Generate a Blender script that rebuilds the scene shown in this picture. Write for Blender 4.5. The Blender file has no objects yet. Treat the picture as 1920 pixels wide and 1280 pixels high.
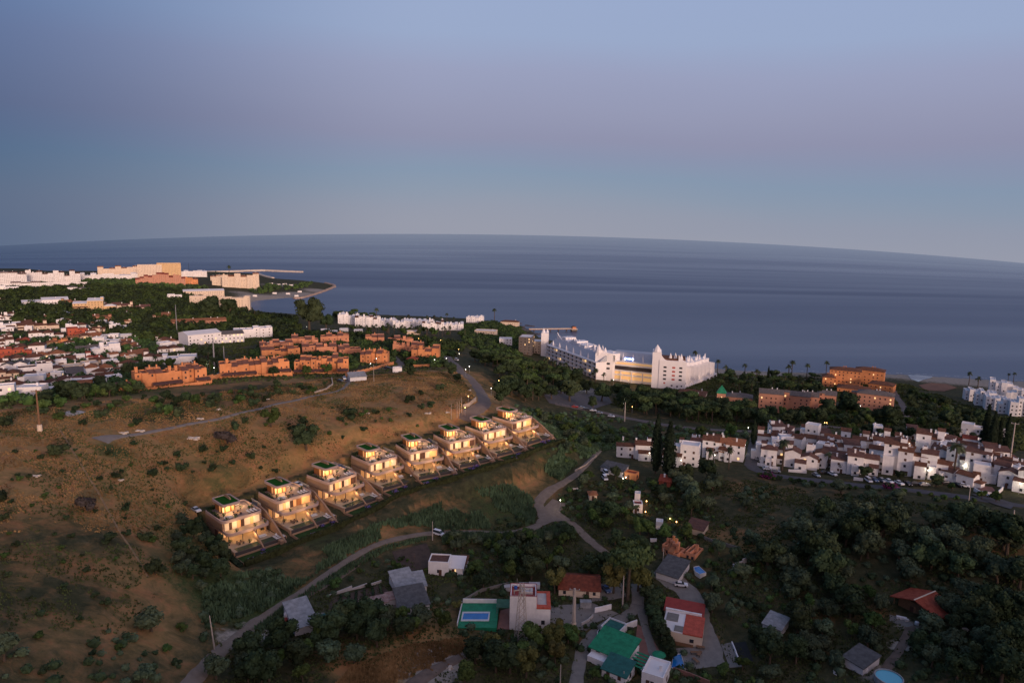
import bpy, bmesh, math, random
import numpy as np
from mathutils import Vector, Matrix
from mathutils.bvhtree import BVHTree
random.seed(7)
R = random.Random(11)
S = bpy.context.scene
COL = S.collection
F = 1280.0
CAMZ = 150.0
# ------------------------------------------------------------------ camera
cam = bpy.data.cameras.new('camera'); cam.lens = 24.0; cam.sensor_width = 36.0
cam.clip_start = 1.0; cam.clip_end = 90000.0
co = bpy.data.objects.new('camera', cam); COL.objects.link(co)
CM = Matrix.Translation((0, 0, CAMZ)) @ Matrix.Rotation(math.radians(90 - 9.14), 4, 'X') @ Matrix.Rotation(math.radians(0.98), 4, 'Z')
co.matrix_world = CM
S.camera = co
CR = CM.to_3x3()
def ray(px, py):
    return (CR @ Vector(((px - 960) / F, -(py - 640) / F, -1.0))).normalized()
def atz(px, py, z):
    d = ray(px, py); t = (z - CAMZ) / d.z
    return Vector((0, 0, CAMZ)) + d * t
# ------------------------------------------------------------------ terrain height
CP = [(0,1280,64),(300,1280,50),(500,1280,39),(700,1270,36),(900,1270,32),(1100,1270,29),(1300,1270,29),(1500,1270,31),(1700,1270,35),(1920,1270,42),
(100,1130,62),(420,1170,42),(600,1170,37),(980,1170,31),(1260,1160,30),(1500,1150,33),(1700,1150,37),(1920,1150,43),
(50,1000,67),(250,1050,58),(450,1062,41),(560,1040,40.5),(700,968,41.5),(860,910,43),(1030,842,46),(360,950,52),(520,885,54),(700,830,57),(830,795,59),(935,765,60),
(150,900,68),(250,840,68),(500,800,64),(700,760,62),(850,720,61),(430,745,67),(300,718,60),(480,702,60),(620,707,58),(800,682,50),(880,750,60),(900,690,52),
(0,740,52),(50,715,48),(150,700,46),(100,640,43),(250,660,46),(50,590,40),(300,600,37),(450,640,42),(420,590,28),(100,560,33),(250,530,26),(50,520,22),(350,540,20),(470,570,9),
(560,640,48),(700,640,42),(750,650,42),(620,600,14),(700,612,11),(850,612,11),(940,615,11),(900,640,30),(950,680,36),(1000,645,17),
(1060,690,18),(1180,728,19),(1290,732,18),(1350,700,13),(1080,745,32),(1000,770,40),(1100,825,38),(1200,795,34),(1300,775,30),
(1200,865,40),(1400,850,41),(1500,885,41),(1700,890,43),(1900,925,46),(1500,800,33),(1700,805,30),(1900,840,35),
(1450,770,23),(1600,765,21),(1600,715,12),(1880,772,18),(1750,740,14),(1800,712,4),
(1030,940,37),(1000,1005,35),(1200,950,38),(1400,950,42),(1700,960,46),(1900,1000,50),(1500,1050,40),(700,1025,38),(800,1003,36.5),(600,1092,37.5),(440,1190,40),(540,1128,38),
(600,545,2),(530,550,3),(450,545,10)]
P = []
for px, py, z in CP:
    p = atz(px, py, z); P.append((p.x, p.y, z))
P += [(0,60,38),(-120,60,62),(150,60,40),(0,0,45),(-200,-50,85),(200,-60,80),(-500,-50,95),(500,-50,85),(-400,-230,128),(-100,-230,126),(150,-230,127),(380,-240,118),(560,-240,98),(760,-240,95),(0,-600,150),(-800,-500,150),(900,-500,140),  # includes an unseen ridge behind the camera, added to shade the foreground
 (-700,300,80),(-1200,400,80),(700,300,60),(1200,400,60),(-1400,900,40),(-1700,1600,15),(1000,700,10),(1400,900,8),(-900,1500,18),(-1300,1300,25),(-420,200,80),(420,150,55)]
P = np.array(P, float)
SC = 100.0
def _phi(r2): return np.where(r2 > 1e-9, 0.5 * r2 * np.log(np.maximum(r2, 1e-9)), 0.0)
def _fit():
    n = len(P); X = P[:, :2] / SC
    K = _phi(((X[:, None] - X[None]) ** 2).sum(-1)) + np.eye(n) * 0.02
    A = np.zeros((n + 3, n + 3)); A[:n, :n] = K; A[:n, n] = 1; A[:n, n+1:] = X; A[n, :n] = 1; A[n+1:, :n] = X.T
    return np.linalg.solve(A, np.concatenate([P[:, 2], [0, 0, 0]]))
WT = _fit()
def tps(x, y):
    x = np.asarray(x, float) / SC; y = np.asarray(y, float) / SC
    out = WT[-3] + WT[-2] * x + WT[-1] * y
    for i in range(len(P)):
        out = out + WT[i] * _phi((x - P[i, 0] / SC) ** 2 + (y - P[i, 1] / SC) ** 2)
    return out
SHORE_PX = [(2050,730),(1920,715),(1840,711),(1760,706),(1700,702),(1600,700),(1480,698),(1390,697),(1340,690),(1290,683),(1200,672),(1100,650),(1040,640),(1010,632),(1000,622),(985,614),(960,609),(930,603),(880,597),(800,593),(720,590),(660,588),(620,592),
(590,597),(540,598),(505,592),(478,582),(466,568),(480,564),(510,561),(545,558),(562,560),(592,551),(622,541),(628,536),(618,532),(590,528),(560,525),(528,523),(505,521),(490,517),(480,513),(440,511),(390,509),(340,508),(260,506),(150,506),(60,504),(0,503),(-150,504),(-400,508)]
SH = [atz(a, b, 0)[:2] for a, b in SHORE_PX]
SHc = SH + [(-6000, 3000), (-6000, -3000), (6000, -3000), (6000, 900), (1500, 880)]
SHA = np.array(SHc)
def inside_poly(x, y, poly):
    n = len(poly); ins = np.zeros(x.shape, bool)
    for i in range(n):
        x0, y0 = poly[i]; x1, y1 = poly[(i + 1) % n]
        c = ((y0 > y) != (y1 > y)) & (x < (x1 - x0) * (y - y0) / ((y1 - y0) if y1 != y0 else 1e-9) + x0)
        ins ^= c
    return ins
def dist_poly(x, y, poly, closed=True):
    d = np.full(x.shape, 1e12); n = len(poly)
    for i in range(n if closed else n - 1):
        x0, y0 = poly[i]; x1, y1 = poly[(i + 1) % n]
        dx, dy = x1 - x0, y1 - y0; L = dx * dx + dy * dy + 1e-9
        t = np.clip(((x - x0) * dx + (y - y0) * dy) / L, 0, 1)
        d = np.minimum(d, (x - x0 - t * dx) ** 2 + (y - y0 - t * dy) ** 2)
    return np.sqrt(d)
def vnoise(x, y, s, seed):
    x = x / s; y = y / s
    xi = np.floor(x).astype(np.int64); yi = np.floor(y).astype(np.int64)
    fx = x - xi; fy = y - yi; fx = fx * fx * (3 - 2 * fx); fy = fy * fy * (3 - 2 * fy)
    def h(a, b):
        k = (a * 374761393 + b * 668265263 + seed * 974711) & 0x7fffffff
        k = ((k ^ (k >> 13)) * 1274126177) & 0x7fffffff
        return ((k ^ (k >> 16)) & 0xffff) / 65535.0
    return (h(xi, yi) * (1 - fx) + h(xi + 1, yi) * fx) * (1 - fy) + (h(xi, yi + 1) * (1 - fx) + h(xi + 1, yi + 1) * fx) * fy
def height(x, y):
    x = np.asarray(x, float); y = np.asarray(y, float)
    h = tps(x, y)
    ins = inside_poly(x, y, SHc); d = dist_poly(x, y, SHc[:len(SH)], False)
    s = np.clip(d / 60, 0, 1); s = s * s * (3 - 2 * s)
    h = np.maximum(h, 2.0)
    h = h + (vnoise(x, y, 37, 1) - .5) * 1.6 + (vnoise(x, y, 11, 2) - .5) * 0.5
    h = carve(x, y, h)
    land = 0.15 + np.minimum(d * 0.06, 2.0) * (1 - s) + h * s
    return np.where(ins, land, -0.3 - np.minimum(d * 0.25, 900))

# ------------------------------------------------------------------ villa lots (levelled into the slope)
VROOF = [(418.5,937),(516,903.5),(604.4,871.6),(686,837.8),(767.5,818.8),(838,800.6),(897,784.4),(946.7,766.7)]
VZ = [41.4 + i * 1.5 for i in range(8)]
_vc = [atz(a, b, z + 11.1) for (a, b), z in zip(VROOF, VZ)]
VILLA = []
for i in range(8):
    a = _vc[max(i-1, 0)]; b = _vc[min(i+1, 7)]
    if i == 0: b = _vc[1]
    rz = math.atan2(b.y - a.y, b.x - a.x)
    off = Matrix.Rotation(rz, 2) @ Vector((4.9, -4.25))
    VILLA.append((_vc[i].x - off.x, _vc[i].y - off.y, VZ[i], rz))
def carve(x, y, h):
    for vx, vy, vz, rz in VILLA:
        lx = (x - vx) * math.cos(rz) + (y - vy) * math.sin(rz); ly = -(x - vx) * math.sin(rz) + (y - vy) * math.cos(rz)
        tgt = np.where(ly > -.5, vz + 6.4, np.where(ly > -24, vz - 1.2, vz - 2.4))
        ex = np.maximum(np.maximum(-1.2 - lx, lx - 17.6), 0); ey = np.maximum(np.maximum(-33.5 - ly, ly - 5), 0)
        d = np.sqrt(ex * ex + ey * ey); k = np.clip(1 - d / 9.0, 0, 1); k = k * k * (3 - 2 * k)
        k = np.where((ex <= 0) & (ey <= 0), 1, k)
        h = h * (1 - k) + tgt * k
    return h
# ------------------------------------------------------------------ materials
MATS = {}
def mat(name, col, rough=0.8, var=0.0, vscale=1.0, metal=0.0, emit=None, es=1.0, rand=0.0, bump=0.0, bscale=5.0, spec=0.3, col2=None, alpha=1.0, det=4.0):
    m = bpy.data.materials.new(name); m.use_nodes = True; nt = m.node_tree
    b = nt.nodes['Principled BSDF']; L = nt.links
    b.inputs['Roughness'].default_value = rough; b.inputs['Metallic'].default_value = metal
    b.inputs['Specular IOR Level'].default_value = spec
    b.inputs['Base Color'].default_value = (*col, 1)
    if var > 0 or col2:
        tc = nt.nodes.new('ShaderNodeTexCoord'); no = nt.nodes.new('ShaderNodeTexNoise')
        no.inputs['Scale'].default_value = vscale; no.inputs['Detail'].default_value = det; no.inputs['Roughness'].default_value = .65
        L.new(tc.outputs['Object'], no.inputs['Vector'])
        cr = nt.nodes.new('ShaderNodeValToRGB'); cr.color_ramp.elements[0].position = .32; cr.color_ramp.elements[1].position = .68
        c2 = col2 if col2 else tuple(c * (1 + var) for c in col)
        c1 = col if col2 else tuple(c * (1 - var) for c in col)
        cr.color_ramp.elements[0].color = (*c1, 1); cr.color_ramp.elements[1].color = (*c2, 1)
        L.new(no.outputs['Fac'], cr.inputs['Fac'])
        out = cr.outputs['Color']
        if rand > 0: out = _rand(nt, out, rand)
        L.new(out, b.inputs['Base Color'])
    elif rand > 0:
        rg = nt.nodes.new('ShaderNodeRGB'); rg.outputs[0].default_value = (*col, 1)
        L.new(_rand(nt, rg.outputs[0], rand), b.inputs['Base Color'])
    if bump > 0:
        tc = nt.nodes.new('ShaderNodeTexCoord'); no = nt.nodes.new('ShaderNodeTexNoise'); no.inputs['Scale'].default_value = bscale
        no.inputs['Detail'].default_value = 5
        bp = nt.nodes.new('ShaderNodeBump'); bp.inputs['Strength'].default_value = bump; bp.inputs['Distance'].default_value = .3
        L.new(tc.outputs['Object'], no.inputs['Vector']); L.new(no.outputs['Fac'], bp.inputs['Height']); L.new(bp.outputs['Normal'], b.inputs['Normal'])
    if emit:
        b.inputs['Emission Color'].default_value = (*emit, 1); b.inputs['Emission Strength'].default_value = es
    MATS[name] = m
    return m
def _rand(nt, sock, amt):
    oi = nt.nodes.new('ShaderNodeObjectInfo'); mr = nt.nodes.new('ShaderNodeMapRange')
    mr.inputs['To Min'].default_value = 1 - amt; mr.inputs['To Max'].default_value = 1 + amt
    nt.links.new(oi.outputs['Random'], mr.inputs['Value'])
    hs = nt.nodes.new('ShaderNodeHueSaturation'); nt.links.new(mr.outputs[0], hs.inputs['Value'])
    mr2 = nt.nodes.new('ShaderNodeMapRange'); mr2.inputs['To Min'].default_value = .5 - amt * .08; mr2.inputs['To Max'].default_value = .5 + amt * .06
    ma = nt.nodes.new('ShaderNodeMath'); ma.operation = 'FRACT'; mb = nt.nodes.new('ShaderNodeMath'); mb.operation = 'MULTIPLY'; mb.inputs[1].default_value = 7.3
    nt.links.new(oi.outputs['Random'], mb.inputs[0]); nt.links.new(mb.outputs[0], ma.inputs[0]); nt.links.new(ma.outputs[0], mr2.inputs['Value'])
    nt.links.new(mr2.outputs[0], hs.inputs['Hue']); nt.links.new(sock, hs.inputs['Color'])
    return hs.outputs['Color']
# ------------------------------------------------------------------ mesh helpers
class MB:
    def __init__(s): s.v = []; s.f = []; s.m = []; s.mats = []
    def mi(s, m):
        if isinstance(m, str): m = MATS[m]
        if m not in s.mats: s.mats.append(m)
        return s.mats.index(m)
    def add(s, vs, fs, m):
        n = len(s.v); s.v += [tuple(a) for a in vs]; i = s.mi(m)
        for f in fs: s.f.append(tuple(n + k for k in f)); s.m.append(i)
        return s
    def box(s, x0, x1, y0, y1, z0, z1, m):
        s.add([(x0,y0,z0),(x1,y0,z0),(x1,y1,z0),(x0,y1,z0),(x0,y0,z1),(x1,y0,z1),(x1,y1,z1),(x0,y1,z1)],
              [(0,3,2,1),(4,5,6,7),(0,1,5,4),(1,2,6,5),(2,3,7,6),(3,0,4,7)], m); return s
    def prism(s, pts, z0, z1, m):
        n = len(pts)
        ar = sum(pts[i][0]*pts[(i+1)%n][1]-pts[(i+1)%n][0]*pts[i][1] for i in range(n))
        if ar < 0: pts = pts[::-1]
        s.add([(x,y,z0) for x,y in pts]+[(x,y,z1) for x,y in pts],
              [tuple(range(n))[::-1], tuple(range(n,2*n))]+[(i,(i+1)%n,n+(i+1)%n,n+i) for i in range(n)], m); return s
    def ring(s, po, pi, z0, z1, m):
        n = len(po)
        s.add([(x,y,z0) for x,y in po]+[(x,y,z1) for x,y in po]+[(x,y,z0) for x,y in pi]+[(x,y,z1) for x,y in pi],
              [q for i in range(n) for j in [(i+1)%n] for q in ((i,j,n+j,n+i),(2*n+j,2*n+i,3*n+i,3*n+j),(n+i,n+j,3*n+j,3*n+i),(j,i,2*n+i,2*n+j))], m); return s
    def tube(s, pts, rs, m, n=8, cap=True):
        base = len(s.v); vs = []; fs = []
        for k, p in enumerate(pts):
            p = Vector(p); a = Vector(pts[max(k-1,0)]); b = Vector(pts[min(k+1,len(pts)-1)])
            d = (b-a).normalized(); u = d.cross(Vector((0.3,0.9,0.1))).normalized(); w = d.cross(u)
            r = rs[k] if isinstance(rs, (list,tuple)) else rs
            for i in range(n):
                t = 2*math.pi*i/n; vs.append(p+u*math.cos(t)*r+w*math.sin(t)*r)
        for k in range(len(pts)-1):
            for i in range(n):
                j = (i+1)%n; fs.append((k*n+i,k*n+j,(k+1)*n+j,(k+1)*n+i))
        if cap: fs += [tuple(range(n))[::-1], tuple(range((len(pts)-1)*n, len(pts)*n))]
        s.add(vs, fs, m); return s
    def lathe(s, prof, m, n=12, c=(0,0)):
        vs = []; fs = []
        for r, z in prof:
            for i in range(n):
                t = 2*math.pi*i/n; vs.append((c[0]+r*math.cos(t), c[1]+r*math.sin(t), z))
        for k in range(len(prof)-1):
            for i in range(n):
                j = (i+1)%n; fs.append((k*n+i,k*n+j,(k+1)*n+j,(k+1)*n+i))
        fs += [tuple(range(n))[::-1], tuple(range((len(prof)-1)*n, len(prof)*n))]
        s.add(vs, fs, m); return s
    def gable(s, x0, x1, y0, y1, z, h, m, ov=.4, axis='x', t=.25):
        x0-=ov; x1+=ov; y0-=ov; y1+=ov
        if axis == 'x':
            c=(y0+y1)/2; prof=[(y0,z),(c,z+h),(y1,z),(y1,z-t),(c,z+h-t),(y0,z-t)]
            A=[(x0,a,b) for a,b in prof]; B=[(x1,a,b) for a,b in prof]
        else:
            c=(x0+x1)/2; prof=[(x0,z),(c,z+h),(x1,z),(x1,z-t),(c,z+h-t),(x0,z-t)]
            A=[(a,y1,b) for a,b in prof]; B=[(a,y0,b) for a,b in prof]
        s.add(A+B, [(0,6,7,1)[::-1],(1,7,8,2)[::-1],(2,8,9,3)[::-1],(3,9,10,4)[::-1],(4,10,11,5)[::-1],(5,11,6,0)[::-1],(0,1,4,5),(1,2,3,4),(6,11,10,7),(7,10,9,8)], m); return s
    def shed(s, x0, x1, y0, y1, zf, zb, m, ov=.35, t=.25):
        x0-=ov; x1+=ov; k=(zb-zf)/(y1-y0); y0-=ov; y1+=ov; zf-=k*ov; zb+=k*ov
        s.add([(x0,y0,zf-t),(x1,y0,zf-t),(x1,y1,zb-t),(x0,y1,zb-t),(x0,y0,zf),(x1,y0,zf),(x1,y1,zb),(x0,y1,zb)],
              [(0,3,2,1),(4,5,6,7),(0,1,5,4),(1,2,6,5),(2,3,7,6),(3,0,4,7)], m); return s
    def hip(s, x0, x1, y0, y1, z, h, m, ov=.4, t=.25):
        x0-=ov; x1+=ov; y0-=ov; y1+=ov; w=x1-x0; d=y1-y0; r=min(w,d)/2
        if w>=d: a=(x0+r,(y0+y1)/2,z+h); b=(x1-r,(y0+y1)/2,z+h)
        else: a=((x0+x1)/2,y0+r,z+h); b=((x0+x1)/2,y1-r,z+h)
        v=[(x0,y0,z-t),(x1,y0,z-t),(x1,y1,z-t),(x0,y1,z-t),(x0,y0,z),(x1,y0,z),(x1,y1,z),(x0,y1,z),a,b]
        f=[(0,3,2,1),(0,1,5,4),(1,2,6,5),(2,3,7,6),(3,0,4,7)]
        if w>=d: f+=[(4,5,9,8),(5,6,9),(6,7,8,9),(7,4,8)]
        else: f+=[(4,5,8),(5,6,9,8),(6,7,9),(7,4,8,9)]
        s.add(v,f,m); return s
    def mesh(s, name, smooth=False):
        me = bpy.data.meshes.new(name); me.from_pydata(s.v, [], s.f)
        for m in s.mats: me.materials.append(m)
        if len(s.mats) > 1: me.polygons.foreach_set('material_index', s.m)
        if smooth: me.polygons.foreach_set('use_smooth', [True]*len(s.f))
        me.update(); return me
    def build(s, name, parent=None, smooth=False, loc=None):
        o = bpy.data.objects.new(name, s.mesh(name, smooth)); COL.objects.link(o)
        if parent is not None: o.parent = parent
        if loc is not None: o.location = loc
        return o
def ob(name, me, parent=None, loc=(0,0,0), rz=0, sc=(1,1,1)):
    o = bpy.data.objects.new(name, me); COL.objects.link(o); o.location = loc; o.rotation_euler = (0,0,rz); o.scale = sc
    if parent is not None: o.parent = parent
    return o
def tag(o, label=None, cat=None, group=None, kind=None):
    if label: o['label'] = label
    if cat: o['category'] = cat
    if group: o['group'] = group
    if kind: o['kind'] = kind
    return o
def thing(name, label, cat, loc, rz=0, group=None, sc=(1,1,1)):
    o = bpy.data.objects.new(name, None); COL.objects.link(o); o.empty_display_size = 1
    o.location = loc; o.rotation_euler = (0,0,rz); o.scale = sc
    return tag(o, label, cat, group)
def copy_tree(o, parent=None):
    c = o.copy(); COL.objects.link(c)
    if parent is not None: c.parent = parent
    for ch in o.children: copy_tree(ch, c)
    return c
# ------------------------------------------------------------------ ground sheet (polar grid)
az = list(np.arange(-41, 41.001, 0.13)) ; az += list(np.arange(43, 318, 2.5))
az = np.radians(np.array(az)); na = len(az)
rr = [2.0, 20.0, 45.0, 70.0]; r = 95.0
while r < 2600: rr.append(r); r *= 1.0078
rr += [2800, 3200]
rr = np.array(rr); nr = len(rr)
AA, RR = np.meshgrid(az, rr)
GX = (RR * np.sin(AA)).ravel(); GY = (RR * np.cos(AA)).ravel(); GZ = height(GX, GY)
verts = np.stack([GX, GY, GZ], 1)
verts = np.vstack([verts, [0, 0, float(height(np.array([0.]), np.array([0.]))[0])]])
fs = []
for i in range(nr - 1):
    a = i * na; b = a + na
    fs += [(a + j, a + (j + 1) % na, b + (j + 1) % na, b + j) for j in range(na)]
fs += [(len(verts) - 1, (j + 1) % na, j) for j in range(na)]
fs = [f[::-1] for f in fs]
gme = bpy.data.meshes.new('ground'); gme.from_pydata(verts.tolist(), [], fs)
gme.polygons.foreach_set('use_smooth', [True] * len(gme.polygons)); gme.update()
ground = bpy.data.objects.new('ground', gme); COL.objects.link(ground); tag(ground, kind='structure')
BV = BVHTree.FromPolygons(verts.tolist(), fs)
def G(px, py):
    h = BV.ray_cast(Vector((0, 0, CAMZ)), ray(px, py), 9000)
    if h[0] is None: return atz(px, py, 1.0)
    p = h[0]
    return Vector((p.x, p.y, max(p.z, 0)))
def gz(x, y):
    h = BV.ray_cast(Vector((x, y, 400)), Vector((0, 0, -1)), 800)
    return h[0].z if h[0] is not None else 0.0
def mpp(p):   # metres per photo pixel at a point
    return (Vector(p) - Vector((0, 0, CAMZ))).length / F
# ------------------------------------------------------------------ ground zones (kinds of cover, as patches lying on the land)
Z = np.zeros((len(verts), 4), np.float32); Z[:, 3] = 1
def blobs(ch, lst, soft=1.0):
    for px, py, r, w in lst:
        p = G(px, py); d2 = (verts[:, 0] - p.x) ** 2 + (verts[:, 1] - p.y) ** 2
        Z[:, ch] = np.clip(Z[:, ch] + w * np.exp(-d2 / (r * r) * 1.2), -1, 1)
blobs(0, [(150,850,45,1),(300,870,40,1),(60,900,30,1),(250,950,35,.9),(430,860,30,1),(520,830,40,1),(640,790,45,1),(730,800,40,1),(760,740,50,1),(850,740,40,1),(830,700,40,.8),(600,770,40,.9),(450,760,40,.8),(550,730,50,.8),(330,750,40,.6),(120,760,40,.5),(400,800,35,.8),(150,1000,30,.6),(250,1040,20,.6),(80,1080,24,.45),(200,1150,20,.55),(60,1200,24,.4),(280,1180,14,.35),(60,820,40,.9),
 (760,965,10,.45),(860,970,10,.4),(640,1030,7,.4),(700,1000,9,.5),(960,920,12,.5),(1000,890,12,.4),(1440,920,22,.15),(1370,1010,14,.5),(1850,1010,10,.8),(740,1250,12,.9),(640,1250,9,.7),(820,1200,12,.7),(900,1230,8,.3),(560,1100,5,.4),
 (980,735,10,.4),(1650,1010,10,.2),(1380,905,14,.2)])
blobs(0, [(560,714,12,.6),(450,722,14,.6),(350,732,14,.5),(620,712,8,.5)])
blobs(1, [(520,975,10,.5),(400,1100,22,.7),(480,1120,14,.8),(350,1000,16,.5),(600,1010,12,.5),(1050,820,25,.7),(930,960,18,.7),(1330,1030,10,.5),(1400,1020,8,.5),(170,790,25,.3),(120,740,30,.8),(300,735,30,.5),(215,845,8,.9),(1750,800,60,.6),(1600,820,40,.5),(1850,800,40,.6),(900,870,12,.5),(1010,850,12,.5),(340,660,25,.5),(250,700,25,.6),(430,900,10,.2),(390,870,14,.5),(200,920,14,.4)])
blobs(2, [(480,560,60,.3),(560,552,60,1),(500,562,50,1),(600,545,40,1),(530,535,80,.6),(1800,705,90,1),(1700,700,60,.8),(1920,712,100,1),(1500,697,70,.9),(990,618,25,.6),(1380,695,60,.8),(450,548,40,.5),
 (830,1240,8,.9),(790,1255,8,.9),(1100,940,8,.3),(1700,1170,5,.6),(1690,1210,4,.8),(480,1185,6,.6),(430,1195,6,.5),(1640,1260,7,.6)])
Z[:, :3] = np.clip(Z[:, :3], 0, 1)
for vx, vy, vz, rz in VILLA:
    lx = (verts[:,0]-vx)*math.cos(rz)+(verts[:,1]-vy)*math.sin(rz); ly = -(verts[:,0]-vx)*math.sin(rz)+(verts[:,1]-vy)*math.cos(rz)
    Z[(lx > -3) & (lx < 20) & (ly < 5) & (ly > -40), 0] *= .25
# darker scrub band on the strip above the hill track
for px, py, r, w in [(560,725,16,.7),(480,728,18,.7),(400,735,20,.6),(430,755,16,.5),(360,770,14,.5),(300,782,14,.4),(590,745,8,.3),(500,745,12,.5),(250,770,20,.5),(120,880,12,.5),(60,1000,25,.5),(180,1010,14,.5),(440,880,10,.5),(360,900,9,.5),(300,930,10,.3),(600,810,8,.3),(40,1120,25,.6),(150,1110,12,.4)]:
    p = G(px, py); d2 = (verts[:,0]-p.x)**2+(verts[:,1]-p.y)**2; Z[:,0] = np.clip(Z[:,0]-w*np.exp(-d2/(r*r)*1.2), 0, 1)
ca = gme.color_attributes.new('zone', 'FLOAT_COLOR', 'POINT'); ca.data.foreach_set('color', Z.ravel())
def N(nt, t, **k):
    n = nt.nodes.new(t)
    for a, b in k.items():
        if a in n.inputs: n.inputs[a].default_value = b
        else: setattr(n, a, b)
    return n
def ground_material():
    m = bpy.data.materials.new('ground'); m.use_nodes = True; nt = m.node_tree; L = nt.links
    b = nt.nodes['Principled BSDF']; b.inputs['Roughness'].default_value = .95; b.inputs['Specular IOR Level'].default_value = .1
    tc = N(nt, 'ShaderNodeTexCoord'); at = N(nt, 'ShaderNodeAttribute', attribute_name='zone')
    sp = N(nt, 'ShaderNodeSeparateColor'); L.new(at.outputs['Color'], sp.inputs[0])
    def noise(scale, det=6, rough=.65, dist=0):
        n = N(nt, 'ShaderNodeTexNoise'); n.inputs['Scale'].default_value = scale; n.inputs['Detail'].default_value = det; n.inputs['Roughness'].default_value = rough; n.inputs['Distortion'].default_value = dist
        L.new(tc.outputs['Object'], n.inputs['Vector']); return n.outputs['Fac']
    def ramp(s, stops):
        c = N(nt, 'ShaderNodeValToRGB'); e = c.color_ramp.elements
        while len(e) < len(stops): e.new(.5)
        for k, (p, col) in enumerate(stops): e[k].position = p; e[k].color = (*col, 1)
        L.new(s, c.inputs[0]); return c.outputs[0]
    def mix(f, a, c):
        x = N(nt, 'ShaderNodeMix', data_type='RGBA'); L.new(f, x.inputs[0]); L.new(a, x.inputs[6]); L.new(c, x.inputs[7]); return x.outputs[2]
    def math_(op, a, bb):
        x = N(nt, 'ShaderNodeMath', operation=op)
        for i, s in enumerate((a, bb)):
            if isinstance(s, (int, float)): x.inputs[i].default_value = s
            else: L.new(s, x.inputs[i])
        x.use_clamp = False; return x.outputs[0]
    nA = noise(.045, 6); nB = noise(.35, 8, .7); nC = noise(.12, 5, .7, 1.0); nD = noise(1.6, 5, .7)
    scrub = ramp(nB, [(.3, (.030,.034,.017)), (.5, (.055,.056,.027)), (.7, (.10,.085,.046))])
    dry = ramp(nC, [(.28, (.13,.095,.038)), (.42, (.26,.17,.065)), (.56, (.38,.20,.085)), (.72, (.44,.27,.14))])
    dry2 = ramp(nB, [(.3, (.13,.10,.04)), (.5,(.28,.18,.075)), (.62,(.36,.21,.095)), (.75, (.47,.30,.15))])
    dry = mix(math_('ADD', math_('MULTIPLY', nA, .5), .25), dry, dry2)
    nE = noise(.085, 7, .72, .8); nG = noise(.5, 6, .75)
    olive = ramp(nG, [(.3, (.060,.056,.024)), (.55, (.13,.115,.048)), (.75, (.24,.19,.085))]); rust = ramp(nG, [(.3, (.20,.085,.035)), (.7, (.42,.19,.085))])
    def rng(s, lo, hi):
        r = N(nt, 'ShaderNodeMapRange'); r.inputs['From Min'].default_value = lo; r.inputs['From Max'].default_value = hi; L.new(s, r.inputs['Value']); return r.outputs[0]
    dry = mix(math_('MULTIPLY', rng(nE, .52, .66), .65), dry, olive); dry = mix(math_('MULTIPLY', rng(nC, .52, .64), .75), dry, rust)
    green = ramp(nD, [(.3, (.028,.045,.016)), (.7, (.085,.11,.038))])
    sand = ramp(nB, [(.3, (.22,.19,.155)), (.7, (.40,.35,.29))])
    # dry grass amount = zone + breakup noise
    def fac(ch, n, k, lo, hi):
        s = math_('ADD', sp.outputs[ch], math_('MULTIPLY', math_('SUBTRACT', n, .5), k))
        r = N(nt, 'ShaderNodeMapRange'); r.inputs['From Min'].default_value = lo; r.inputs['From Max'].default_value = hi; L.new(s, r.inputs['Value']); return r.outputs[0]
    c = mix(fac(0, math_('ADD', math_('MULTIPLY', nA, .55), math_('MULTIPLY', nC, .5)), 2.6, .18, .85), scrub, dry)
    c = mix(fac(1, nB, 1.6, .3, .8), c, green)
    c = mix(fac(2, nB, 1.0, .3, .6), c, sand)
    L.new(c, b.inputs['Base Color'])
    bp = N(nt, 'ShaderNodeBump'); bp.inputs['Strength'].default_value = .7; bp.inputs['Distance'].default_value = .7
    L.new(math_('ADD', math_('MULTIPLY', nB, 1.0), math_('MULTIPLY', nD, .35)), bp.inputs['Height']); L.new(bp.outputs[0], b.inputs['Normal'])
    return m
gme.materials.append(ground_material())
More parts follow.
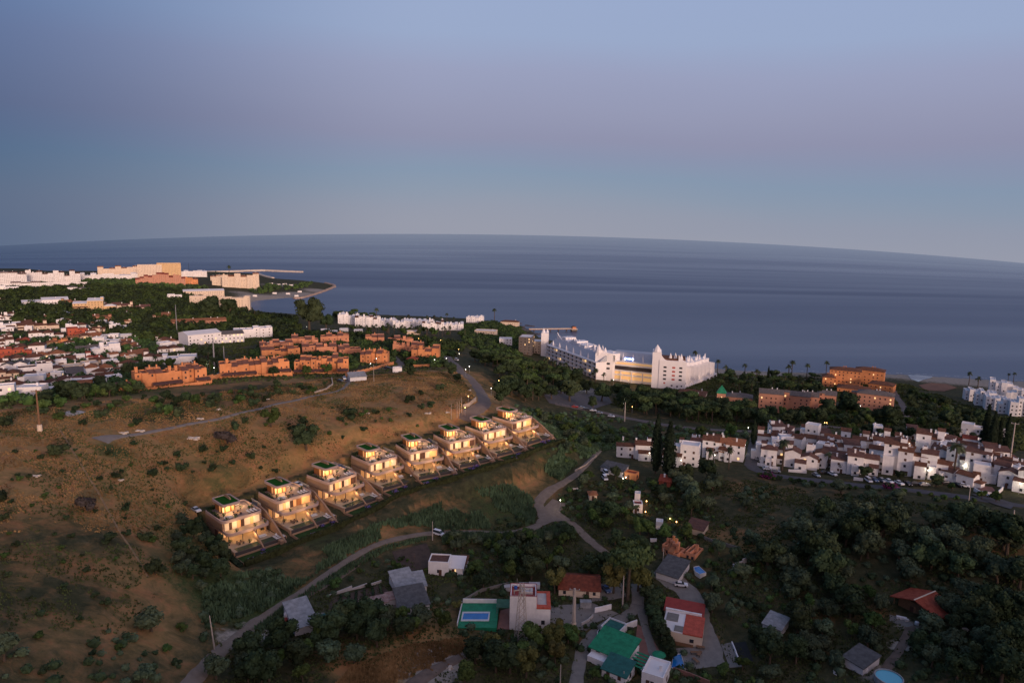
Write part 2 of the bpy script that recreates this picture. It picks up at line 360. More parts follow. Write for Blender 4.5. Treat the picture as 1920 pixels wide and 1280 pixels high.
# ------------------------------------------------------------------ sea
def sea():
    a = np.radians(np.concatenate([np.arange(-52, 52.01, .5), np.arange(56, 305, 4)])); n = len(a)
    rs = [400.0]
    while rs[-1] < 31000: rs.append(rs[-1] * 1.045)
    rs = np.array(rs)
    A, Q = np.meshgrid(a, rs); x = (Q * np.sin(A)).ravel(); y = (Q * np.cos(A)).ravel()
    yy = np.maximum(y, 1.0); t = np.clip(1 - 1500 / yy, 0, 1) ** 2
    z = -.055 * np.minimum(x * x / yy, yy * .9) * t * (y > 1500)
    vs = np.stack([x, y, z], 1)
    f = []
    for i in range(len(rs) - 1):
        p = i * n; q = p + n
        f += [(q + j, q + (j + 1) % n, p + (j + 1) % n, p + j)[::1] for j in range(n)]
    me = bpy.data.meshes.new('sea'); me.from_pydata(vs.tolist(), [], f); me.polygons.foreach_set('use_smooth', [True] * len(f)); me.update()
    if me.polygons[0].normal.z < 0: me.flip_normals()
    m = bpy.data.materials.new('sea_water'); m.use_nodes = True; nt = m.node_tree; L = nt.links
    b = nt.nodes['Principled BSDF']; b.inputs['Base Color'].default_value = (.062, .088, .15, 1)
    b.inputs['IOR'].default_value = 1.33; b.inputs['Roughness'].default_value = .3
    tc = N(nt, 'ShaderNodeTexCoord')
    def noise(sx, sy, det, rough=.6, rot=0, dist=0):
        mp = N(nt, 'ShaderNodeMapping'); mp.inputs['Scale'].default_value = (sx, sy, 0); mp.inputs['Rotation'].default_value = (0, 0, rot)
        L.new(tc.outputs['Object'], mp.inputs['Vector'])
        n_ = N(nt, 'ShaderNodeTexNoise'); n_.inputs['Scale'].default_value = 1; n_.inputs['Detail'].default_value = det; n_.inputs['Roughness'].default_value = rough; n_.inputs['Distortion'].default_value = dist
        L.new(mp.outputs[0], n_.inputs['Vector']); return n_.outputs['Fac']
    big = noise(.00022, .0013, 4, .6, .06, .8); mid = noise(.0006, .007, 5, .6, .03, .2); fine = noise(.03, .14, 4, .6, 0); rip = noise(.2, .6, 4, .6, 0)
    def mth(op, a_, b_):
        x_ = N(nt, 'ShaderNodeMath', operation=op)
        for i, s_ in enumerate((a_, b_)):
            if isinstance(s_, (int, float)): x_.inputs[i].default_value = s_
            else: L.new(s_, x_.inputs[i])
        return x_.outputs[0]
    sm = mth('ADD', mth('MULTIPLY', big, .88), mth('MULTIPLY', mid, .12))
    mr = N(nt, 'ShaderNodeMapRange'); mr.inputs['From Min'].default_value = .38; mr.inputs['From Max'].default_value = .66; mr.inputs['To Min'].default_value = .52; mr.inputs['To Max'].default_value = .22
    L.new(sm, mr.inputs['Value'])
    vl = N(nt, 'ShaderNodeVectorMath', operation='LENGTH'); L.new(tc.outputs['Object'], vl.inputs[0])
    fade = mth('MINIMUM', mth('POWER', mth('DIVIDE', 1100.0, mth('MAXIMUM', vl.outputs['Value'], 1.0)), 1.5), 1.0)
    st = mth('MULTIPLY', mth('ADD', mth('MULTIPLY', mr.outputs[0], .7), .06), fade)
    bp = N(nt, 'ShaderNodeBump'); bp.inputs['Distance'].default_value = 1.1; L.new(st, bp.inputs['Strength'])
    L.new(mth('ADD', mth('MULTIPLY', fine, .6), mth('MULTIPLY', rip, .6)), bp.inputs['Height']); L.new(bp.outputs[0], b.inputs['Normal'])
    rg = N(nt, 'ShaderNodeMapRange'); rg.inputs['From Min'].default_value = .22; rg.inputs['From Max'].default_value = .52; rg.inputs['To Min'].default_value = .28; rg.inputs['To Max'].default_value = .5
    L.new(mr.outputs[0], rg.inputs['Value']); L.new(mth('ADD', .13, mth('MULTIPLY', mth('SUBTRACT', rg.outputs[0], .13), mth('MINIMUM', mth('DIVIDE', 2200.0, mth('MAXIMUM', vl.outputs['Value'], 1.0)), 1.0))), b.inputs['Roughness'])
    me.materials.append(m)
    o = bpy.data.objects.new('sea', me); COL.objects.link(o); tag(o, kind='structure')
sea()
# ------------------------------------------------------------------ world and sun
SUN_AZ = math.radians(152)   # clockwise from +Y
SUN_EL = math.radians(7)
w = bpy.data.worlds.new('World'); S.world = w; w.use_nodes = True; nt = w.node_tree; L = nt.links
bg = nt.nodes['Background']; outw = nt.nodes['World Output']
sky = N(nt, 'ShaderNodeTexSky', sky_type='NISHITA', sun_disc=False); sky.sun_elevation = SUN_EL; sky.sun_rotation = SUN_AZ
L.new(sky.outputs[0], bg.inputs[0]); bg.inputs[1].default_value = .005
tc = N(nt, 'ShaderNodeTexCoord'); sx = N(nt, 'ShaderNodeSeparateXYZ'); L.new(tc.outputs['Generated'], sx.inputs[0])
cr = N(nt, 'ShaderNodeValToRGB'); e = cr.color_ramp.elements
def lin(c): return tuple(((v/255)/12.92 if v/255 <= .04045 else ((v/255+.055)/1.055)**2.4) for v in c)
stops = [(0.0,(150,154,170)),(.03,(144,151,170)),(.06,(135,149,171)),(.085,(129,147,172)),(.112,(134,143,171)),(.135,(140,142,170)),(.17,(146,149,177)),(.218,(151,157,187)),(.26,(152,167,199)),(.31,(152,168,202)),(.6,(122,142,180)),(1.0,(104,125,166))]
while len(e) < len(stops): e.new(.5)
for k, (p_, c_) in enumerate(stops): e[k].position = p_; e[k].color = (*lin(c_), 1)
sn = N(nt, 'ShaderNodeTexNoise'); sn.inputs['Scale'].default_value = 2.2; sn.inputs['Detail'].default_value = 2; smp = N(nt, 'ShaderNodeMapping'); smp.inputs['Scale'].default_value = (1, 1, 5); L.new(tc.outputs['Generated'], smp.inputs['Vector']); L.new(smp.outputs[0], sn.inputs['Vector'])
def wm(op, a_, b_):
    x_ = N(nt, 'ShaderNodeMath', operation=op)
    for i_, s_ in enumerate((a_, b_)):
        if isinstance(s_, (int, float)): x_.inputs[i_].default_value = s_
        else: L.new(s_, x_.inputs[i_])
    return x_.outputs[0]
L.new(wm('ADD', wm('ADD', sx.outputs['Z'], wm('MULTIPLY', wm('MAXIMUM', sx.outputs['X'], 0), .05)), wm('MULTIPLY', wm('SUBTRACT', sn.outputs['Fac'], .5), .035)), cr.inputs[0])
# warm after-glow side of the sky (behind the camera) and lens vignette painted in as a darkened left flank
gl = N(nt, 'ShaderNodeVectorMath', operation='DOT_PRODUCT'); gl.inputs[1].default_value = (math.sin(SUN_AZ), math.cos(SUN_AZ), .1); L.new(tc.outputs['Generated'], gl.inputs[0])
gr = N(nt, 'ShaderNodeMapRange', interpolation_type='SMOOTHSTEP'); gr.inputs['From Min'].default_value = .15; gr.inputs['From Max'].default_value = 1.0; L.new(gl.outputs['Value'], gr.inputs['Value'])
glc = N(nt, 'ShaderNodeMix', data_type='RGBA', blend_type='ADD'); glc.inputs[7].default_value = (.75, .42, .27, 1); L.new(gr.outputs[0], glc.inputs[0]); 
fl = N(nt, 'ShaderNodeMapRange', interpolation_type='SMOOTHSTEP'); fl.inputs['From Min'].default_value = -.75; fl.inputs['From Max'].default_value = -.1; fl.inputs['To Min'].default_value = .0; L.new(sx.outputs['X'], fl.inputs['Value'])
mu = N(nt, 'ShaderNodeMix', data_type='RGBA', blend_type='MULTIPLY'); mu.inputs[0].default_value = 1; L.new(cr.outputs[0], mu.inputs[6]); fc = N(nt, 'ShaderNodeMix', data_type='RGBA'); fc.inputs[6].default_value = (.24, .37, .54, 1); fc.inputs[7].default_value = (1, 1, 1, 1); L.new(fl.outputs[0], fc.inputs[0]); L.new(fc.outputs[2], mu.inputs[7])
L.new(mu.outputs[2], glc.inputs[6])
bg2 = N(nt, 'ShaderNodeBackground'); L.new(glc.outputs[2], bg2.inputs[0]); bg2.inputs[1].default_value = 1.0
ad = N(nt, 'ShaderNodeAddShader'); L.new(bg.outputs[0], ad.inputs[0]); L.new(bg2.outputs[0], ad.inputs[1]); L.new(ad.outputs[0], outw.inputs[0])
sl = bpy.data.lights.new('sun', 'SUN'); sl.energy = 3.1; sl.angle = math.radians(9); sl.color = (1, .69, .53)
so = bpy.data.objects.new('sun', sl); COL.objects.link(so)
sd = Vector((math.sin(SUN_AZ)*math.cos(SUN_EL), math.cos(SUN_AZ)*math.cos(SUN_EL), math.sin(SUN_EL)))
so.rotation_euler = sd.to_track_quat('Z', 'Y').to_euler(); so.location = sd * 600
S.view_settings.view_transform = 'Standard'; S.view_settings.look = 'None'; S.view_settings.gamma = 1; S.view_settings.exposure = 0
S.render.engine = 'CYCLES'
cy = S.cycles; cy.max_bounces = 4; cy.diffuse_bounces = 2; cy.glossy_bounces = 2; cy.transmission_bounces = 2; cy.transparent_max_bounces = 4
cy.caustics_reflective = False; cy.caustics_refractive = False; cy.sample_clamp_indirect = 4
# ------------------------------------------------------------------ shared materials
mat('leaf_olive', (.066,.092,.052), .8, .45, .45, rand=.35, spec=.1)
mat('leaf_dark', (.036,.056,.026), .8, .45, .4, rand=.35, spec=.1)
mat('leaf_green', (.058,.098,.028), .8, .45, .5, rand=.3, spec=.1)
mat('leaf_yellow', (.11,.11,.035), .8, .4, .5, rand=.3, spec=.1)
mat('leaf_pine', (.048,.078,.028), .8, .5, .35, rand=.3, spec=.1)
mat('leaf_cypress', (.016,.026,.014), .8, .3, .6, rand=.2, spec=.1)
mat('leaf_palm', (.050,.068,.032), .7, .3, .6, rand=.25, spec=.2)
mat('leaf_violet', (.075,.062,.058), .8, .3, .6, rand=.2, spec=.1)
mat('reed', (.085,.14,.075), .8, .4, .15, spec=.1)
mat('dry_grass', (.28,.175,.08), .9, .45, .08, spec=.05)
mat('scrub', (.070,.092,.036), .9, .45, .1, spec=.05)
mat('bark', (.09,.065,.045), .9, .3, 3)
mat('white', (.78,.76,.75), .75, .09, .6)
mat('white_far', (.72,.69,.67), .8, .07, .12)
mat('whitegrey', (.58,.58,.60), .8, .08, .3)
mat('cream', (.68,.55,.42), .8, .06, .25)
mat('yellow', (.62,.42,.22), .8, .06, .25)
mat('terra', (.60,.25,.105), .8, .22, .12)
mat('terra_dk', (.54,.24,.135), .8, .22, .12)
mat('salmon', (.48,.24,.16), .8, .08, .3)
mat('brick_red', (.42,.10,.055), .8, .1, .4)
def tilemat(name, c1, c2, sc=1.0):
    m = mat(name, c1, .85, 0, .9, col2=c2, spec=.1)
    nt = m.node_tree; b = nt.nodes['Principled BSDF']
    tc = nt.nodes.new('ShaderNodeTexCoord'); wv = nt.nodes.new('ShaderNodeTexWave'); wv.inputs['Scale'].default_value = 1.1*sc; wv.inputs['Distortion'].default_value = .6
    bp = nt.nodes.new('ShaderNodeBump'); bp.inputs['Strength'].default_value = .6; bp.inputs['Distance'].default_value = .2
    nt.links.new(tc.outputs['Object'], wv.inputs['Vector']); nt.links.new(wv.outputs['Fac'], bp.inputs['Height']); nt.links.new(bp.outputs[0], b.inputs['Normal'])
    return m
tilemat('tile_brown', (.11,.052,.034), (.21,.10,.062)); tilemat('tile_orange', (.26,.10,.05), (.40,.18,.09)); tilemat('tile_rust', (.13,.045,.03), (.30,.085,.05)); tilemat('tile_pink', (.22,.12,.10), (.38,.30,.28)); tilemat('tile_grey', (.12,.105,.10), (.20,.17,.15))
tilemat('tile_red', (.26,.055,.035), (.42,.11,.065)); tilemat('tile_dark', (.11,.06,.05), (.19,.10,.075)); tilemat('tile_terra', (.16,.075,.055), (.30,.14,.095))
mat('red_paint', (.46,.085,.05), .8, .25, .9); mat('dark_red', (.28,.045,.035), .7, .15, .8)
mat('green_paint', (.015,.20,.095), .7, .28, .7); mat('teal_paint', (.02,.11,.095), .7, .28, .8); mat('green_net', (.05,.13,.075), .8, .2, .8)
mat('window_dark', (.035,.035,.045), .2, spec=.5); mat('shutter', (.10,.05,.035), .7); mat('shutter_red', (.45,.10,.08), .7)
mat('window_lit', (.9,.6,.3), .5, emit=(1,.62,.27), es=1.1); mat('lamp_white', (1,1,1), .5, emit=(1,.93,.78), es=9); mat('lamp_orange', (1,.6,.3), .5, emit=(1,.52,.16), es=12)
mat('lamp_green', (.3,1,.6), .5, emit=(.2,1,.6), es=8)
mat('dirt_tan', (.26,.17,.09), .95, .25, .4); mat('asphalt', (.085,.08,.085), .9, .18, .4); mat('street', (.145,.115,.10), .9, .15, .35); mat('track', (.19,.152,.12), .95, .15, .5, bump=.3, bscale=1.5); mat('dirt', (.15,.11,.085), .95, .25, .4, bump=.4, bscale=1)
mat('concrete', (.20,.185,.165), .9, .15, .6); mat('lagoon', (.25,.24,.27), .15, .1, .3, spec=.5); mat('bare_field', (.20,.10,.06), .95, .2, .1); mat('track_pale', (.21,.18,.155), .95, .15, .5, bump=.3, bscale=1.5); mat('concrete_lt', (.46,.43,.41), .9, .12, .6); mat('soil', (.075,.052,.04), .95, .25, .5, bump=.4, bscale=1.2)
mat('stone', (.42,.34,.27), .95, .25, .8, bump=.5, bscale=2); mat('terra_pave', (.24,.12,.095), .9, .15, .6)
mat('metal_grey', (.34,.34,.36), .5, .1, 1, metal=.4); mat('pole_conc', (.44,.38,.33), .9, .1, .5); mat('steel', (.30,.28,.27), .6, .1, 1)
mat('sheet_grey', (.085,.085,.085), .75, .35, .7); mat('sheet_white', (.27,.275,.28), .75, .3, .6); mat('tarp_blue', (.03,.10,.35), .6)
mat('pool', (.015,.16,.45), .08, .15, .4, spec=.5); mat('pool_deck', (.60,.60,.60), .8, .08, 1); mat('pool_pale', (.10,.42,.55), .1, spec=.5)
mat('rubber', (.02,.02,.02), .8); mat('glass_car', (.03,.04,.05), .1, spec=.6); mat('wood', (.20,.11,.06), .7, .2, 2)
mat('rock', (.10,.085,.08), .95, .3, .5, bump=.5, bscale=1); mat('rock_lt', (.38,.27,.20), .95, .3, .3, bump=.5, bscale=1)
mat('cream_stone', (.55,.47,.38), .9, .1, .4)
# ------------------------------------------------------------------ foliage meshes
def leafquads(mb, pts, nrm, s, m, rnd, flat=.35):
    for p, n in zip(pts, nrm):
        n = (n + Vector((rnd.gauss(0,.5), rnd.gauss(0,.5), rnd.gauss(0,.5)))).normalized()
        u = n.cross(Vector((rnd.gauss(0,1), rnd.gauss(0,1), rnd.gauss(0,1)))).normalized(); w_ = n.cross(u)
        a = s * rnd.uniform(.55, 1.3); b = a * rnd.uniform(.5, 1)
        mb.add([p-u*a, p-w_*b, p+u*a, p+w_*b], [(0,1,2,3)], m)
def crown(seed, rx, rz, z0, m, nb=9, n=900, s=.42, core=True, flat=0.0, cm='leaf_cypress'):
    rnd = random.Random(seed); mb = MB(); cs = []
    for k in range(nb):
        a = rnd.uniform(0, 6.283); r = rx * math.sqrt(rnd.random()) * .68
        z = z0 + rz * (rnd.uniform(-.55, .75) if flat == 0 else rnd.uniform(-.2, .5))
        br = rx * rnd.uniform(.34, .56)
        cs.append((Vector((math.cos(a)*r, math.sin(a)*r, z)), br))
    per = n // nb
    for c, br in cs:
        pts = []; nr = []
        for i in range(per):
            d = Vector((rnd.gauss(0,1), rnd.gauss(0,1), rnd.gauss(0,1))).normalized()
            if d.z < -.5: d.z = -d.z
            q = br * rnd.uniform(.72, 1.08); pts.append(c + Vector((d.x*q, d.y*q, d.z*q*(.85 if flat == 0 else .45)))); nr.append(d)
        leafquads(mb, pts, nr, s, m, rnd)
        if core:
            bm = bmesh.new(); bmesh.ops.create_icosphere(bm, subdivisions=2, radius=br*.80)
            vs = [c + Vector((v.co.x*rnd.uniform(.85,1.1), v.co.y*rnd.uniform(.85,1.1), v.co.z*rnd.uniform(.8,1.05)*(.85 if flat==0 else .45))) for v in bm.verts]
            fs_ = [tuple(x.index for x in f.verts) for f in bm.faces]; bm.free()
            mb.add(vs, fs_, m)
    return mb, cs
def trunkmesh(seed, h, r, cs, name='trunk'):
    rnd = random.Random(seed); mb = MB(); top = Vector((rnd.uniform(-.3,.3), rnd.uniform(-.3,.3), h))
    mb.tube([(0,0,-.6), (top.x*.4, top.y*.4, h*.5), top], [r*1.3, r, r*.75], 'bark', 7)
    for c, br in cs[:4]: mb.tube([top - Vector((0,0,.3)), (top + c)/2 + Vector((0,0,.2)), c], [r*.6, r*.4, r*.2], 'bark', 5)
    return mb.mesh(name)
TREE = {}
def tree_kind(key, variants): TREE[key] = variants
def mk(key, seeds, rx, rz, zc, m, th, tr, nb=9, n=900, s=.42, flat=0.0):
    L_ = []
    for sd in seeds:
        mb, cs = crown(sd, rx, rz, zc, m, nb, n, s, True, flat)
        L_.append((mb.mesh('crown'), trunkmesh(sd, th, tr, cs)))
    TREE[key] = L_
mk('olive', (1,2,3,4), 3.4, 2.2, 3.5, 'leaf_olive', 1.7, .3, 12, 1300, .36)
mk('dark', (5,6,7,8), 4.2, 3.4, 5.4, 'leaf_dark', 2.8, .35, 13, 1400, .45)
mk('green', (9,10,11), 3.4, 2.8, 4.2, 'leaf_green', 2.0, .25, 11, 1200, .40)
mk('yellow', (12,13), 3.0, 3.2, 4.6, 'leaf_yellow', 2.2, .25, 10, 1100, .38)
mk('pine', (14,15,16), 4.6, 1.8, 8.2, 'leaf_pine', 6.6, .32, 12, 1200, .45, flat=1)
mk('bush', (17,18,19), 1.7, 1.0, 1.0, 'leaf_dark', .4, .08, 7, 420, .26)
mk('bushg', (20,21,22), 1.7, .9, .95, 'leaf_green', .4, .08, 7, 420, .26)
mk('bushv', (23,), 2.1, 1.2, 1.3, 'leaf_violet', .4, .08, 8, 480, .26)
mk('flower', (24,25), .9, .4, .45, 'leaf_violet', .2, .04, 5, 160, .14)
mat('petal', (.26,.17,.50), .8, .3, 2, rand=.2); mat('bougain', (.22,.02,.12), .8, .3, 2)
def cypress():
    L_ = []
    for sd in (31, 32):
        rnd = random.Random(sd); mb = MB(); prof = [(.5,.8),(1.0,2.2),(1.25,4.5),(1.1,7.5),(.75,10),(.35,12),(.05,13.4)]
        def rad(z): 
            for (r0,z0),(r1,z1) in zip(prof, prof[1:]):
                if z0<=z<=z1: return r0+(r1-r0)*(z-z0)/(z1-z0)
            return .05
        mb.lathe([(r*.8, z) for r, z in prof], 'leaf_cypress', 9)
        pts=[];nr=[]
        for i in range(800):
            z=rnd.uniform(.8,13.3); a=rnd.uniform(0,6.283); r=rad(z)*rnd.uniform(.8,1.15); pts.append(Vector((math.cos(a)*r,math.sin(a)*r,z))); nr.append(Vector((math.cos(a),math.sin(a),.5)))
        leafquads(mb, pts, nr, .3, 'leaf_cypress', rnd)
        t = MB().tube([(0,0,-.5),(0,0,1.2)],[.25,.2],'bark',7)
        L_.append((mb.mesh('crown'), t.mesh('trunk')))
    TREE['cypress'] = L_
cypress()
def palms():
    L_ = []
    for sd, h in ((41,8.5),(42,10.5),(43,7)):
        rnd = random.Random(sd); mb = MB()
        for i in range(34):
            a = rnd.uniform(0,6.283); up = rnd.uniform(-.5,1.1); Ld = rnd.uniform(1.9,2.6); p0 = Vector((0,0,h)); prev=p0; dirv = Vector((math.cos(a)*math.cos(up), math.sin(a)*math.cos(up), math.sin(up)))
            side = dirv.cross(Vector((0,0,1))).normalized(); wd=.10
            pts=[]
            for k in range(5):
                t=k/4; q = p0 + dirv*Ld*t + Vector((0,0,-1.3*t*t)); ww = .42*math.sin(math.pi*min(t*.85+.12,1)); pts.append((q-side*ww+Vector((0,0,-.15*ww)), q+side*ww+Vector((0,0,-.15*ww)), q))
            for (a0,b0,c0),(a1,b1,c1) in zip(pts, pts[1:]): mb.add([a0,c0,c1,a1],[(0,1,2,3)],'leaf_palm'); mb.add([c0,b0,b1,c1],[(0,1,2,3)],'leaf_palm')
        t = MB().tube([(0,0,-.5),(.1,.05,h*.5),(0,0,h)],[.32,.22,.24],'bark',8)
        L_.append((mb.mesh('crown'), t.mesh('trunk')))
    TREE['palm'] = L_
palms()
NAMES = dict(olive='olive_tree', dark='evergreen_tree', green='leafy_tree', yellow='leafy_tree', pine='umbrella_pine', bush='bush', bushg='bush', bushv='bush', cypress='cypress', palm='palm_tree', flower='flower_bush')
CATS = dict(olive='tree', dark='tree', green='tree', yellow='tree', pine='pine tree', bush='bush', bushg='bush', bushv='bush', cypress='cypress tree', palm='palm tree', flower='flowers')
TREEPOS = []
def plant(key, p, sc, label, group=None, rnd=R, avoid=True):
    cm_, tm = TREE[key][rnd.randrange(len(TREE[key]))]
    s3 = (sc*rnd.uniform(.88,1.15), sc*rnd.uniform(.88,1.15), sc*rnd.uniform(.85,1.12))
    t = thing(NAMES[key], label, CATS[key], (p[0], p[1], p[2]), rnd.uniform(0,6.283), group, s3)
    ob('crown', cm_, t); ob('trunk', tm, t)
    TREEPOS.append((p[0], p[1], sc))
    return t
def plants(key, lst, label, group):   # (px, py base, crown width px)
    base = {'olive':7.4,'dark':9.6,'green':7.6,'yellow':6.8,'pine':10,'bush':3.7,'bushg':3.7,'bushv':4.4,'cypress':2.5,'palm':4.6,'flower':2}[key]
    for q in lst:
        p = G(q[0], q[1]); w_ = q[2] * mpp(p)
        plant(key, p, w_/base, label if isinstance(label, str) else label[lst.index(q)], group)
KEEP = []   # world discs kept clear of random planting (x, y, r)
def keep(px, py, r): p = G(px, py); KEEP.append((p.x, p.y, r))
def grove(pxpoly, spacing, keys, scr, label, group, maxn=400, seed=1, jitter=.42):
    poly = [tuple(G(a, b)[:2]) for a, b in pxpoly]
    xs = [p[0] for p in poly]; ys = [p[1] for p in poly]; rnd = random.Random(seed); n = 0; pts = []
    y = min(ys)
    while y < max(ys):
        x = min(xs)
        while x < max(xs):
            pts.append((x + rnd.uniform(-jitter, jitter)*spacing, y + rnd.uniform(-jitter, jitter)*spacing)); x += spacing
        y += spacing
    arr = np.array(pts); ins = inside_poly(arr[:,0], arr[:,1], poly)
    for (x, y), k in zip(pts, ins):
        if not k or n >= maxn: continue
        if any((x-a)**2+(y-b)**2 < r*r for a, b, r in KEEP): continue
        z = gz(x, y)
        if z < .4: continue
        plant(rnd.choice(keys), (x, y, z), rnd.uniform(*scr), label, group, rnd); n += 1
    return n
# ------------------------------------------------------------------ roads and patches
def ribbon(name, pts, width, m, off=.12, label=None, cat=None, kind='structure', world=False, step=1.6, wpx=None, keepout=1.0):
    W_ = [Vector(p[:2]) if world else G(*p).xy for p in pts]
    # Catmull-Rom resample
    out = []
    for i in range(len(W_)-1):
        p0=W_[max(i-1,0)];p1=W_[i];p2=W_[i+1];p3=W_[min(i+2,len(W_)-1)]; L_=(p2-p1).length; n=max(2,int(L_/step))
        for k in range(n):
            t=k/n; out.append(.5*((2*p1)+(p2-p0)*t+(2*p0-5*p1+4*p2-p3)*t*t+(3*p1-p0-3*p2+p3)*t**3))
    out.append(W_[-1])
    cols = 6; vs=[]; fs_=[]; ok=[]
    for i,p in enumerate(out):
        a=out[max(i-1,0)]; b=out[min(i+1,len(out)-1)]; d=(b-a).normalized(); nrm=Vector((-d.y,d.x))
        w_=width if not callable(width) else width(i/(len(out)-1)); w_*=1+.09*math.sin(i*1.7)*math.sin(i*.31)+.07*math.sin(i*.63)
        for k in range(cols+1):
            q=p+nrm*w_*(k/cols-.5); edge = .0 if k in (0,cols) else 1
            vs.append((q.x,q.y,gz(q.x,q.y)+ (off if edge else -.15)))
        if i%3==0: KEEP.append((p.x,p.y,w_*.5+keepout))
    for i in range(len(out)-1):
        for k in range(cols):
            a=i*(cols+1)+k; fs_.append((a,a+cols+1,a+cols+2,a+1)[::-1])
    mb=MB(); mb.add(vs,fs_,m); o=mb.build(name,smooth=True); tag(o,label,cat,None,kind)
    return o
def patch(name, pts, m, off=.12, label=None, cat=None, kind='structure', world=False, cut=4, keepr=None):
    W_=[Vector(p[:2]) if world else G(*p).xy for p in pts]
    bm=bmesh.new(); f=bm.faces.new([bm.verts.new((p.x,p.y,0)) for p in W_]); bmesh.ops.triangulate(bm,faces=[f])
    for _ in range(cut):
        el=[e_ for e_ in bm.edges if e_.calc_length()>2.2]
        if not el: break
        bmesh.ops.subdivide_edges(bm,edges=el,cuts=1,use_grid_fill=True); bmesh.ops.triangulate(bm,faces=[f_ for f_ in bm.faces if len(f_.verts)>4])
    for v in bm.verts: v.co.z=gz(v.co.x,v.co.y)+off
    bmesh.ops.recalc_face_normals(bm,faces=bm.faces)
    if sum(f_.normal.z for f_ in bm.faces)<0: bmesh.ops.reverse_faces(bm,faces=bm.faces)
    me=bpy.data.meshes.new(name); bm.to_mesh(me); bm.free(); me.materials.append(MATS[m]); o=ob(name,me); tag(o,label,cat,None,kind)
    xs=[p.x for p in W_]; ys=[p.y for p in W_]
    if keepr is not None:
        arr=[(x,y) for x in np.arange(min(xs),max(xs),3) for y in np.arange(min(ys),max(ys),3)]
        if arr:
            A_=np.array(arr); k=inside_poly(A_[:,0],A_[:,1],[tuple(p) for p in W_])
            for (x,y),q in zip(arr,k):
                if q: KEEP.append((x,y,keepr))
    return o
ribbon('dirt_road',[(350,1290),(385,1248),(425,1210),(470,1172),(500,1152),(545,1122),(600,1085),(660,1045),(720,1016),(800,1000),(880,997),(950,999),(995,990),(1016,978),(1018,960),(1010,942),(1030,920),(1056,905),(1085,885),(1105,865),(1128,842),(1136,832)], lambda t: 3.0+2.6*math.exp(-((t-.66)/.09)**2)+1.2*math.exp(-(t/.12)**2),'track',off=.16)
ribbon('dirt_path',[(1040,958),(1052,968),(1075,982),(1098,1005),(1120,1024),(1145,1042)],4.0,'track',off=.17)
patch('dirt_lane_junction',[(1016,955),(1036,935),(1062,944),(1050,960),(1060,976),(1035,978),(1020,985)],'track',off=.13,keepr=2)
ribbon('hill_track',[(186,826),(205,820),(250,815),(340,798),(430,780),(520,757),(600,740),(640,730),(655,715)],lambda t: 2.5+5*math.exp(-(t/.05)**2),'track_pale',off=.16)
ribbon('hill_street',[(838,668),(858,690),(878,706),(893,722),(905,742),(908,756),(893,766),(880,778),(874,790)],8.5,'street',off=.2)
ribbon('estate_street',[(655,716),(668,702),(700,692),(735,690),(752,684),(745,676),(735,668)],6.5,'street',off=.2)
patch('parking_circle',[(1020,742),(1040,730),(1075,724),(1110,728),(1140,742),(1148,756),(1110,768),(1060,762),(1030,756)],'asphalt',off=.2,keepr=3)
ribbon('lower_road',[(1040,756),(1090,766),(1140,775),(1200,788),(1260,798),(1330,805),(1400,808),(1480,806),(1560,800),(1640,806)],7.5,'street',off=.2)
ribbon('field_path',[(545,1140),(575,1118),(620,1092),(665,1062),(685,1042)],2.2,'dirt',off=.14)
ribbon('village_lane',[(1192,1095),(1196,1125),(1180,1150),(1150,1166),(1118,1184),(1098,1210),(1086,1245),(1080,1285)],lambda t: 4.5,'concrete',off=.16)
ribbon('village_alley',[(1196,1120),(1204,1150),(1212,1185),(1222,1215),(1232,1262)],3.2,'concrete',off=.18)
ribbon('concrete_drive',[(1236,1068),(1262,1088),(1288,1108),(1300,1130),(1312,1165),(1326,1200),(1342,1250)],lambda t: 9.5-2*t,'concrete',off=.16)
ribbon('townhouse_street',[(1418,822),(1412,850),(1410,874),(1440,888),(1500,897),(1560,903),(1640,912),(1720,920),(1800,930),(1850,938),(1935,950)],7.0,'asphalt',off=.2)
ribbon('beach_road',[(1672,728),(1682,745),(1694,762),(1702,782)],6,'street',off=.2)
ribbon('garden_path',[(1652,1268),(1672,1238),(1690,1212),(1704,1185),(1708,1172)],3.2,'dirt',off=.14)
ribbon('dry_path',[(772,1285),(815,1255),(850,1238),(890,1222),(925,1212)],lambda t: 5-2*t,'dirt',off=.3)
patch('yard_strip',[(505,1176),(545,1160),(590,1151),(680,1141),(740,1127),(748,1141),(690,1157),(600,1174),(520,1190)],'concrete',off=.22,keepr=1)
patch('ploughed_plot',[(735,1034),(800,1018),(818,1060),(752,1074)],'soil',keepr=1); patch('vegetable_plot',[(622,1122),(716,1094),(748,1130),(608,1166)],'soil',keepr=1)
patch('lagoon',[(1702,703),(1728,701),(1752,703),(1745,709),(1722,716),(1708,711)],'lagoon',off=.3); patch('bare_field',[(1722,722),(1745,718),(1775,720),(1795,727),(1770,734),(1735,731)],'bare_field',off=.3)
patch('pond',[(116,774),(128,771),(150,770),(161,773),(150,777),(128,781)],'concrete_lt',off=.15)
patch('court_yard',[(1010,1155),(1022,1135),(1110,1130),(1160,1150),(1120,1166),(1100,1182),(1060,1178)],'concrete',off=.1,keepr=2)
patch('yard',[(1118,1095),(1165,1092),(1175,1118),(1150,1124),(1108,1128)],'concrete',off=.13,keepr=2)
patch('paved_court',[(1195,1170),(1215,1182),(1245,1232),(1235,1262),(1200,1262),(1190,1215)],'terra_pave',off=.10,keepr=2)
patch('pool_terrace',[(1268,1215),(1318,1212),(1332,1250),(1290,1256),(1262,1250)],'concrete',off=.1,keepr=2)
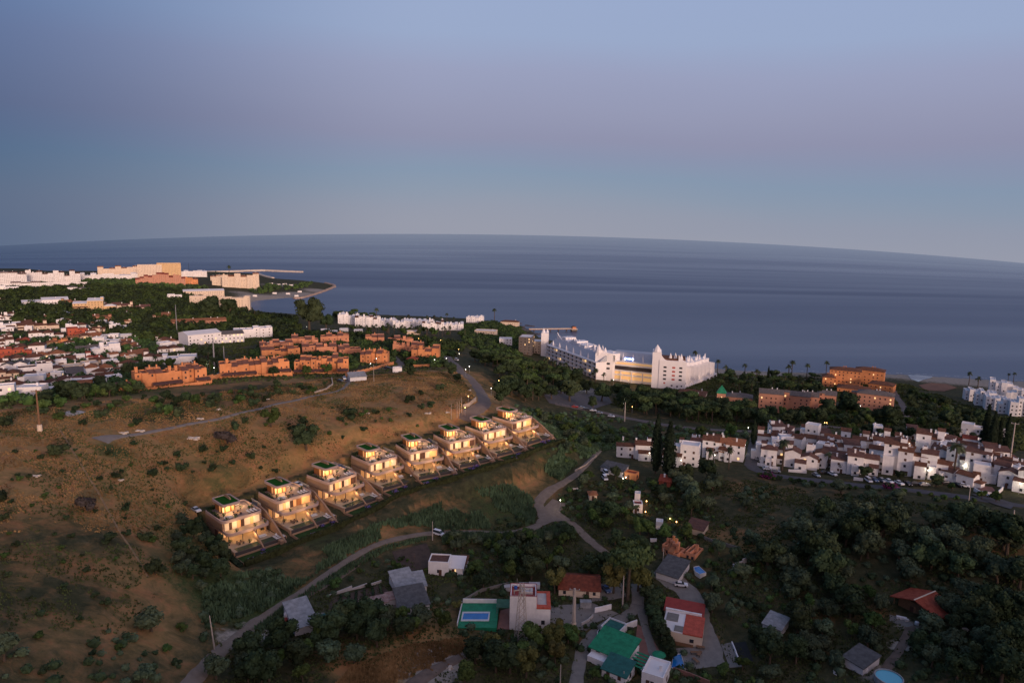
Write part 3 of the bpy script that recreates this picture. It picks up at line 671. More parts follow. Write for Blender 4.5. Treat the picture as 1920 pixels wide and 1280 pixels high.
# ------------------------------------------------------------------ cars
mat('car_white', (.75,.76,.78), .3, spec=.5); mat('car_black', (.02,.02,.025), .25, spec=.6); mat('car_silver', (.38,.39,.42), .3, metal=.5); mat('car_red', (.42,.03,.025), .3, spec=.5); mat('car_blue', (.05,.09,.2), .3, spec=.5)
mat('headlight', (.8,.8,.8), .2); mat('taillight', (.4,.02,.02), .4)
def carproto(paint, van=False):
    t = thing('parked_car', 'car', 'car', (0,0,0))
    b = MB(); W_=.88; hh=1.0
    prof = [(-2.15,.35),(-2.2,.75),(-1.9,.95),(-.9,1.02),(1.3,1.05),(2.1,1.0),(2.18,.6),(2.12,.35)]
    n=len(prof)
    b.add([(-W_,x,z) for x,z in prof]+[(W_,x,z) for x,z in prof],[tuple(range(n)),tuple(range(n,2*n))[::-1]]+[(i,n+i,n+(i+1)%n,(i+1)%n) for i in range(n)],paint)
    top = 1.95 if van else 1.48; r0=(-.95,-.15,1.2,1.95) if not van else (-1.5,-1.0,1.9,2.1)
    # cabin
    y0,y1,y2,y3=r0; a=.80; c=.66
    cab=[(-a,y0,1.02),(a,y0,1.02),(a,y3,1.04),(-a,y3,1.04),(-c,y1,top),(c,y1,top),(c,y2,top),(-c,y2,top)]
    g=MB(); g.add(cab,[(0,1,5,4),(1,2,6,5),(2,3,7,6),(3,0,4,7)],'glass_car'); 
    b.box(-c,c,y1,y2,top-.02,top+.05,paint); b.build('body',t); g.build('window',t)
    wm=MB().tube([(-.11,0,0),(.11,0,0)],.33,'rubber',12).mesh('wheel')
    for sx in (-.80,.80):
        for sy in (-1.35,1.35): ob('wheel',wm,t,(sx,sy,.33))
    hm=MB().box(-.16,.16,-.03,.03,-.08,.08,'headlight').mesh('headlight'); tm=MB().box(-.14,.14,-.03,.03,-.1,.1,'taillight').mesh('taillight')
    for sx in (-.62,.62): ob('headlight',hm,t,(sx,-2.19,.72)); ob('taillight',tm,t,(sx,2.18,.78))
    return t
CARP = {}
def car(px, py, rot, colour, label, van=False, p=None, group='parked cars', rz=None):
    q = p if p is not None else G(px, py)
    key = (colour, van)
    if key not in CARP: CARP[key] = c = carproto('car_'+colour, van)
    else: c = copy_tree(CARP[key])
    KEEP.append((q[0],q[1],3.2))
    z = q[2] if p is not None else gz(q.x,q.y)+.2
    c.location = (q[0], q[1], z); c.rotation_euler = (0,0, math.radians(rot) if rz is None else rz); tag(c, label, 'car', group); return c
# ------------------------------------------------------------------ villas
mat('villa_wall', (.34,.22,.14), .8, .08, .3); mat('villa_trim', (.44,.32,.275), .7, .04, .3); mat('villa_deck', (.22,.17,.15), .8, .1, .6)
mat('villa_floor', (.46,.34,.22), .8, .08, .6); mat('roof_lawn', (.018,.085,.012), .95, .3, 1.2, spec=.05); mat('lawn', (.035,.065,.020), .95, .3, .6, spec=.05); mat('villa_wood', (.33,.13,.045), .6, .15, 1)
mat('villa_glass', (.85,.6,.35), .4, 0, emit=(1,.53,.22), es=.45); mat('villa_glass2', (.8,.45,.2), .4, emit=(1,.40,.12), es=.35); mat('curtain', (.75,.6,.42), .9, emit=(1,.60,.29), es=.28)
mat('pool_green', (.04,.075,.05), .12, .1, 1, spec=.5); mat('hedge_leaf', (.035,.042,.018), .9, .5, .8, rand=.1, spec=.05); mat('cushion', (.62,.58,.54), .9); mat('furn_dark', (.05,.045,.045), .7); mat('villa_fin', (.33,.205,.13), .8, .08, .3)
def rrect(x0,x1,y0,y1,r,n=5,corners=(1,1,1,1)):
    out=[]
    for (cx,cy,a0),on in zip([(x1-r,y0+r,-90),(x1-r,y1-r,0),(x0+r,y1-r,90),(x0+r,y0+r,180)],corners):
        if on:
            for k in range(n+1):
                a=math.radians(a0+90*k/n); out.append((cx+r*math.cos(a),cy+r*math.sin(a)))
        else:
            a=math.radians(a0+45); out.append((cx+r*math.copysign(1,math.cos(a)),cy+r*math.copysign(1,math.sin(a))))
    return out
def lamp(loc, W_, col=(1,.62,.30), r=.25, name='lamp_light'):
    l = bpy.data.lights.new(name,'POINT'); l.energy=W_; l.color=col; l.shadow_soft_size=r
    o = bpy.data.objects.new(name,l); COL.objects.link(o); o.location=loc; return o
VM = {}
def villa_meshes():
    def reg(k, mb, smooth=False): VM[k] = mb.mesh(k.split('#')[0], smooth)
    w = MB()
    w.box(.4,12.1,-9.5,0,-3.5,3.15,'villa_wall'); w.box(.4,12.1,-12.2,0,3.58,6.75,'villa_wall'); w.box(0,.4,-12.4,0,3.6,6.75,'villa_wall'); w.box(12.1,12.5,-12.4,0,-3,6.75,'villa_wall')
    w.box(0,.4,-9.5,0,-3,3.2,'villa_wall'); w.box(12.9,13.3,-14,-9.5,-.2,3.1,'villa_wall')
    w.box(.4,12.1,-12.2,-9.5,-3.5,-.4,'villa_wall')
    reg('wall', w)
    for key,(x0,x1,y0,y1,r,zt) in {'roof_terrace':(-.3,12.8,-13,.3,1.6,7.2),'balcony':(0,13.6,-16.3,-9.6,1.8,3.6)}.items():
        m_=MB(); o_=rrect(x0,x1,y0,y1,r,6,(1,key=='roof_terrace',1 if key=='roof_terrace' else 0,1)); i_=rrect(x0+.35,x1-.35,y0+.35,y1-.35,r-.3,6,(1,key=='roof_terrace',1 if key=='roof_terrace' else 0,1))
        m_.prism(i_,zt-.5,zt-.02,'villa_deck' if key=='roof_terrace' else 'villa_floor'); m_.ring(o_,i_,zt-.62,zt+.42,'villa_trim'); reg(key,m_)
    m_=MB(); o_=rrect(2,7.9,-8.6,.1,1.1,6); i_=rrect(2.4,7.5,-8.2,-.3,.8,6); m_.ring(o_,i_,10.45,11.35,'villa_trim'); m_.prism(i_,10.55,10.95,'villa_trim'); reg('pavilion_roof',m_)
    reg('roof_lawn', MB().prism(rrect(2.42,7.48,-8.18,-.32,.78,6),10.96,11.1,'roof_lawn'))
    f=MB(); f.add([(5.9,-.4,11.1),(6.25,-.4,11.1),(6.25,-5,11.1),(5.9,-5,11.1),(5.9,-1.4,12.2),(6.25,-1.4,12.2),(6.25,-4.4,11.9),(5.9,-4.4,11.9)],[(0,3,2,1),(4,5,6,7),(0,1,5,4),(1,2,6,5),(2,3,7,6),(3,0,4,7)],'villa_fin'); reg('roof_fin',f)
    p=MB(); p.box(2.9,7.2,-5.6,-.7,7.18,10.52,'villa_wood'); reg('pavilion_wall',p)
    for k,(x0,x1,mt) in enumerate([(3.1,3.6,'villa_glass'),(4.1,5.4,'villa_glass2'),(6.0,6.8,'villa_glass2')]): reg('window#p%d'%k, MB().box(x0,x1,-5.72,-5.6,7.3,10.2,mt))
    reg('window#ps', MB().box(2.8,2.9,-4.8,-3.9,7.3,10.2,'villa_glass2'))
    xs=[.7,2.1,3.0,4.6,5.8,6.9,8.8,9.8,11.9]; ms=['curtain','shutter','curtain','villa_glass','shutter','curtain','villa_glass2','curtain']
    for k in range(8): reg('window#m%d'%k, MB().box(xs[k]+.06,xs[k+1]-.06,-12.38,-12.2,3.65,6.55,ms[k]))
    ms2=['villa_glass','shutter','villa_glass','curtain','villa_wood','villa_glass','shutter','curtain']
    for k in range(8): reg('window#l%d'%k, MB().box(xs[k]+.06,xs[k+1]-.06,-9.68,-9.52,.02,3.05,ms2[k]))
    reg('window#ls', MB().box(-.1,0,-8.9,-6.9,.1,2.9,'villa_glass2'))
    for k,x in enumerate((.25,4.6,9.0,13.1)): reg('column#%d'%k, MB().tube([(x,-15.9,0),(x,-15.9,3.1)],.10,'furn_dark',6))
    t=MB(); t.box(-.6,15.6,-18.9,-9.5,-.42,0,'villa_floor'); t.box(-.6,15.6,-21.7,-18.9,-.9,-.45,'villa_floor'); t.box(-.6,15.6,-21.95,-21.6,-3.6,-.12,'furn_dark'); t.box(-.6,15.6,-22.7,-22.4,-3.6,-1.0,'villa_fin'); t.box(-.9,-.6,-21.95,-9.5,-3.6,.06,'villa_fin'); t.box(15.6,15.9,-21.95,-9.5,-3.6,.06,'villa_fin')  # pool front wall coloured dark to stand in for the shadowed gap
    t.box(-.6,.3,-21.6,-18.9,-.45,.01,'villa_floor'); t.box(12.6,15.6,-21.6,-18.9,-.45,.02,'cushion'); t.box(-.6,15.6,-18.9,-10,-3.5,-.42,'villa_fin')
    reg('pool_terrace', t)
    reg('pool', MB().box(.3,12.6,-21.6,-18.9,-.45,-.1,'pool_green'))
    f=MB(); f.prism([(0,0),(1,0),(1,1),(0,1)],0,0.001,'villa_fin'); f=MB()
    yz=[(-16.4,3.5),(-19.5,2.3),(-23.0,-2.9),(-22.3,-2.9),(-21.2,-.4),(-17.0,1.2)]
    def fin(mb,x0,x1,yz):
        n=len(yz); mb.add([(x0,a,b) for a,b in yz]+[(x1,a,b) for a,b in yz],[tuple(range(n)),tuple(range(n,2*n))[::-1]]+[(i,n+i,n+(i+1)%n,(i+1)%n) for i in range(n)],'villa_fin')
    fin(f,7.6,8.0,[(-16.4,3.3),(-18.6,2.6),(-23.4,-1.2),(-23.4,-2.9),(-22.6,-2.9),(-20.5,-.3),(-17.2,.9)]); reg('garden_fin',f)
    f=MB(); fin(f,14.3,14.8,[(-6,7.0),(-11,6.3),(-17,3.4),(-24.6,-1.4),(-25.2,-3.2),(-21.5,-3.4),(-14,-.4),(-6,-.4)]); reg('party_wall',f)
    f=MB(); f.box(12.9,14.2,-23.8,-21.95,-3.5,-.2,'villa_fin'); f.box(12.9,14.2,-25.4,-23.8,-3.5,-2.3,'cushion'); reg('stair',f)
    c=MB(); c.box(12.85,15.1,-6.5,4.2,5.4,5.8,'concrete'); c.box(12.8,15.1,4.0,4.25,5.8,7.5,'villa_fin'); c.box(15.1,15.25,-6.5,4.25,5.0,7.3,'steel'); c.box(12.85,15.1,-6.7,-6.45,3,6.3,'villa_fin'); reg('driveway',c)
    l=MB(); l.box(-.6,15.0,-27.6,-21.95,-4.4,-1.6,'lawn'); reg('garden_lawn',l)
    q=MB(); q.box(-.75,-.6,-27.6,-22,-4.4,-1.3,'villa_fin'); reg('garden_wall',q)
    h=MB(); rnd=random.Random(3); pts=[];nr=[]
    for i in range(420):
        s_=rnd.random()
        if s_<.55: pts.append(Vector((rnd.uniform(.15,1.0),rnd.uniform(-9,0),7.3+rnd.uniform(0,.95))))
        else: pts.append(Vector((rnd.uniform(.2,6),rnd.uniform(-.9,0),7.3+rnd.uniform(0,1.2))))
        nr.append(Vector((0,0,1)))
    leafquads(h,pts,nr,.3,'leaf_dark',rnd); h.box(.15,.8,-9,-.3,7.2,7.7,'leaf_cypress'); h.box(.8,6,-.6,-.1,7.2,7.9,'leaf_cypress'); reg('planter',h)
villa_meshes()
_r=random.Random(8); _f=MB(); leafquads(_f,[Vector((_r.gauss(0,.38),_r.gauss(0,.38),.75+_r.gauss(0,.13))) for _ in range(110)],[Vector((0,0,1))]*110,.15,'petal',_r); FLW=_f.mesh('flowers')
ALT = {}
def hash_(s_): return sum(ord(c_)*(q_+3) for q_, c_ in enumerate(s_))
def alt(me, mname):
    if (me.name, mname) not in ALT:
        m2 = me.copy(); m2.materials[0] = MATS[mname]; ALT[(me.name, mname)] = m2
    return ALT[(me.name, mname)]
ORD = ['leftmost','second','third','fourth','fifth','sixth','seventh','rightmost']
# small movable things of the villas
def sofa_proto():
    t=thing('outdoor_sofa','x','sofa',(0,0,0)); MB().box(-1.3,1.3,-.45,.45,.12,.42,'cushion').build('seat',t); b=MB(); b.box(-1.3,1.3,.3,.5,.4,.8,'cushion'); b.box(-1.4,-1.2,-.45,.45,.12,.6,'cushion'); b.box(1.2,1.4,-.45,.45,.12,.6,'cushion'); b.build('backrest',t)
    MB().box(-1.25,1.25,-.4,.4,0,.12,'furn_dark').build('frame',t); return t
def table_proto():
    t=thing('dining_table','x','table',(0,0,0)); MB().box(-1.2,1.2,-.5,.5,.70,.76,'wood').build('tabletop',t)
    lm=MB().box(-.05,.05,-.05,.05,0,.70,'furn_dark').mesh('leg')
    for x in (-1.05,1.05):
        for y in (-.4,.4): ob('leg',lm,t,(x,y,0))
    return t
def chair_proto():
    t=thing('terrace_chair','x','chair',(0,0,0)); MB().box(-.25,.25,-.25,.25,.42,.48,'furn_dark').build('seat',t); MB().box(-.25,.25,.2,.25,.48,.9,'furn_dark').build('backrest',t)
    lm=MB().box(-.03,.03,-.03,.03,0,.42,'furn_dark').mesh('leg')
    for x in (-.22,.22):
        for y in (-.22,.22): ob('leg',lm,t,(x,y,0))
    return t
def lounger_proto():
    t=thing('sun_lounger','x','sun lounger',(0,0,0)); MB().box(-.35,.35,-1,.45,.26,.38,'cushion').build('mattress',t); b=MB(); b.add([(-.35,.45,.30),(.35,.45,.30),(.35,1.05,.72),(-.35,1.05,.72),(-.35,.45,.40),(.35,.45,.40),(.35,1.0,.82),(-.35,1.0,.82)],[(0,3,2,1),(4,5,6,7),(0,1,5,4),(1,2,6,5),(2,3,7,6),(3,0,4,7)],'cushion'); b.build('backrest',t)
    MB().box(-.3,.3,-.9,.5,0,.26,'furn_dark').build('frame',t); return t
PR = dict(sofa=sofa_proto(), table=table_proto(), chair=chair_proto(), lounger=lounger_proto()); USED=set()
def put(kind, M_, x, y, z, rot, label, group):
    o = PR[kind] if kind not in USED else copy_tree(PR[kind]); USED.add(kind)
    p = M_ @ Vector((x,y,z)); o.location = p; o.rotation_euler=(0,0,M_.to_euler().z+rot); o['label']=label; o['group']=group
def pot(M_,x,y,z,label,group):
    global POTM
    p=M_@Vector((x,y,z)); t=thing('potted_plant',label,'plant',p,0,group); ob('pot',POTM[0],t); ob('foliage',POTM[1],t)
_pm=MB().lathe([(.22,0),(.3,.5),(.25,.5)],'furn_dark',9).mesh('pot'); _r=random.Random(5); _f=MB(); leafquads(_f,[Vector((_r.gauss(0,.28),_r.gauss(0,.28),.85+_r.gauss(0,.22))) for _ in range(70)],[Vector((0,0,1))]*70,.16,'leaf_green',_r); POTM=(_pm,_f.mesh('foliage'))
for i,(vx,vy,vz,rz) in enumerate(VILLA):
    M_=Matrix.Translation((vx,vy,vz))@Matrix.Rotation(rz,4,'Z')@Matrix.Diagonal((1.14,1.14,1,1))
    t=thing('terraced_villa','lit beige villa with green pavilion roof, %s of the row counted from the left'%ORD[i],'villa',(vx,vy,vz),rz,'lit hillside villas',(1.14,1.14,1.0))
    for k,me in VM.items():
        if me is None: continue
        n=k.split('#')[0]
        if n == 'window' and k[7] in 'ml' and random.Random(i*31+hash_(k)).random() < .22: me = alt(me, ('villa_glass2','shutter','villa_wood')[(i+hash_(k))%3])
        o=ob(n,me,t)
    rnd=random.Random(100+i); who='the %s villa'%ORD[i]
    sc_=1.0
    for (x,y,z,W_) in ((4.6,-7.6,9.6,1100),(9.6,-4.5,9.0,700),(3.4,-14.0,5.7,230),(9.4,-14.0,5.7,230),(3.5,-12.6,2.5,300),(10,-12.6,2.5,300),(7,-18.2,2.6,260)):
        lamp(M_@Vector((x,y,z)),W_*sc_)
    put('sofa',M_,2.6,-10.8,7.18,0,'pale sofa at the front left of the roof terrace of %s'%who,'sofas on the roof terraces')
    put('sofa',M_,8.6,-2.2,7.18,0,'pale sofa at the back of the roof terrace of %s'%who,'sofas on the roof terraces')
    put('table',M_,6.0,-9.6,7.18,0,'wooden dining table before the roof pavilion of %s'%who,'dining tables on the roof terraces')
    for x,y,r in ((5.3,-8.7,0),(6.7,-8.7,0),(5.3,-10.5,3.14),(6.7,-10.5,3.14)): put('chair',M_,x,y,7.18,r,'dark chair around the roof terrace table of %s'%who,'dark chairs around the roof table of %s'%who)
    for k,x in enumerate((9.2,10.3,11.4)): put('lounger',M_,x,-10.6,7.18,.2,'white sun lounger on the roof terrace of %s'%who,'sun loungers on the roof terrace of %s'%who)
    put('table',M_,3.2,-17.2,0,0,'wooden table beside the pool of %s'%who,'tables by the pools')
    for x,y,r in ((2.6,-16.4,0),(3.8,-16.4,0),(2.6,-18,3.14),(3.8,-18,3.14)): put('chair',M_,x,y,0,r,'dark chair round the poolside table of %s'%who,'dark chairs by the pool of %s'%who)
    put('sofa',M_,10.2,-17.3,0,0,'pale outdoor sofa on the pool terrace of %s'%who,'sofas on the pool terraces')
    put('lounger',M_,13.6,-20.2,.02,0,'left white sun lounger by the pool of %s'%who,'sun loungers beside the pools'); put('lounger',M_,14.8,-20.2,.02,0,'right white sun lounger by the pool of %s'%who,'sun loungers beside the pools')
    for x,y,z,w_ in ((1.6,-12,7.18,'front left of the roof terrace'),(11.8,-7.5,7.18,'right edge of the roof terrace'),(8.6,-6.2,7.18,'right of the roof pavilion'),(3.0,-15.4,3.58,'left end of the balcony'),(12.6,-14.4,3.58,'right end of the balcony'),(4.2,-12.2,7.18,'front edge of the roof terrace'),(10.6,-8.2,7.18,'middle of the roof terrace'),(2.2,-8.4,7.18,'left of the roof terrace table'),(9.0,-15.2,3.58,'middle of the balcony'),(5.6,-18.4,0,'pool edge'),(1.2,-14.6,0,'left side of the pool terrace'),(12.2,-12.5,0,'right side of the pool terrace')): pot(M_,x,y,z,'small potted plant at the %s of %s'%(w_,who),'potted plants on the villas')
    for k in range(rnd.randint(3,5)):
        x,y=rnd.uniform(0,15.5),rnd.uniform(-28,-23.5); me,tm=TREE['flower'][k%2]; p=M_@Vector((x,y,-1.62)); s_=rnd.uniform(.7,1.3)
        f=thing('lavender_bush','purple flowering bush on the lower lawn of %s'%who,'flowers',p,0,'purple flower bushes in the garden of %s'%who,(s_,s_,s_)); ob('flowers',FLW,f)
        ob('foliage',me,f)
    if i in (0,1,2,4,6):
        cc={0:'white',1:'white',2:'blue',4:'black',6:'silver'}[i]; q=M_@Vector((14.0,-1.2,5.82))
        if i==0: q=M_@Vector((-2.0,2.0,6.4)); q.z=max(gz(q.x,q.y)+.1,q.z-1.5)
        car(0,0,0,cc,'%s car parked in the driveway of %s'%(cc,who),p=q,rz=rz+.1,group='cars in the villa driveways')
    KEEP += [((M_@Vector((x,y,0))).x,(M_@Vector((x,y,0))).y,5) for x in (2,7,12,16) for y in (2,-4,-10,-16,-22,-27)]
# hedges
def hedge(name,label,pts,w_,h,m='hedge_leaf',world=True,cat='hedge',seed=0,dens=14,group=None):
    rnd=random.Random(seed); mb=MB(); P_=[Vector(p) for p in pts]
    for a,b in zip(P_,P_[1:]):
        L_=(b-a).length; d=(b-a).normalized(); s_=Vector((-d.y,d.x,0)).normalized()*w_/2
        n=max(1,int(L_/2.5))
        for k in range(n):
            p=a+(b-a)*k/n; q=a+(b-a)*(k+1)/n
            mb.add([p-s_*.8+Vector((0,0,-1)),q-s_*.8+Vector((0,0,-1)),q+s_*.8+Vector((0,0,-1)),p+s_*.8+Vector((0,0,-1)),p-s_*.8+Vector((0,0,h*.9)),q-s_*.8+Vector((0,0,h*.9)),q+s_*.8+Vector((0,0,h*.9)),p+s_*.8+Vector((0,0,h*.9))],[(0,3,2,1),(4,5,6,7),(0,1,5,4),(1,2,6,5),(2,3,7,6),(3,0,4,7)],m)
        N_=int(L_*dens); pt=[];nr=[]
        for _ in range(N_):
            t=rnd.random(); sd=rnd.choice((-1,1,0)); z=h*rnd.random() if sd else h*rnd.uniform(.85,1.1)
            pt.append(a+(b-a)*t+s_*(sd*rnd.uniform(.85,1.1) if sd else rnd.uniform(-1,1))+Vector((0,0,z))); nr.append(Vector((s_.x*sd,s_.y*sd,.4)))
        leafquads(mb,pt,nr,.26,m,rnd)
    o=mb.build(name); return tag(o,label,cat,group)
hp=[]
for i,(vx,vy,vz,rz) in enumerate(VILLA):
    M_=Matrix.Translation((vx,vy,vz))@Matrix.Rotation(rz,4,'Z'); hp.append(M_@Vector((-.6 if i==0 else 3,-32.0,-2.6)))
    if i==7: hp.append(M_@Vector((18.6,-31.8,-2.6)))
hedge('hedge','long clipped hedge along the foot of the villa gardens',hp,1.5,2.3,seed=5,dens=22)
M0=Matrix.Translation(VILLA[0][:3])@Matrix.Rotation(VILLA[0][3],4,'Z')
hedge('hedge','dark overgrown hedge along the left side of the nearest villa',[M0@Vector(v) for v in ((-2.4,1,4.0),(-2.6,-8,1.0),(-2.4,-18,-1.5),(-2,-32,-3.2))],2.2,1.8,m='leaf_dark',seed=6,dens=26)
# ------------------------------------------------------------------ building kit
def face_cam(p, rot=0): return math.atan2(-p[0], p[1]) * 1.0 + math.radians(rot)
WIN = {}
for k, m_ in dict(dark='window_dark', lit='window_lit', shut='shutter', red='shutter_red').items():
    WIN[k] = MB().box(-.5, .5, -.04, .06, -.5, .5, m_).mesh('window')
DOORM = MB().box(-.5, .5, -.05, .05, 0, 1, 'shutter').mesh('door')
CHM = MB().box(-.35, .35, -.3, .3, -.6, 1.1, 'white').box(-.42, .42, -.37, .37, 1.1, 1.22, 'white').mesh('chimney')
CHMT = MB().box(-.35, .35, -.3, .3, -.6, 1.1, 'terra').box(-.42, .42, -.37, .37, 1.1, 1.22, 'terra').mesh('chimney')
def windows(t, rnd, x0, x1, y, z0, z1, side='f', sz=(1.15, 1.3), pitch=3.3, st=2.9, kinds=('dark',)*7+('lit',), skip=.12):
    """rows of window parts on one face; side f: face at y, x from x0 to x1; side r/l: face at x=y, running x0..x1 in local y"""
    n = max(1, int((x1 - x0) / pitch)); rows = max(1, int((z1 - z0 + .4) / st))
    for r in range(rows):
        for c in range(n):
            if rnd.random() < skip: continue
            a = x0 + (c + .5) * (x1 - x0) / n; z = z0 + r * st + 1.6
            if z + sz[1]/2 > z1: continue
            k = rnd.choice(kinds)
            if side == 'f': ob('window', WIN[k], t, (a, y - .03, z), 0, (sz[0], 1, sz[1]))
            else: ob('window', WIN[k], t, (y + (.03 if side == 'r' else -.03), a, z), math.pi/2 * (1 if side == 'r' else -1), (sz[0], 1, sz[1]))
def roofpart(t, mb_name, kind, x0, x1, y0, y1, z, m, H=None, wallm='white'):
    mb = MB()
    if kind == 'gable': h = min(2.4, (y1-y0)*.22); mb.gable(x0, x1, y0, y1, z, h, m, .35)
    elif kind == 'gabley': h = min(2.4, (x1-x0)*.22); mb.gable(x0, x1, y0, y1, z, h, m, .35, 'y')
    elif kind == 'hip': h = min(2.2, min(y1-y0, x1-x0)*.24); mb.hip(x0, x1, y0, y1, z+.12, h, m, .45)
    elif kind == 'shed': h = (y1-y0)*.22; mb.shed(x0, x1, y0, y1, z, z+h, m)
    else:
        h = .0; mb.box(x0+.3, x1-.3, y0+.3, y1-.3, z-.25, z+.02, m)
    return mb.build('roof', t), h
def house(px, py, wpx, hpx, rot, wall, roof, rt, label, cat='house', group=None, dep=None, wing=0, annex=False, chim=1, lit=.12, seed=None, name='house', storey=2.9, win=True, kinds=None, side=True, p=None, wm=None, hm=None, door=True):
    p = G(px, py) if p is None else p; k = mpp(p); W_ = wm or wpx * k; H = hm or hpx * k / math.cos(math.atan2(CAMZ - p.z, math.hypot(p.x, p.y)))
    D = dep or min(max(W_ * .8, 5.5), 12); rnd = random.Random(seed or int(px * 7 + py * 13))
    rz = face_cam(p, rot)
    c = Vector((p.x, p.y, 0))
    z = min(gz(p.x, p.y), gz(p.x + 3, p.y + 3), gz(p.x - 3, p.y + 3)) 
    t = thing(name, label, cat, (p.x, p.y, p.z), rz, group)
    def RH(w_, d_): return {'gable': min(2.4, d_*.22), 'gabley': min(2.4, w_*.22), 'hip': min(2.2, min(d_, w_)*.24), 'shed': d_*.22}.get(rt, .5)
    rh = RH(W_, D); h = max(2.6, H - rh); x0, x1 = -W_/2, W_/2; w = MB(); vols = [(x0, x1, 0, D, h)]
    if annex and W_ > 9.5:
        c_ = x0 + W_*rnd.uniform(.42, .6); k_ = rnd.uniform(.72, .86)
        vols = [(x0, c_, 0, D, h), (c_, x1, rnd.uniform(.6, 2.0), D*.92, max(2.6, h*k_))]
        if rnd.random() < .5: vols = [(x0, c_, rnd.uniform(.6, 2.0), D*.92, max(2.6, h*k_)), (c_, x1, 0, D, h)]
    for (a0, a1, b0, b1, h_) in vols:
        rr_ = RH(a1-a0, b1-b0); w.box(a0, a1, b0, b1, -3, h_, wall)
        if rt == 'gable':
            hh = rr_ - .12
            for x in (a0, a1-.2): w.add([(x,b0,h_),(x,b1,h_),(x,(b0+b1)/2,h_+hh),(x+.2,b0,h_),(x+.2,b1,h_),(x+.2,(b0+b1)/2,h_+hh)],[(0,1,2)[::-1],(3,4,5),(0,3,5,2),(1,2,5,4),(0,1,4,3)],wall)
        elif rt == 'gabley':
            hh = rr_ - .12; m_ = (a0+a1)/2
            for y in (b0, b1-.2): w.add([(a0,y,h_),(a1,y,h_),(m_,y,h_+hh),(a0,y+.2,h_),(a1,y+.2,h_),(m_,y+.2,h_+hh)],[(0,1,2),(5,4,3),(0,2,5,3),(1,4,5,2),(0,3,4,1)],wall)
        elif rt == 'shed':
            w.add([(a0,b0,h_),(a1,b0,h_),(a1,b1,h_),(a0,b1,h_),(a1,b1,h_+rr_-.1),(a0,b1,h_+rr_-.1)],[(0,3,5),(1,4,2),(3,2,4,5),(0,5,4,1)],wall)
        elif rt == 'flat':
            w.ring([(a0,b0),(a1,b0),(a1,b1),(a0,b1)],[(a0+.3,b0+.3),(a1-.3,b0+.3),(a1-.3,b1-.3),(a0+.3,b1-.3)],h_,h_+.6,wall)
    if wing:
        s_ = 1 if wing > 0 else -1; ww = W_*abs(wing); wh = max(2.6, h*rnd.uniform(.5, .62)); a, b = (x1, x1+ww) if s_ > 0 else (x0-ww, x0)
        w.box(a, b, D*.15, D*.85, -3, wh, wall)
    if annex and h > 4.2:
        aw = W_*rnd.uniform(.3, .55); ax = rnd.choice([x0, x1-aw, x0+(W_-aw)/2]); ah = max(2.6, h*rnd.uniform(.42, .6)); ad = rnd.uniform(1.8, 3.2)
        w.box(ax, ax+aw, -ad, .1, -3, ah, wall); ob('window', WIN['dark'], t, (ax+aw/2, -ad-.03, 1.5), 0, (1.1, 1, 1.2))
        if rnd.random() < .55: MB().shed(ax, ax+aw, -ad, 0, ah, ah+.8, roof if not roof.startswith('white') else 'tile_brown', .2).build('porch_roof', t)
        else: MB().ring([(ax,-ad),(ax+aw,-ad),(ax+aw,-.02),(ax,-.02)],[(ax+.2,-ad+.2),(ax+aw-.2,-ad+.2),(ax+aw-.2,-.1),(ax+.2,-.1)],ah,ah+.8,wall).build('terrace_parapet', t)
        if rnd.random() < .5:
            tw = min(3, W_*.3); tx = rnd.choice([x0+.1, x1-tw-.1]); w.box(tx, tx+tw, D*.4, D*.4+tw, h*.5, h+rh+.9, wall); roofpart(t, 'roof', rnd.choice(['flat','shed']), tx, tx+tw, D*.4, D*.4+tw, h+rh+1.0, roof)
    w.build('wall', t)
    for (a0, a1, b0, b1, h_) in vols: roofpart(t, 'roof', rt, a0, a1, b0, b1, h_ if rt != 'flat' else h_+.15, roof)
    if wing: roofpart(t, 'roof', rnd.choice(['flat','hip']), a, b, D*.15, D*.85, wh, roof)
    for i in range(chim):
        ob('chimney', CHMT if wall.startswith('terra') else CHM, t, (rnd.uniform(x0*.7, x1*.7), D*rnd.uniform(.45, .7), h + rh*.8), 0)
    if win:
        ks = kinds or (('dark',)*6 + (('lit',) if rnd.random() < lit*4 else ('dark',)) + ('shut',)*2)
        for (a0, a1, b0, b1, h_) in vols: windows(t, rnd, a0+.3, a1-.3, b0, -.1, h_, 'f', kinds=ks, pitch=3.2, st=storey, sz=(.95,1.15))
        if side:
            if p.x < 60: windows(t, rnd, .4, D-.4, x1, -.1, h, 'r', kinds=ks, pitch=4.2, st=storey, skip=.3)
            else: windows(t, rnd, .4, D-.4, x0, -.1, h, 'l', kinds=ks, pitch=4.2, st=storey, skip=.3)
        if door: ob('door', DOORM, t, (rnd.uniform(x0*.5, x1*.5), -.03, 0), 0, (1.0, 1, 2.1))
    KEEP.append((p.x + math.sin(-rz)*D*.5, p.y + math.cos(rz)*D*.5, max(W_, D)*.55)); 
    if W_ > 14:
        for q in (-.3, .3): KEEP.append((p.x + math.cos(rz)*W_*q - math.sin(rz)*D*.5, p.y + math.sin(rz)*W_*q + math.cos(rz)*D*.5, D*.7))
    return t
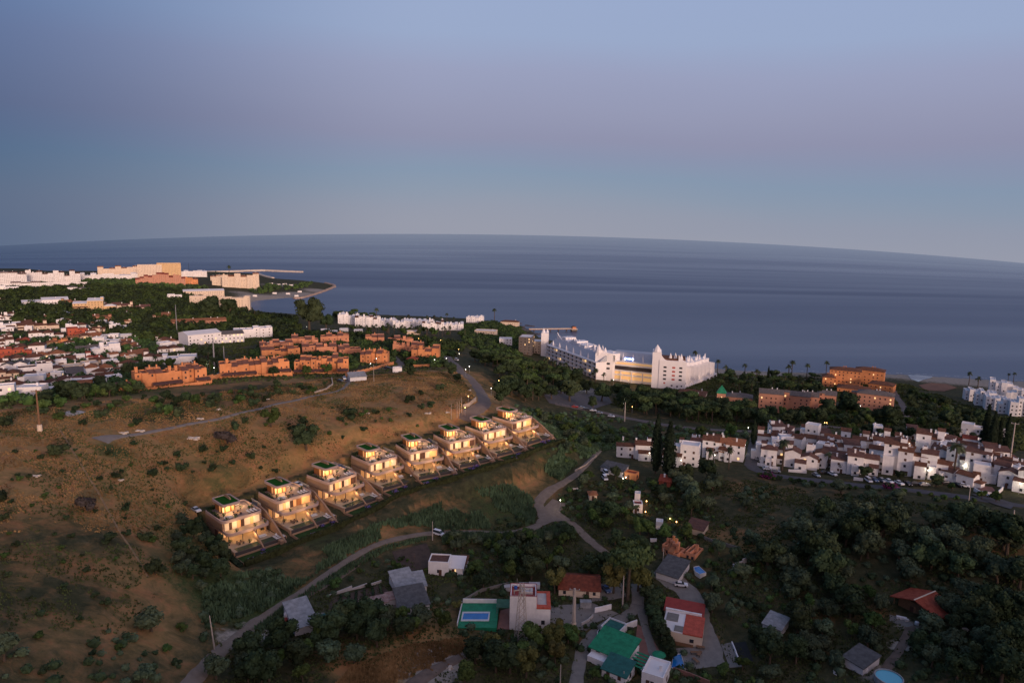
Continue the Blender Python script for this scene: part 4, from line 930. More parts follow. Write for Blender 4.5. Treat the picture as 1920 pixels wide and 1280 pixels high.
def stepped(px, py, wpx, hpx, rot, units, wall, roof, label, cat='apartment building', group=None, dep=11, seed=0, towers=True, garage=False, arc=0, kinds=None, name='apartment_block', flat=.4, lo=.62, p=None):
    """row of stepped units, one building"""
    p = G(px, py) if p is None else p; k = mpp(p); W_ = wpx*k; H = hpx*k*1.02; rz = face_cam(p, rot); rnd = random.Random(seed or int(px*3+py))
    t = thing(name, label, cat, p, rz, group); u = W_/units; w = MB(); x = -W_/2; tall = []
    ks = kinds or ('dark','dark','dark','shut')
    for i in range(units):
        f_ = 1 - arc*abs((i+.5)/units - .5)*2
        h = H*rnd.uniform(lo, .92)*f_; y0 = rnd.choice([0, 1.2, 2.6, 4.0]); d = dep*rnd.uniform(.85, 1.1)
        w.box(x, x+u, y0, y0+d, -3, h, wall); kind = 'flat' if rnd.random() < flat else 'shed'
        if kind == 'flat':
            w.ring([(x,y0),(x+u,y0),(x+u,y0+d),(x,y0+d)],[(x+.3,y0+.3),(x+u-.3,y0+.3),(x+u-.3,y0+d-.3),(x+.3,y0+d-.3)],h,h+.8,wall)
            roofpart(t,'roof','flat',x,x+u,y0,y0+d,h+.2,roof)
            if towers and rnd.random() < .5:
                tw = min(2.8, u*.45); tx = x + rnd.uniform(.3, max(.31,u-tw-.3)); ty = y0 + d*rnd.uniform(.3, .55)
                th = h + rnd.uniform(1.8, 3.0); w.box(tx, tx+tw, ty, ty+tw, h, th, wall)
                m_ = MB()
                for a, b in ((0,0),(1,0),(0,1),(1,1)): m_.box(tx+a*(tw-.5), tx+a*(tw-.5)+.5, ty+b*(tw-.5), ty+b*(tw-.5)+.5, th, th+.5, wall)
                m_.box(tx+.5,tx+tw-.5,ty+.5,ty+tw-.5,th,th+.35,wall); m_.build('battlement', t)
        else:
            dd = d*.55; w.box(x, x+u, y0+dd, y0+d, h, h+1.9, wall)
            mb = MB(); mb.shed(x, x+u, y0, y0+dd, h, h+dd*.27, roof, .15); mb.build('roof', t)
            w.add([(x,y0,h),(x+u,y0,h),(x+u,y0+dd,h),(x,y0+dd,h),(x+u,y0+dd,h+dd*.25),(x,y0+dd,h+dd*.25)],[(0,3,5),(1,4,2),(3,2,4,5)],wall)
            if rnd.random() < .6: ob('chimney', CHMT if wall.startswith('terra') or wall == 'salmon' else CHM, t, (x+u*.5, y0+dd+1.2, h+2.3))
        windows(t, rnd, x+.2, x+u-.2, y0, -.1 if not garage else 1.6, h, 'f', kinds=ks, pitch=2.9, sz=(.85,1.1), skip=.22)
        x += u
    w.build('wall', t)
    if garage:
        g = MB(); g.box(-W_/2, W_/2, -6.2, -5.9, -2.5, 1.5, wall); n = max(2, int(W_/6))
        for i in range(n+1): g.box(-W_/2+i*W_/n-.25, -W_/2+i*W_/n+.25, -6.4, -.3, -2.5, 2.3, wall)
        g.build('garden_wall', t)
        for i in range(n):
            if rnd.random() < .8: MB().shed(-W_/2+i*W_/n, -W_/2+(i+1)*W_/n, -6.2, -1.8, 2.3, 3.0, 'tile_dark', .1, .15).build('canopy', t)
    for q in range(units): KEEP.append((p.x + math.cos(rz)*(-W_/2+(q+.5)*u) - math.sin(rz)*dep*.45, p.y + math.sin(rz)*(-W_/2+(q+.5)*u) + math.cos(rz)*dep*.45, dep*.55+.5))
    return t
# ------------------------------------------------------------------ terracotta estate on the hill
TG = 'terracotta apartment blocks on the hill'
for a in [
 (326,722,110,32,12,11,'left end block nearest the dry hill, climbing to the right',dict(arc=0,garage=True,lo=.7)),
 (480,703,116,32,6,12,'long block in the middle of the hill front row, behind garages',dict(garage=True)),
 (603,699,94,34,-4,10,'block at the right of the front row beside two round trees',dict(garage=True)),
 (700,681,50,25,-10,5,'short block right of the front row above the entrance wall',{}),
 (658,668,40,20,8,4,'small block behind the short block by the entrance',{}),
 (600,664,60,20,4,5,'middle row block behind the front row, right part',{}),
 (528,672,66,22,6,6,'middle row block behind the front row, left part',{}),
 (572,650,46,20,0,4,'rear row block left of centre',{}),(628,646,50,20,0,5,'rear row block with a low pyramid of roofs',{}),(520,655,56,14,6,5,'low rear block beside the white pool terraces',{}),
 (703,645,34,18,0,3,'rear block standing alone among dark trees',{}),(752,645,46,14,4,4,'back block of the right hand group',{}),(765,664,56,24,-6,5,'middle block of the right hand group',{}),(796,675,50,28,-10,4,'front block of the right hand group, beside the street',{}),
 ]:
    stepped(a[0],a[1],a[2],a[3]*.84,a[4],a[5],'terra' if a[1]>670 else 'terra_dk','tile_terra','terracotta apartments, '+a[6],group=TG,dep=10,flat=.36,kinds=('dark',)*7+('shut',)*4,**a[7])
def wallline(name,label,pts,h,th,m,cat='wall',group=None,down=1.5,cap=None):
    mb=MB(); P_=[G(*q) for q in pts]
    for a,b in zip(P_,P_[1:]):
        d=(b-a); L_=d.xy.length; n=max(1,int(L_/5)); s_=Vector((-d.y,d.x,0)).normalized()*th/2
        for k in range(n):
            p=a+d*k/n; q=a+d*(k+1)/n; zz=max(gz(p.x,p.y),gz(q.x,q.y)); zl=min(gz(p.x,p.y),gz(q.x,q.y))-down
            e_=d.normalized()*.02*(k%2)
            mb.add([tuple((v+o_).xy)+(z_,) for z_ in (zl,zz+h) for v,o_ in ((p,-s_-e_),(q,-s_-e_),(q,s_+e_),(p,s_+e_))],[(0,3,2,1),(4,5,6,7),(0,1,5,4),(1,2,6,5),(2,3,7,6),(3,0,4,7)],m)
    return tag(mb.build(name),label,cat,group)
wallline('garden_wall','long low terracotta wall between the two left hill blocks',[(383,714),(400,712),(426,707)],2.6,.4,'terra')
wallline('garden_wall','orange wall curving round the right end of the front row',[(648,706),(665,702),(690,696),(712,690),(738,684)],1.8,.4,'terra')
wallline('garden_wall','orange lit wall below the right hand terracotta group',[(775,688),(800,687),(846,687)],1.6,.4,'terra')
wallline('retaining_wall','orange lit stone wall at the hairpin of the hill street',[(868,764),(880,761),(892,752)],1.6,.6,'stone')
wallline('retaining_wall','pale stone edging wall above the hill track',[(622,711),(624,722),(612,730),(590,737)],.8,.5,'stone')
house(772,683,18,13,-15,'terra','tile_red','hip','small gatehouse with red roof at the estate entrance','gatehouse',dep=5,name='gatehouse',chim=0)
house(672,714,30,8,12,'whitegrey','sheet_white','shed','low white shed with sloping roof on the hilltop','shed',dep=7,name='shed',chim=0,win=False)
house(745,698,17,7,0,'white','sheet_white','flat','tiny white kiosk below the estate entrance','kiosk',dep=4,name='kiosk',chim=0,win=False)
# ------------------------------------------------------------------ white and mixed villas on the left
LG='houses on the left slope'
LH=[(62,618,38,11,5,'cream','tile_brown','gable','cream house with long brown roof near the left trees'),(78,636,32,14,0,'white','tile_brown','hip','white house with verandas below the cream house'),
(135,622,16,11,0,'white','white_far','flat','white cube house just left of the red house'),(147,629,28,12,6,'brick_red','tile_red','flat','bright red house with flat roof'),(173,634,26,7,0,'salmon','tile_orange','gable','low salmon house attached right of the red house'),
(114,648,20,9,0,'terra','tile_orange','flat','small orange house among dark trees'),(9,652,24,16,8,'white','tile_brown','gable','white house with brown roof at the left edge'),(43,642,17,8,0,'brick_red','tile_red','hip','low red roofed house near the left edge'),
(58,664,36,17,-8,'white','tile_brown','hip','large white house with broad brown hip roof, left of centre'),(24,670,30,13,0,'brick_red','brick_red','flat','brick red house at the left edge'),(52,680,40,13,5,'white','tile_brown','hip','wide white house below the large hipped one'),
(92,672,44,11,5,'white','tile_orange','hip','low white house under wide orange brown roof'),(163,660,32,10,-5,'white','tile_grey','gable','white bungalow with grey roof'),(208,664,28,17,8,'white','white_far','flat','white flat roofed house with a stair in front'),
(243,652,26,10,0,'yellow','tile_orange','hip','yellow house in the middle of the left slope'),(124,680,26,9,0,'white','tile_brown','gable','white house under dark brown roof, beside palm garden'),(149,676,16,9,0,'white','white_far','flat','small white cube beside the brown roofed house'),
(178,680,22,14,4,'white','tile_red','hip','white house with bright red hip roof'),(207,684,22,7,4,'white','white_far','flat','low white annex near the grassy lot'),(287,680,28,16,-6,'white','tile_brown','hip','white house with brown roof at the big white terrace'),
(336,681,52,11,-6,'white','white_far','flat','long flat white house with roof terrace right of it'),(317,660,30,11,4,'white','tile_brown','hip','lower storey house of a white stack with brown eaves'),(315,646,24,10,4,'white','tile_orange','hip','upper house of the white stack with brown eaves'),(294,638,14,9,0,'white','tile_brown','shed','small white house left of the white stack'),
(26,696,34,16,-10,'white','tile_grey','gabley','white gabled house with grey roof near the left edge'),(68,706,44,19,4,'white','tile_dark','flat','large white house with many steps and terraces'),(150,694,52,10,6,'cream','cream','flat','long low cream building with an arch'),(155,705,40,7,8,'whitegrey','tile_grey','shed','low grey roofed building under the cream wall'),
(188,706,38,21,6,'white','tile_orange','hip','white two storey house with orange hip roof'),(12,716,32,20,-5,'cream','tile_brown','hip','cream house with brown roof at the left edge'),(116,724,34,15,8,'white','tile_brown','gabley','white gabled house beside bent white wall'),(150,722,40,12,6,'white','tile_dark','gable','white house with dark brown roofs by the slope'),
(22,742,38,22,6,'white','tile_brown','hip','lowest white house at the left edge above the hill'),(84,716,22,9,0,'terra','tile_orange','flat','low orange house at the edge of the dark trees'),(228,733,28,8,8,'terra','tile_dark','gable','small orange hut with dark roof at the hill foot'),
(215,714,22,6,8,'white','white_far','flat','low white wall house by the hill'),(20,616,26,8,0,'white','white_far','flat','white house far left under the pines'),(44,612,22,9,0,'white','tile_brown','gable','white house with brown gable under the pines'),
(185,603,15,11,0,'salmon','tile_orange','shed','left one of two pink sloping roofs in the wood'),(201,604,13,10,0,'salmon','tile_orange','shed','right one of two pink sloping roofs in the wood'),(112,593,22,8,0,'white','white_far','hip','pale house alone in the left wood'),(36,588,14,5,0,'whitegrey','tile_grey','hip','tiny grey roofed house in the left wood'),
(86,572,60,11,3,'white','white_far','shed','long white terrace in the left wood'),(134,574,26,10,0,'yellow','tile_orange','gable','yellow house right of the long white terrace'),(166,586,42,22,-8,'yellow','white_far','shed','tall yellow building with white barrel roof'),(203,582,28,12,0,'cream','tile_terra','shed','first cream row house right of the barrel roof'),
(230,583,30,13,0,'cream','tile_terra','shed','second cream row house right of the barrel roof'),(262,585,32,11,0,'cream','tile_terra','shed','third cream row house right of the barrel roof'),(145,548,26,10,0,'white','tile_grey','hip','white villa alone below the far ridge'),(10,548,34,10,0,'white','white_far','flat','white block at the far left edge'),
(328,562,22,9,0,'white','white_far','flat','small white house in the trees beside the mast'),(4,600,14,10,0,'white','tile_brown','hip','white house cut by the left edge'),(70,655,16,8,0,'white','tile_orange','gable','small white gable house between larger ones'),(222,690,14,7,0,'cream','tile_brown','gable','cream hut below the flat roofed house'),
(262,670,30,9,6,'brick_red','tile_orange','shed','low brown roofed building beside the ruins'),(246,677,22,8,14,'cream','cream','flat','slanting cream garden wall building'),(98,650,14,10,0,'yellow','tile_orange','hip','small yellow house with orange roof'),(34,655,18,9,0,'white','tile_brown','hip','small white house between red roof and hipped house'),
(136,700,16,8,0,'white','tile_orange','hip','tiny white house in the palm garden'),(5,690,16,12,0,'white','tile_brown','shed','white house partly cut at the left, with brown shed roof')]
for a in LH: house(*a[:8],a[8],group=LG,annex=True,wing=random.Random(a[0]).choice([0,.4,-.4,.3]))
for i in range(5): house(190+i*12.5,611+i*3.2,15,8,-6,'white','white_far','flat','white terrace house, %s of the stepped white row'%['first from the left','second','middle one','fourth','last on the right'][i],group='stepped white terrace houses')
house(222,636,50,7,-8,'whitegrey','white_far','flat','long low white building below the stepped row',group=LG,dep=8)
wallline('garden_wall','long white wall descending to the left below the houses',[(68,745),(100,738),(141,729)],1.6,.4,'whitegrey')
wallline('garden_wall','white wall along the edge of the grassy lot',[(190,712),(215,706),(250,700)],1.4,.4,'whitegrey')
house(72,735,34,4,6,'metal_grey','sheet_grey','shed','pale blue grey canopy below the left houses','canopy',name='canopy',win=False,chim=0,dep=5)
def fillers(poly,n,label,group,styles,seed,spacing=11,kf=.9,w=(6,11),hh=(3.4,6.5)):
    rnd=random.Random(seed); P_=[tuple(G(a,b)[:2]) for a,b in poly]; xs=[p[0] for p in P_]; ys=[p[1] for p in P_]; k=0; tries=0
    while k<n and tries<n*60:
        tries+=1; x=rnd.uniform(min(xs),max(xs)); y=rnd.uniform(min(ys),max(ys))
        if not inside_poly(np.array([x]),np.array([y]),P_)[0]: continue
        if any((x-a)**2+(y-b)**2<(r*kf+spacing*.45)**2 for a,b,r in KEEP): continue
        z=gz(x,y); st=rnd.choice(styles)
        house(0,0,0,0,rnd.uniform(-25,25),st[0],st[1],st[2],label%st[3],group=group+' '+st[3],p=Vector((x,y,z)),wm=rnd.uniform(*w),hm=rnd.uniform(*hh),seed=seed*100+k,annex=rnd.random()<.4,chim=rnd.choice([0,1]),wing=rnd.choice([0,0,.4,-.4])); k+=1
fillers([(0,612),(150,605),(280,628),(330,650),(262,700),(200,735),(60,750),(0,752)],44,'small %s among the crowded houses of the left slope','small houses on the left slope,',[('white','tile_brown','hip','white house with brown hip roof'),('white','white_far','flat','white house with flat roof'),('white','tile_orange','gable','white house with orange roof'),('white','white_far','flat','white house with flat roof'),('cream','tile_brown','gable','cream house with brown roof')],5,spacing=9)
fillers([(0,560),(60,566),(260,574),(310,596),(280,625),(200,612),(60,606),(0,604)],30,'small %s half hidden in the left wood','small houses in the left wood,',[('white','tile_brown','hip','white house'),('cream','tile_orange','gable','cream house')],6,spacing=14)
# white hall complex with pool terraces
house(385,645,56,22,22,'white','white_far','gable','big white gabled hall behind the terracotta estate','hall',name='hall',dep=22,chim=0,kinds=('dark','dark','lit'))
house(432,643,46,20,10,'white','tile_grey','gable','second white hall with dark grey roof','hall',name='hall',dep=16,chim=0,kinds=('dark','lit'))
stepped(476,633,64,18,4,6,'white','white_far','white clubhouse with stacked terraces and parasols','clubhouse',dep=14,towers=False,name='clubhouse')
house(374,612,86,13,4,'salmon','tile_orange','gable','long salmon building with ribbed roof among dark trees','apartment building',name='apartment_block',dep=14,chim=3)
house(312,600,14,12,0,'salmon','tile_orange','shed','small salmon house left of the long ribbed roof',group=LG)
# ------------------------------------------------------------------ far ridge town and promontory
FG='buildings on the far headland'
stepped(86,532,92,26,0,13,'white_far','tile_brown','long white apartment block on the far left ridge',group=FG,dep=16,arc=.25,lo=.5,towers=True,kinds=('shut','dark'))
stepped(18,536,44,22,0,4,'white_far','tile_brown','white apartment block cut by the left edge, far ridge',group=FG,dep=14,towers=False)
stepped(86,540,112,10,0,9,'white_far','tile_brown','low row of white houses in front of the left ridge block',group=FG,dep=10,towers=False)
stepped(228,516,66,16,0,8,'cream','tile_orange','cream apartment block left of the tall towers',group=FG,dep=16,towers=False,arc=.1)
stepped(214,525,112,12,0,14,'white_far','white_far','long white low block below the cream apartments',group=FG,dep=12,towers=False,lo=.55)
house(282,524,36,24,0,'cream','cream','flat','left cream tower block, tallest pair on the headland',group=FG,name='tower_block',dep=22,chim=1,kinds=('shut','dark'))
house(318,524,36,27,0,'yellow','cream','flat','right yellow tower block, tallest on the headland',group=FG,name='tower_block',dep=22,chim=0,kinds=('shut','dark'))
stepped(302,534,74,20,0,12,'salmon','tile_red','red stepped apartment pile in front of the tall towers',group=FG,dep=20,arc=.35)
stepped(347,532,40,12,0,5,'terra','tile_terra','low red block right of the tall towers',group=FG,dep=12,arc=.3)
stepped(358,519,50,11,0,7,'white_far','white_far','low white row right of the tall towers by the sea',group=FG,dep=12,towers=False)
stepped(418,536,34,18,0,4,'cream','cream','cream block on the headland left of the largest one',group=FG,dep=14,towers=False)
stepped(452,540,60,26,0,6,'cream','tile_orange','largest cream block on the headland beside the beach',group=FG,dep=18,towers=True)
stepped(428,527,56,10,0,6,'cream','tile_orange','small cream row behind the largest headland block',group=FG,dep=12,towers=False)
house(383,557,64,13,4,'cream','white_far','shed','long arcaded building with white parapet',group=FG,name='arcade_building',dep=12,chim=1,kinds=('dark',),cat='building')
house(372,575,26,18,0,'cream','cream','flat','cream block half hidden by trees below the arcade',group=FG,name='apartment_block',dep=12)
stepped(440,584,50,27,-8,5,'cream','cream','cream apartment block at the bay, partly behind trees',group=FG,dep=14,towers=False,lo=.8,flat=1)
for i,(x,y) in enumerate([(522,535),(534,534),(546,536),(508,533),(480,545),(562,548),(556,556),(540,552),(478,556),(515,551)]):
    house(x,y,7,2.5,0,'white_far','white_far','flat','tiny white beach hut, %s'%['left by the groin','next to it in the back line','third of the back line','far left of the back line','by the seaside trees','near the headland tip','at the sand edge near the tip','in the middle of the sand','beside the beach lawn','alone in front of the beach lawn'][i],'hut',group='huts on the beach headland',name='beach_hut',dep=4,chim=0,win=False,hm=3)
# ------------------------------------------------------------------ white resort by the sea
WG='white resort buildings along the shore'
for a in [(654,608,38,24,0,6,'left end block with pine trees behind'),(690,613,46,24,2,7,'second block from the left, tallest front'),(728,611,36,16,0,7,'third block from the left, low and stepped'),(757,615,40,18,0,8,'middle block left of centre, behind palms'),(792,612,44,15,0,9,'centre block with small turrets'),(812,619,40,20,0,8,'front block right of centre with arches'),(845,619,48,17,0,9,'second block from the right with palms in front'),(890,605,32,18,-6,4,'right end block on the rise')]:
    stepped(a[0],a[1],a[2],a[3]*.84,*a[4:6],'white','tile_brown' if a[0] in (690,812) else 'white_far','white seaside resort, '+a[6],group=WG,dep=12,lo=.6,kinds=('dark','shut'))
house(909,630,40,10,-12,'cream','white_far','flat','cream villa with pergola right of the resort',dep=14)
house(955,612,34,11,-10,'cream','tile_brown','hip','cream house with chimneys on the rocky point',dep=12)
house(948,650,24,15,0,'white','white_far','flat','low white house left of the dark modern block',dep=12)
house(775,627,24,6,0,'cream','white_far','flat','cream pavilion in front of the resort','pavilion',name='pavilion',dep=8,chim=0)
for i,(x,y) in enumerate([(610,625),(625,628),(645,624),(672,626),(510,650),(526,648)]): house(x,y,16,7,0,'whitegrey','white_far','flat','small white annex behind the terracotta estate, %s'%['leftmost of four','second of four','third of four','fourth of four','left of the pair by the hall','right of the pair by the hall'][i],group='white annexes behind the estate',chim=0)
# dark modern block
t=house(984,664,24,32,-10,'tile_grey','white_far','flat','dark grey modern block with white roof beside the hotel','building',name='modern_block',dep=20,chim=0,kinds=('dark','dark','shut','lit')); house(1004,662,20,22,-10,'cream','white_far','flat','pale annex between dark block and hotel','building',name='annex',dep=16,chim=0)
# ------------------------------------------------------------------ pier and breakwaters
def mound(name,label,pts,w_,h,m,cat,seed=1,zoff=0,base=-2):
    rnd=random.Random(seed); P_=[atz(a,b,0) for a,b in pts]; mb=MB()
    vs=[];out=[]
    for a,b in zip(P_,P_[1:]):
        n=max(1,int((b-a).length/5)); out+=[a+(b-a)*k/n for k in range(n)]
    out.append(P_[-1])
    for i,p in enumerate(out):
        d=(out[min(i+1,len(out)-1)]-out[max(i-1,0)]).normalized(); s_=Vector((-d.y,d.x,0)); j=lambda:rnd.uniform(-.6,.6)
        for k,(o_,z_) in enumerate(((-.5,base),(-.33,h*.55),(-.18,h),(.18,h),(.33,h*.55),(.5,base))):
            q=p+s_*(w_*o_+j()); vs.append((q.x,q.y,z_+j()*.5))
    fs_=[(i*6+k,i*6+k+1,(i+1)*6+k+1,(i+1)*6+k) for i in range(len(out)-1) for k in range(5)]+[(0,1,2,3,4,5),tuple(range(len(vs)-6,len(vs)))[::-1]]
    mb.add(vs,[f[::-1] for f in fs_],m); return tag(mb.build(name),label,cat)
mound('rock_groyne','reddish rock groyne bending round the beach headland',[(551,560),(566,559),(590,552),(610,545),(627,538),(626,535),(610,531)],11,3.0,'rock_lt','breakwater')
mound('breakwater','long pale harbour breakwater far behind the headland',[(388,510),(430,509),(470,507.5),(498,507),(530,508.5),(567,510)],14,3.4,'cream_stone','breakwater',2)
mound('breakwater','short pale inner harbour arm by the headland',[(478,511),(495,517),(512,521)],11,2.4,'cream_stone','breakwater',3)
for i,(x,y,l) in enumerate([(975,612,'left of the pier'),(985,618,'at the root of the pier'),(993,611,'in the shallow water above the pier'),(1003,626,'just below the pier'),(968,606,'off the rocky point')]):
    mound('shore_rocks','dark rock reef %s'%l,[(x-7,y-1),(x,y),(x+8,y+1)],9,1.1,'rock','rocks',10+i,base=-1.5)
def pier():
    a=atz(992,622,0); b=atz(1071,621,0); d=(b-a); L_=d.length; rz=math.atan2(d.y,d.x); t=thing('pier','long pale concrete pier with a square head in the sea','pier',(a.x,a.y,0),rz)
    MB().box(0,L_,-1.8,1.8,3.2,3.9,'terra_pave').box(0,L_,-1.9,-1.7,3.9,4.8,'cream_stone').box(0,L_,1.7,1.9,3.9,4.8,'cream_stone').build('deck',t); pm=MB().box(-.5,.5,-1.5,1.5,-3,3.2,'rock').mesh('pillar')
    for k in range(5): ob('pillar',pm,t,(L_*(k+.6)/5.2,0,0))
    MB().box(L_-1,L_+9,-5,5,3.1,4.1,'cream_stone').box(L_,L_+8,-4,4,-3,3.1,'rock').build('pier_head',t)
    MB().box(L_+1,L_+7,-3,3,4.1,7.2,'terra_dk').hip(L_+1,L_+7,-3,3,7.3,1.2,'tile_brown').build('pavilion',t)
pier()
P_=[atz(x,y,.25) for x,y in [(1990,719),(1920,713),(1840,708.5),(1760,703.5),(1700,699.5),(1600,697.5),(1500,696),(1400,695)]]; sf=MB()
mat('foam', (.55,.57,.60), .7, .3, .05)
for a,b in zip(P_,P_[1:]):
    for k in range(14):
        p=a+(b-a)*k/14; q=a+(b-a)*(k+.75)/14; w_=1.2+.9*math.sin(k*1.9+a.x); sf.add([(p.x,p.y,.24),(q.x,q.y,.24),(q.x,q.y+w_*.8,.24),(p.x,p.y+w_,.24)],[(0,1,2,3)],'foam')
tag(sf.build('surf'),kind='structure')
# ------------------------------------------------------------------ the big white hotel
mat('hotel_white', (.80,.77,.76), .7, .04, .2); mat('hotel_roof', (.42,.44,.48), .6, .08, .5); mat('glow_room', (.9,.6,.3), .6, emit=(1,.60,.24), es=.3); mat('sign_blue', (.05,.15,.6), .4, emit=(.05,.2,.9), es=.9)
mat('hotel_glass', (.05,.04,.045), .25, spec=.5)
def hotel():
    o=G(1180,722); t=thing('hotel','huge white hotel with turrets, grey mansard roofs and lit balconies by the sea','hotel',o,0)
    L0=Vector((o.x,o.y,o.z)); kk=mpp(o)
    def loc(px,py,dz=0): p=G(px,py); return p-L0
    def frame(A,B): d=(B-A); L_=d.xy.length; return L_, math.atan2(d.y,d.x)
    def spire(parent,x,y,z,r,h,n=8): return MB().lathe([(r,-2),(r,0),(r*1.15,.2),(r*.95,h*.35),(r*.55,h*.65),(r*.15,h*.9),(.05,h)],'hotel_white',n).build('spire',parent,loc=(x,y,z))
    def winrow(w_,x0,x1,y,z,n,kind,sx=1.6,sz=1.4):
        for i in range(n): ob('window',WIN[kind],w_,(x0+(i+.5)*(x1-x0)/n,y-.03,z),0,(sx,1,sz))
    # centre
    A=loc(1143,712); B=loc(1224,722); A.z=B.z=0; L_,rz=frame(A,B); c=bpy.data.objects.new('centre_wing',None)
    def wing(name,A,L_,rz,build):
        mb=MB(); parts=[]; build(mb,parts,L_); w_=mb.build(name,t,loc=A); w_.rotation_euler=(0,0,rz)
        for f in parts: f(w_)
        return w_
    def centre(mb,parts,L):
        mb.box(0,L,2,22,-4,16.5,'hotel_white')
        for z in (4.6,8.6,13.6): mb.box(0,L,0,2,z,z+1.2,'hotel_white')
        mb.box(0,L,.3,2,16.9,17.9,'hotel_white')
        for k in range(5): mb.box(L*k/4-.3,L*k/4+.3,.2,2,-4,10,'hotel_white')
        def p1(w_):
            m=MB(); m.add([(0,3.5,17.5),(L,3.5,17.5),(L,11,24.5),(0,11,24.5),(0,22,24.5),(L,22,24.5),(0,22,16.5),(L,22,16.5)],[(0,1,2,3),(3,2,5,4),(4,5,7,6),(0,3,4,6),(1,7,5,2)],'hotel_roof'); m.build('roof',w_)
            for z,mt in ((5.8,'glow_room'),(9.8,'hotel_glass'),(14.9,'glow_room'),(1.0,'glow_room')):
                MB().box(.3,L-.3,1.86,1.98,z,z+(2.3 if z>2 else 3.2),mt).build('balcony_glazing',w_)
            MB().box(.3,L-.3,.6,.75,10.0,13.4,'hotel_glass').build('glass_screen',w_)
            for k in range(5): spire(w_,L*(k+.1)/4.4+1,3.2,17.5,.9,7.5)
            s_=MB(); s_.prism([(a,b) for a,b in rrect(-4.6,4.6,-1.4,1.4,1.3,5)],0,.4,'sign_blue'); s_=s_.build('sign',w_,loc=(L*.42,1.9,20.2)); s_.rotation_euler=(math.pi/2,0,0)
            for x in (-3.4,3.4): MB().lathe([(.9,.4),(.9,.6),(.2,.65)],'lamp_white',12).build('emblem',s_,loc=(x,0,0))
            MB().box(-1.1,-.7,-.6,.6,.4,.5,'lamp_white').box(-.7,.5,-.1,.2,.4,.5,'lamp_white').box(.5,.9,-.6,.6,.4,.5,'lamp_white').box(1.1,1.6,-.6,.6,.4,.5,'lamp_white').build('lettering',s_)
            l=bpy.data.lights.new('lamp_light','AREA'); 
        parts.append(p1)
    wing('centre_wing',A,L_,rz,centre)
    # pylon block between left wing and centre
    def towerblock(name,pxa,pya,wpx,hpx,dep,spires,wins,rot=0):
        a=loc(pxa,pya); k=mpp(a+L0); W_=wpx*k; H=hpx*k; mb=MB(); mb.box(-W_/2,W_/2,0,dep,-4,H,'hotel_white')
        w_=mb.build(name,t,loc=a); w_.rotation_euler=(0,0,face_cam(a+L0,rot))
        for (x,y,r,h) in spires: spire(w_,x*W_,y,H,r,h)
        for (x,z,kind,sx,sz) in wins: ob('window',WIN[kind],w_,(x*W_,-.03,z*H),0,(sx,1,sz))
        return w_,W_,H
    def gablecurve(w_,x0,x1,y,z,h,flip=False,th=.8):
        n=9; pts=[]
        for i in range(n+1):
            t_=i/n; v=(1-t_)**2.2; pts.append((x0+(x1-x0)*t_, z+h*v))
        pts=[(x0,z-.2)]+pts+[(x1,z-.2)]
        if flip: pts=[(x0+x1-a,b) for a,b in pts][::-1]
        m=len(pts); mb=MB(); mb.add([(a,y,b) for a,b in pts]+[(a,y+th,b) for a,b in pts],[tuple(range(m)),tuple(range(m,2*m))[::-1]]+[(i,m+i,m+(i+1)%m,(i+1)%m) for i in range(m)],'hotel_white'); mb.build('curved_gable',w_)
    w_,W_,H=towerblock('tower_block',1131,712,32,50,16,[(-.32,2,2.6,8),(.05,5,1.4,5),(-.1,9,1.4,6)],[(.25,.62,'dark',3,1.8),(.25,.44,'dark',3,1.8),(-.05,.5,'red',3.2,2.6),(-.05,.18,'red',3.2,2.0)]); gablecurve(w_,-W_*.2,W_*.5,1,H,3.5); 
    w_,W_,H=towerblock('tower_block',1229,727,16,66,18,[(0,3,3.0,6.5)],[]);
    w_,W_,H=towerblock('front_block',1259,729,48,52,22,[(-.1,6,1.3,6),(.08,6,1.4,6.5),(.3,4,1.5,6)],[(x,z,k,2.6,1.5) for z in (.34,.48,.62,.76) for x,k in ((-.28,'dark'),(.04,'red'),(.3,'dark'))]+[(-.28,.2,'red',1.6,1.4),(.0,.12,'dark',1.4,1.2),(.2,.1,'dark',1.4,1.2),(.36,.12,'dark',1.2,1.2)]); gablecurve(w_,-W_*.5,-W_*.2,1,H,7.5); gablecurve(w_,W_*.2,W_*.5,1,H,5.5)
    MB().box(-W_*.5+1,W_*.5-1,1.9,20,H,H+1.3,'tile_brown').build('roof',w_)
    # right wing, stepping down to the sea
    A=loc(1284,728); B=loc(1344,706); A.z=B.z=min(A.z,B.z); L_,rz=frame(A,B)
    def right(mb,parts,L):
        rnd=random.Random(4); n=8
        for k in range(n):
            x0=L*k/n; x1=L*(k+1)/n; h=24-1.0*k+rnd.uniform(-.8,.8)
            for f,(s_) in enumerate((0,2.2,4.4,6.6,8.8)): mb.box(x0,x1-.02*k,s_,24,-5 if f==0 else h*f/5.0,h*(f+1)/5.0,'hotel_white')
            mb.box(x0-.25,x0+.25,-.4,9,-5,h*.9,'hotel_white')
        def p(w_):
            for k in range(n):
                h=24-1.0*k
                for f in range(4): ob('window',WIN['dark' if (k+f)%3 else 'shut'],w_,(L*(k+.5)/n,2.2*f-.04,h*f/5.0+1.7),0,(L/n*.5,1,1.7))
                spire(w_,L*(k+.3)/n,12,h,1.0,3.4+2.2*(k%3==0)); 
                gablecurve(w_,L*k/n,L*(k+.9)/n,11+k%2,h-.2,3.2+1.8*(k%2),flip=bool(k%2))
        parts.append(p)
    wing('right_wing',A,L_,rz,right)
    # left wing, running away to the left behind palms
    A=loc(1024,672); B=loc(1116,711); zz=B.z; A.z=zz; B.z=zz; L_,rz=frame(A,B)
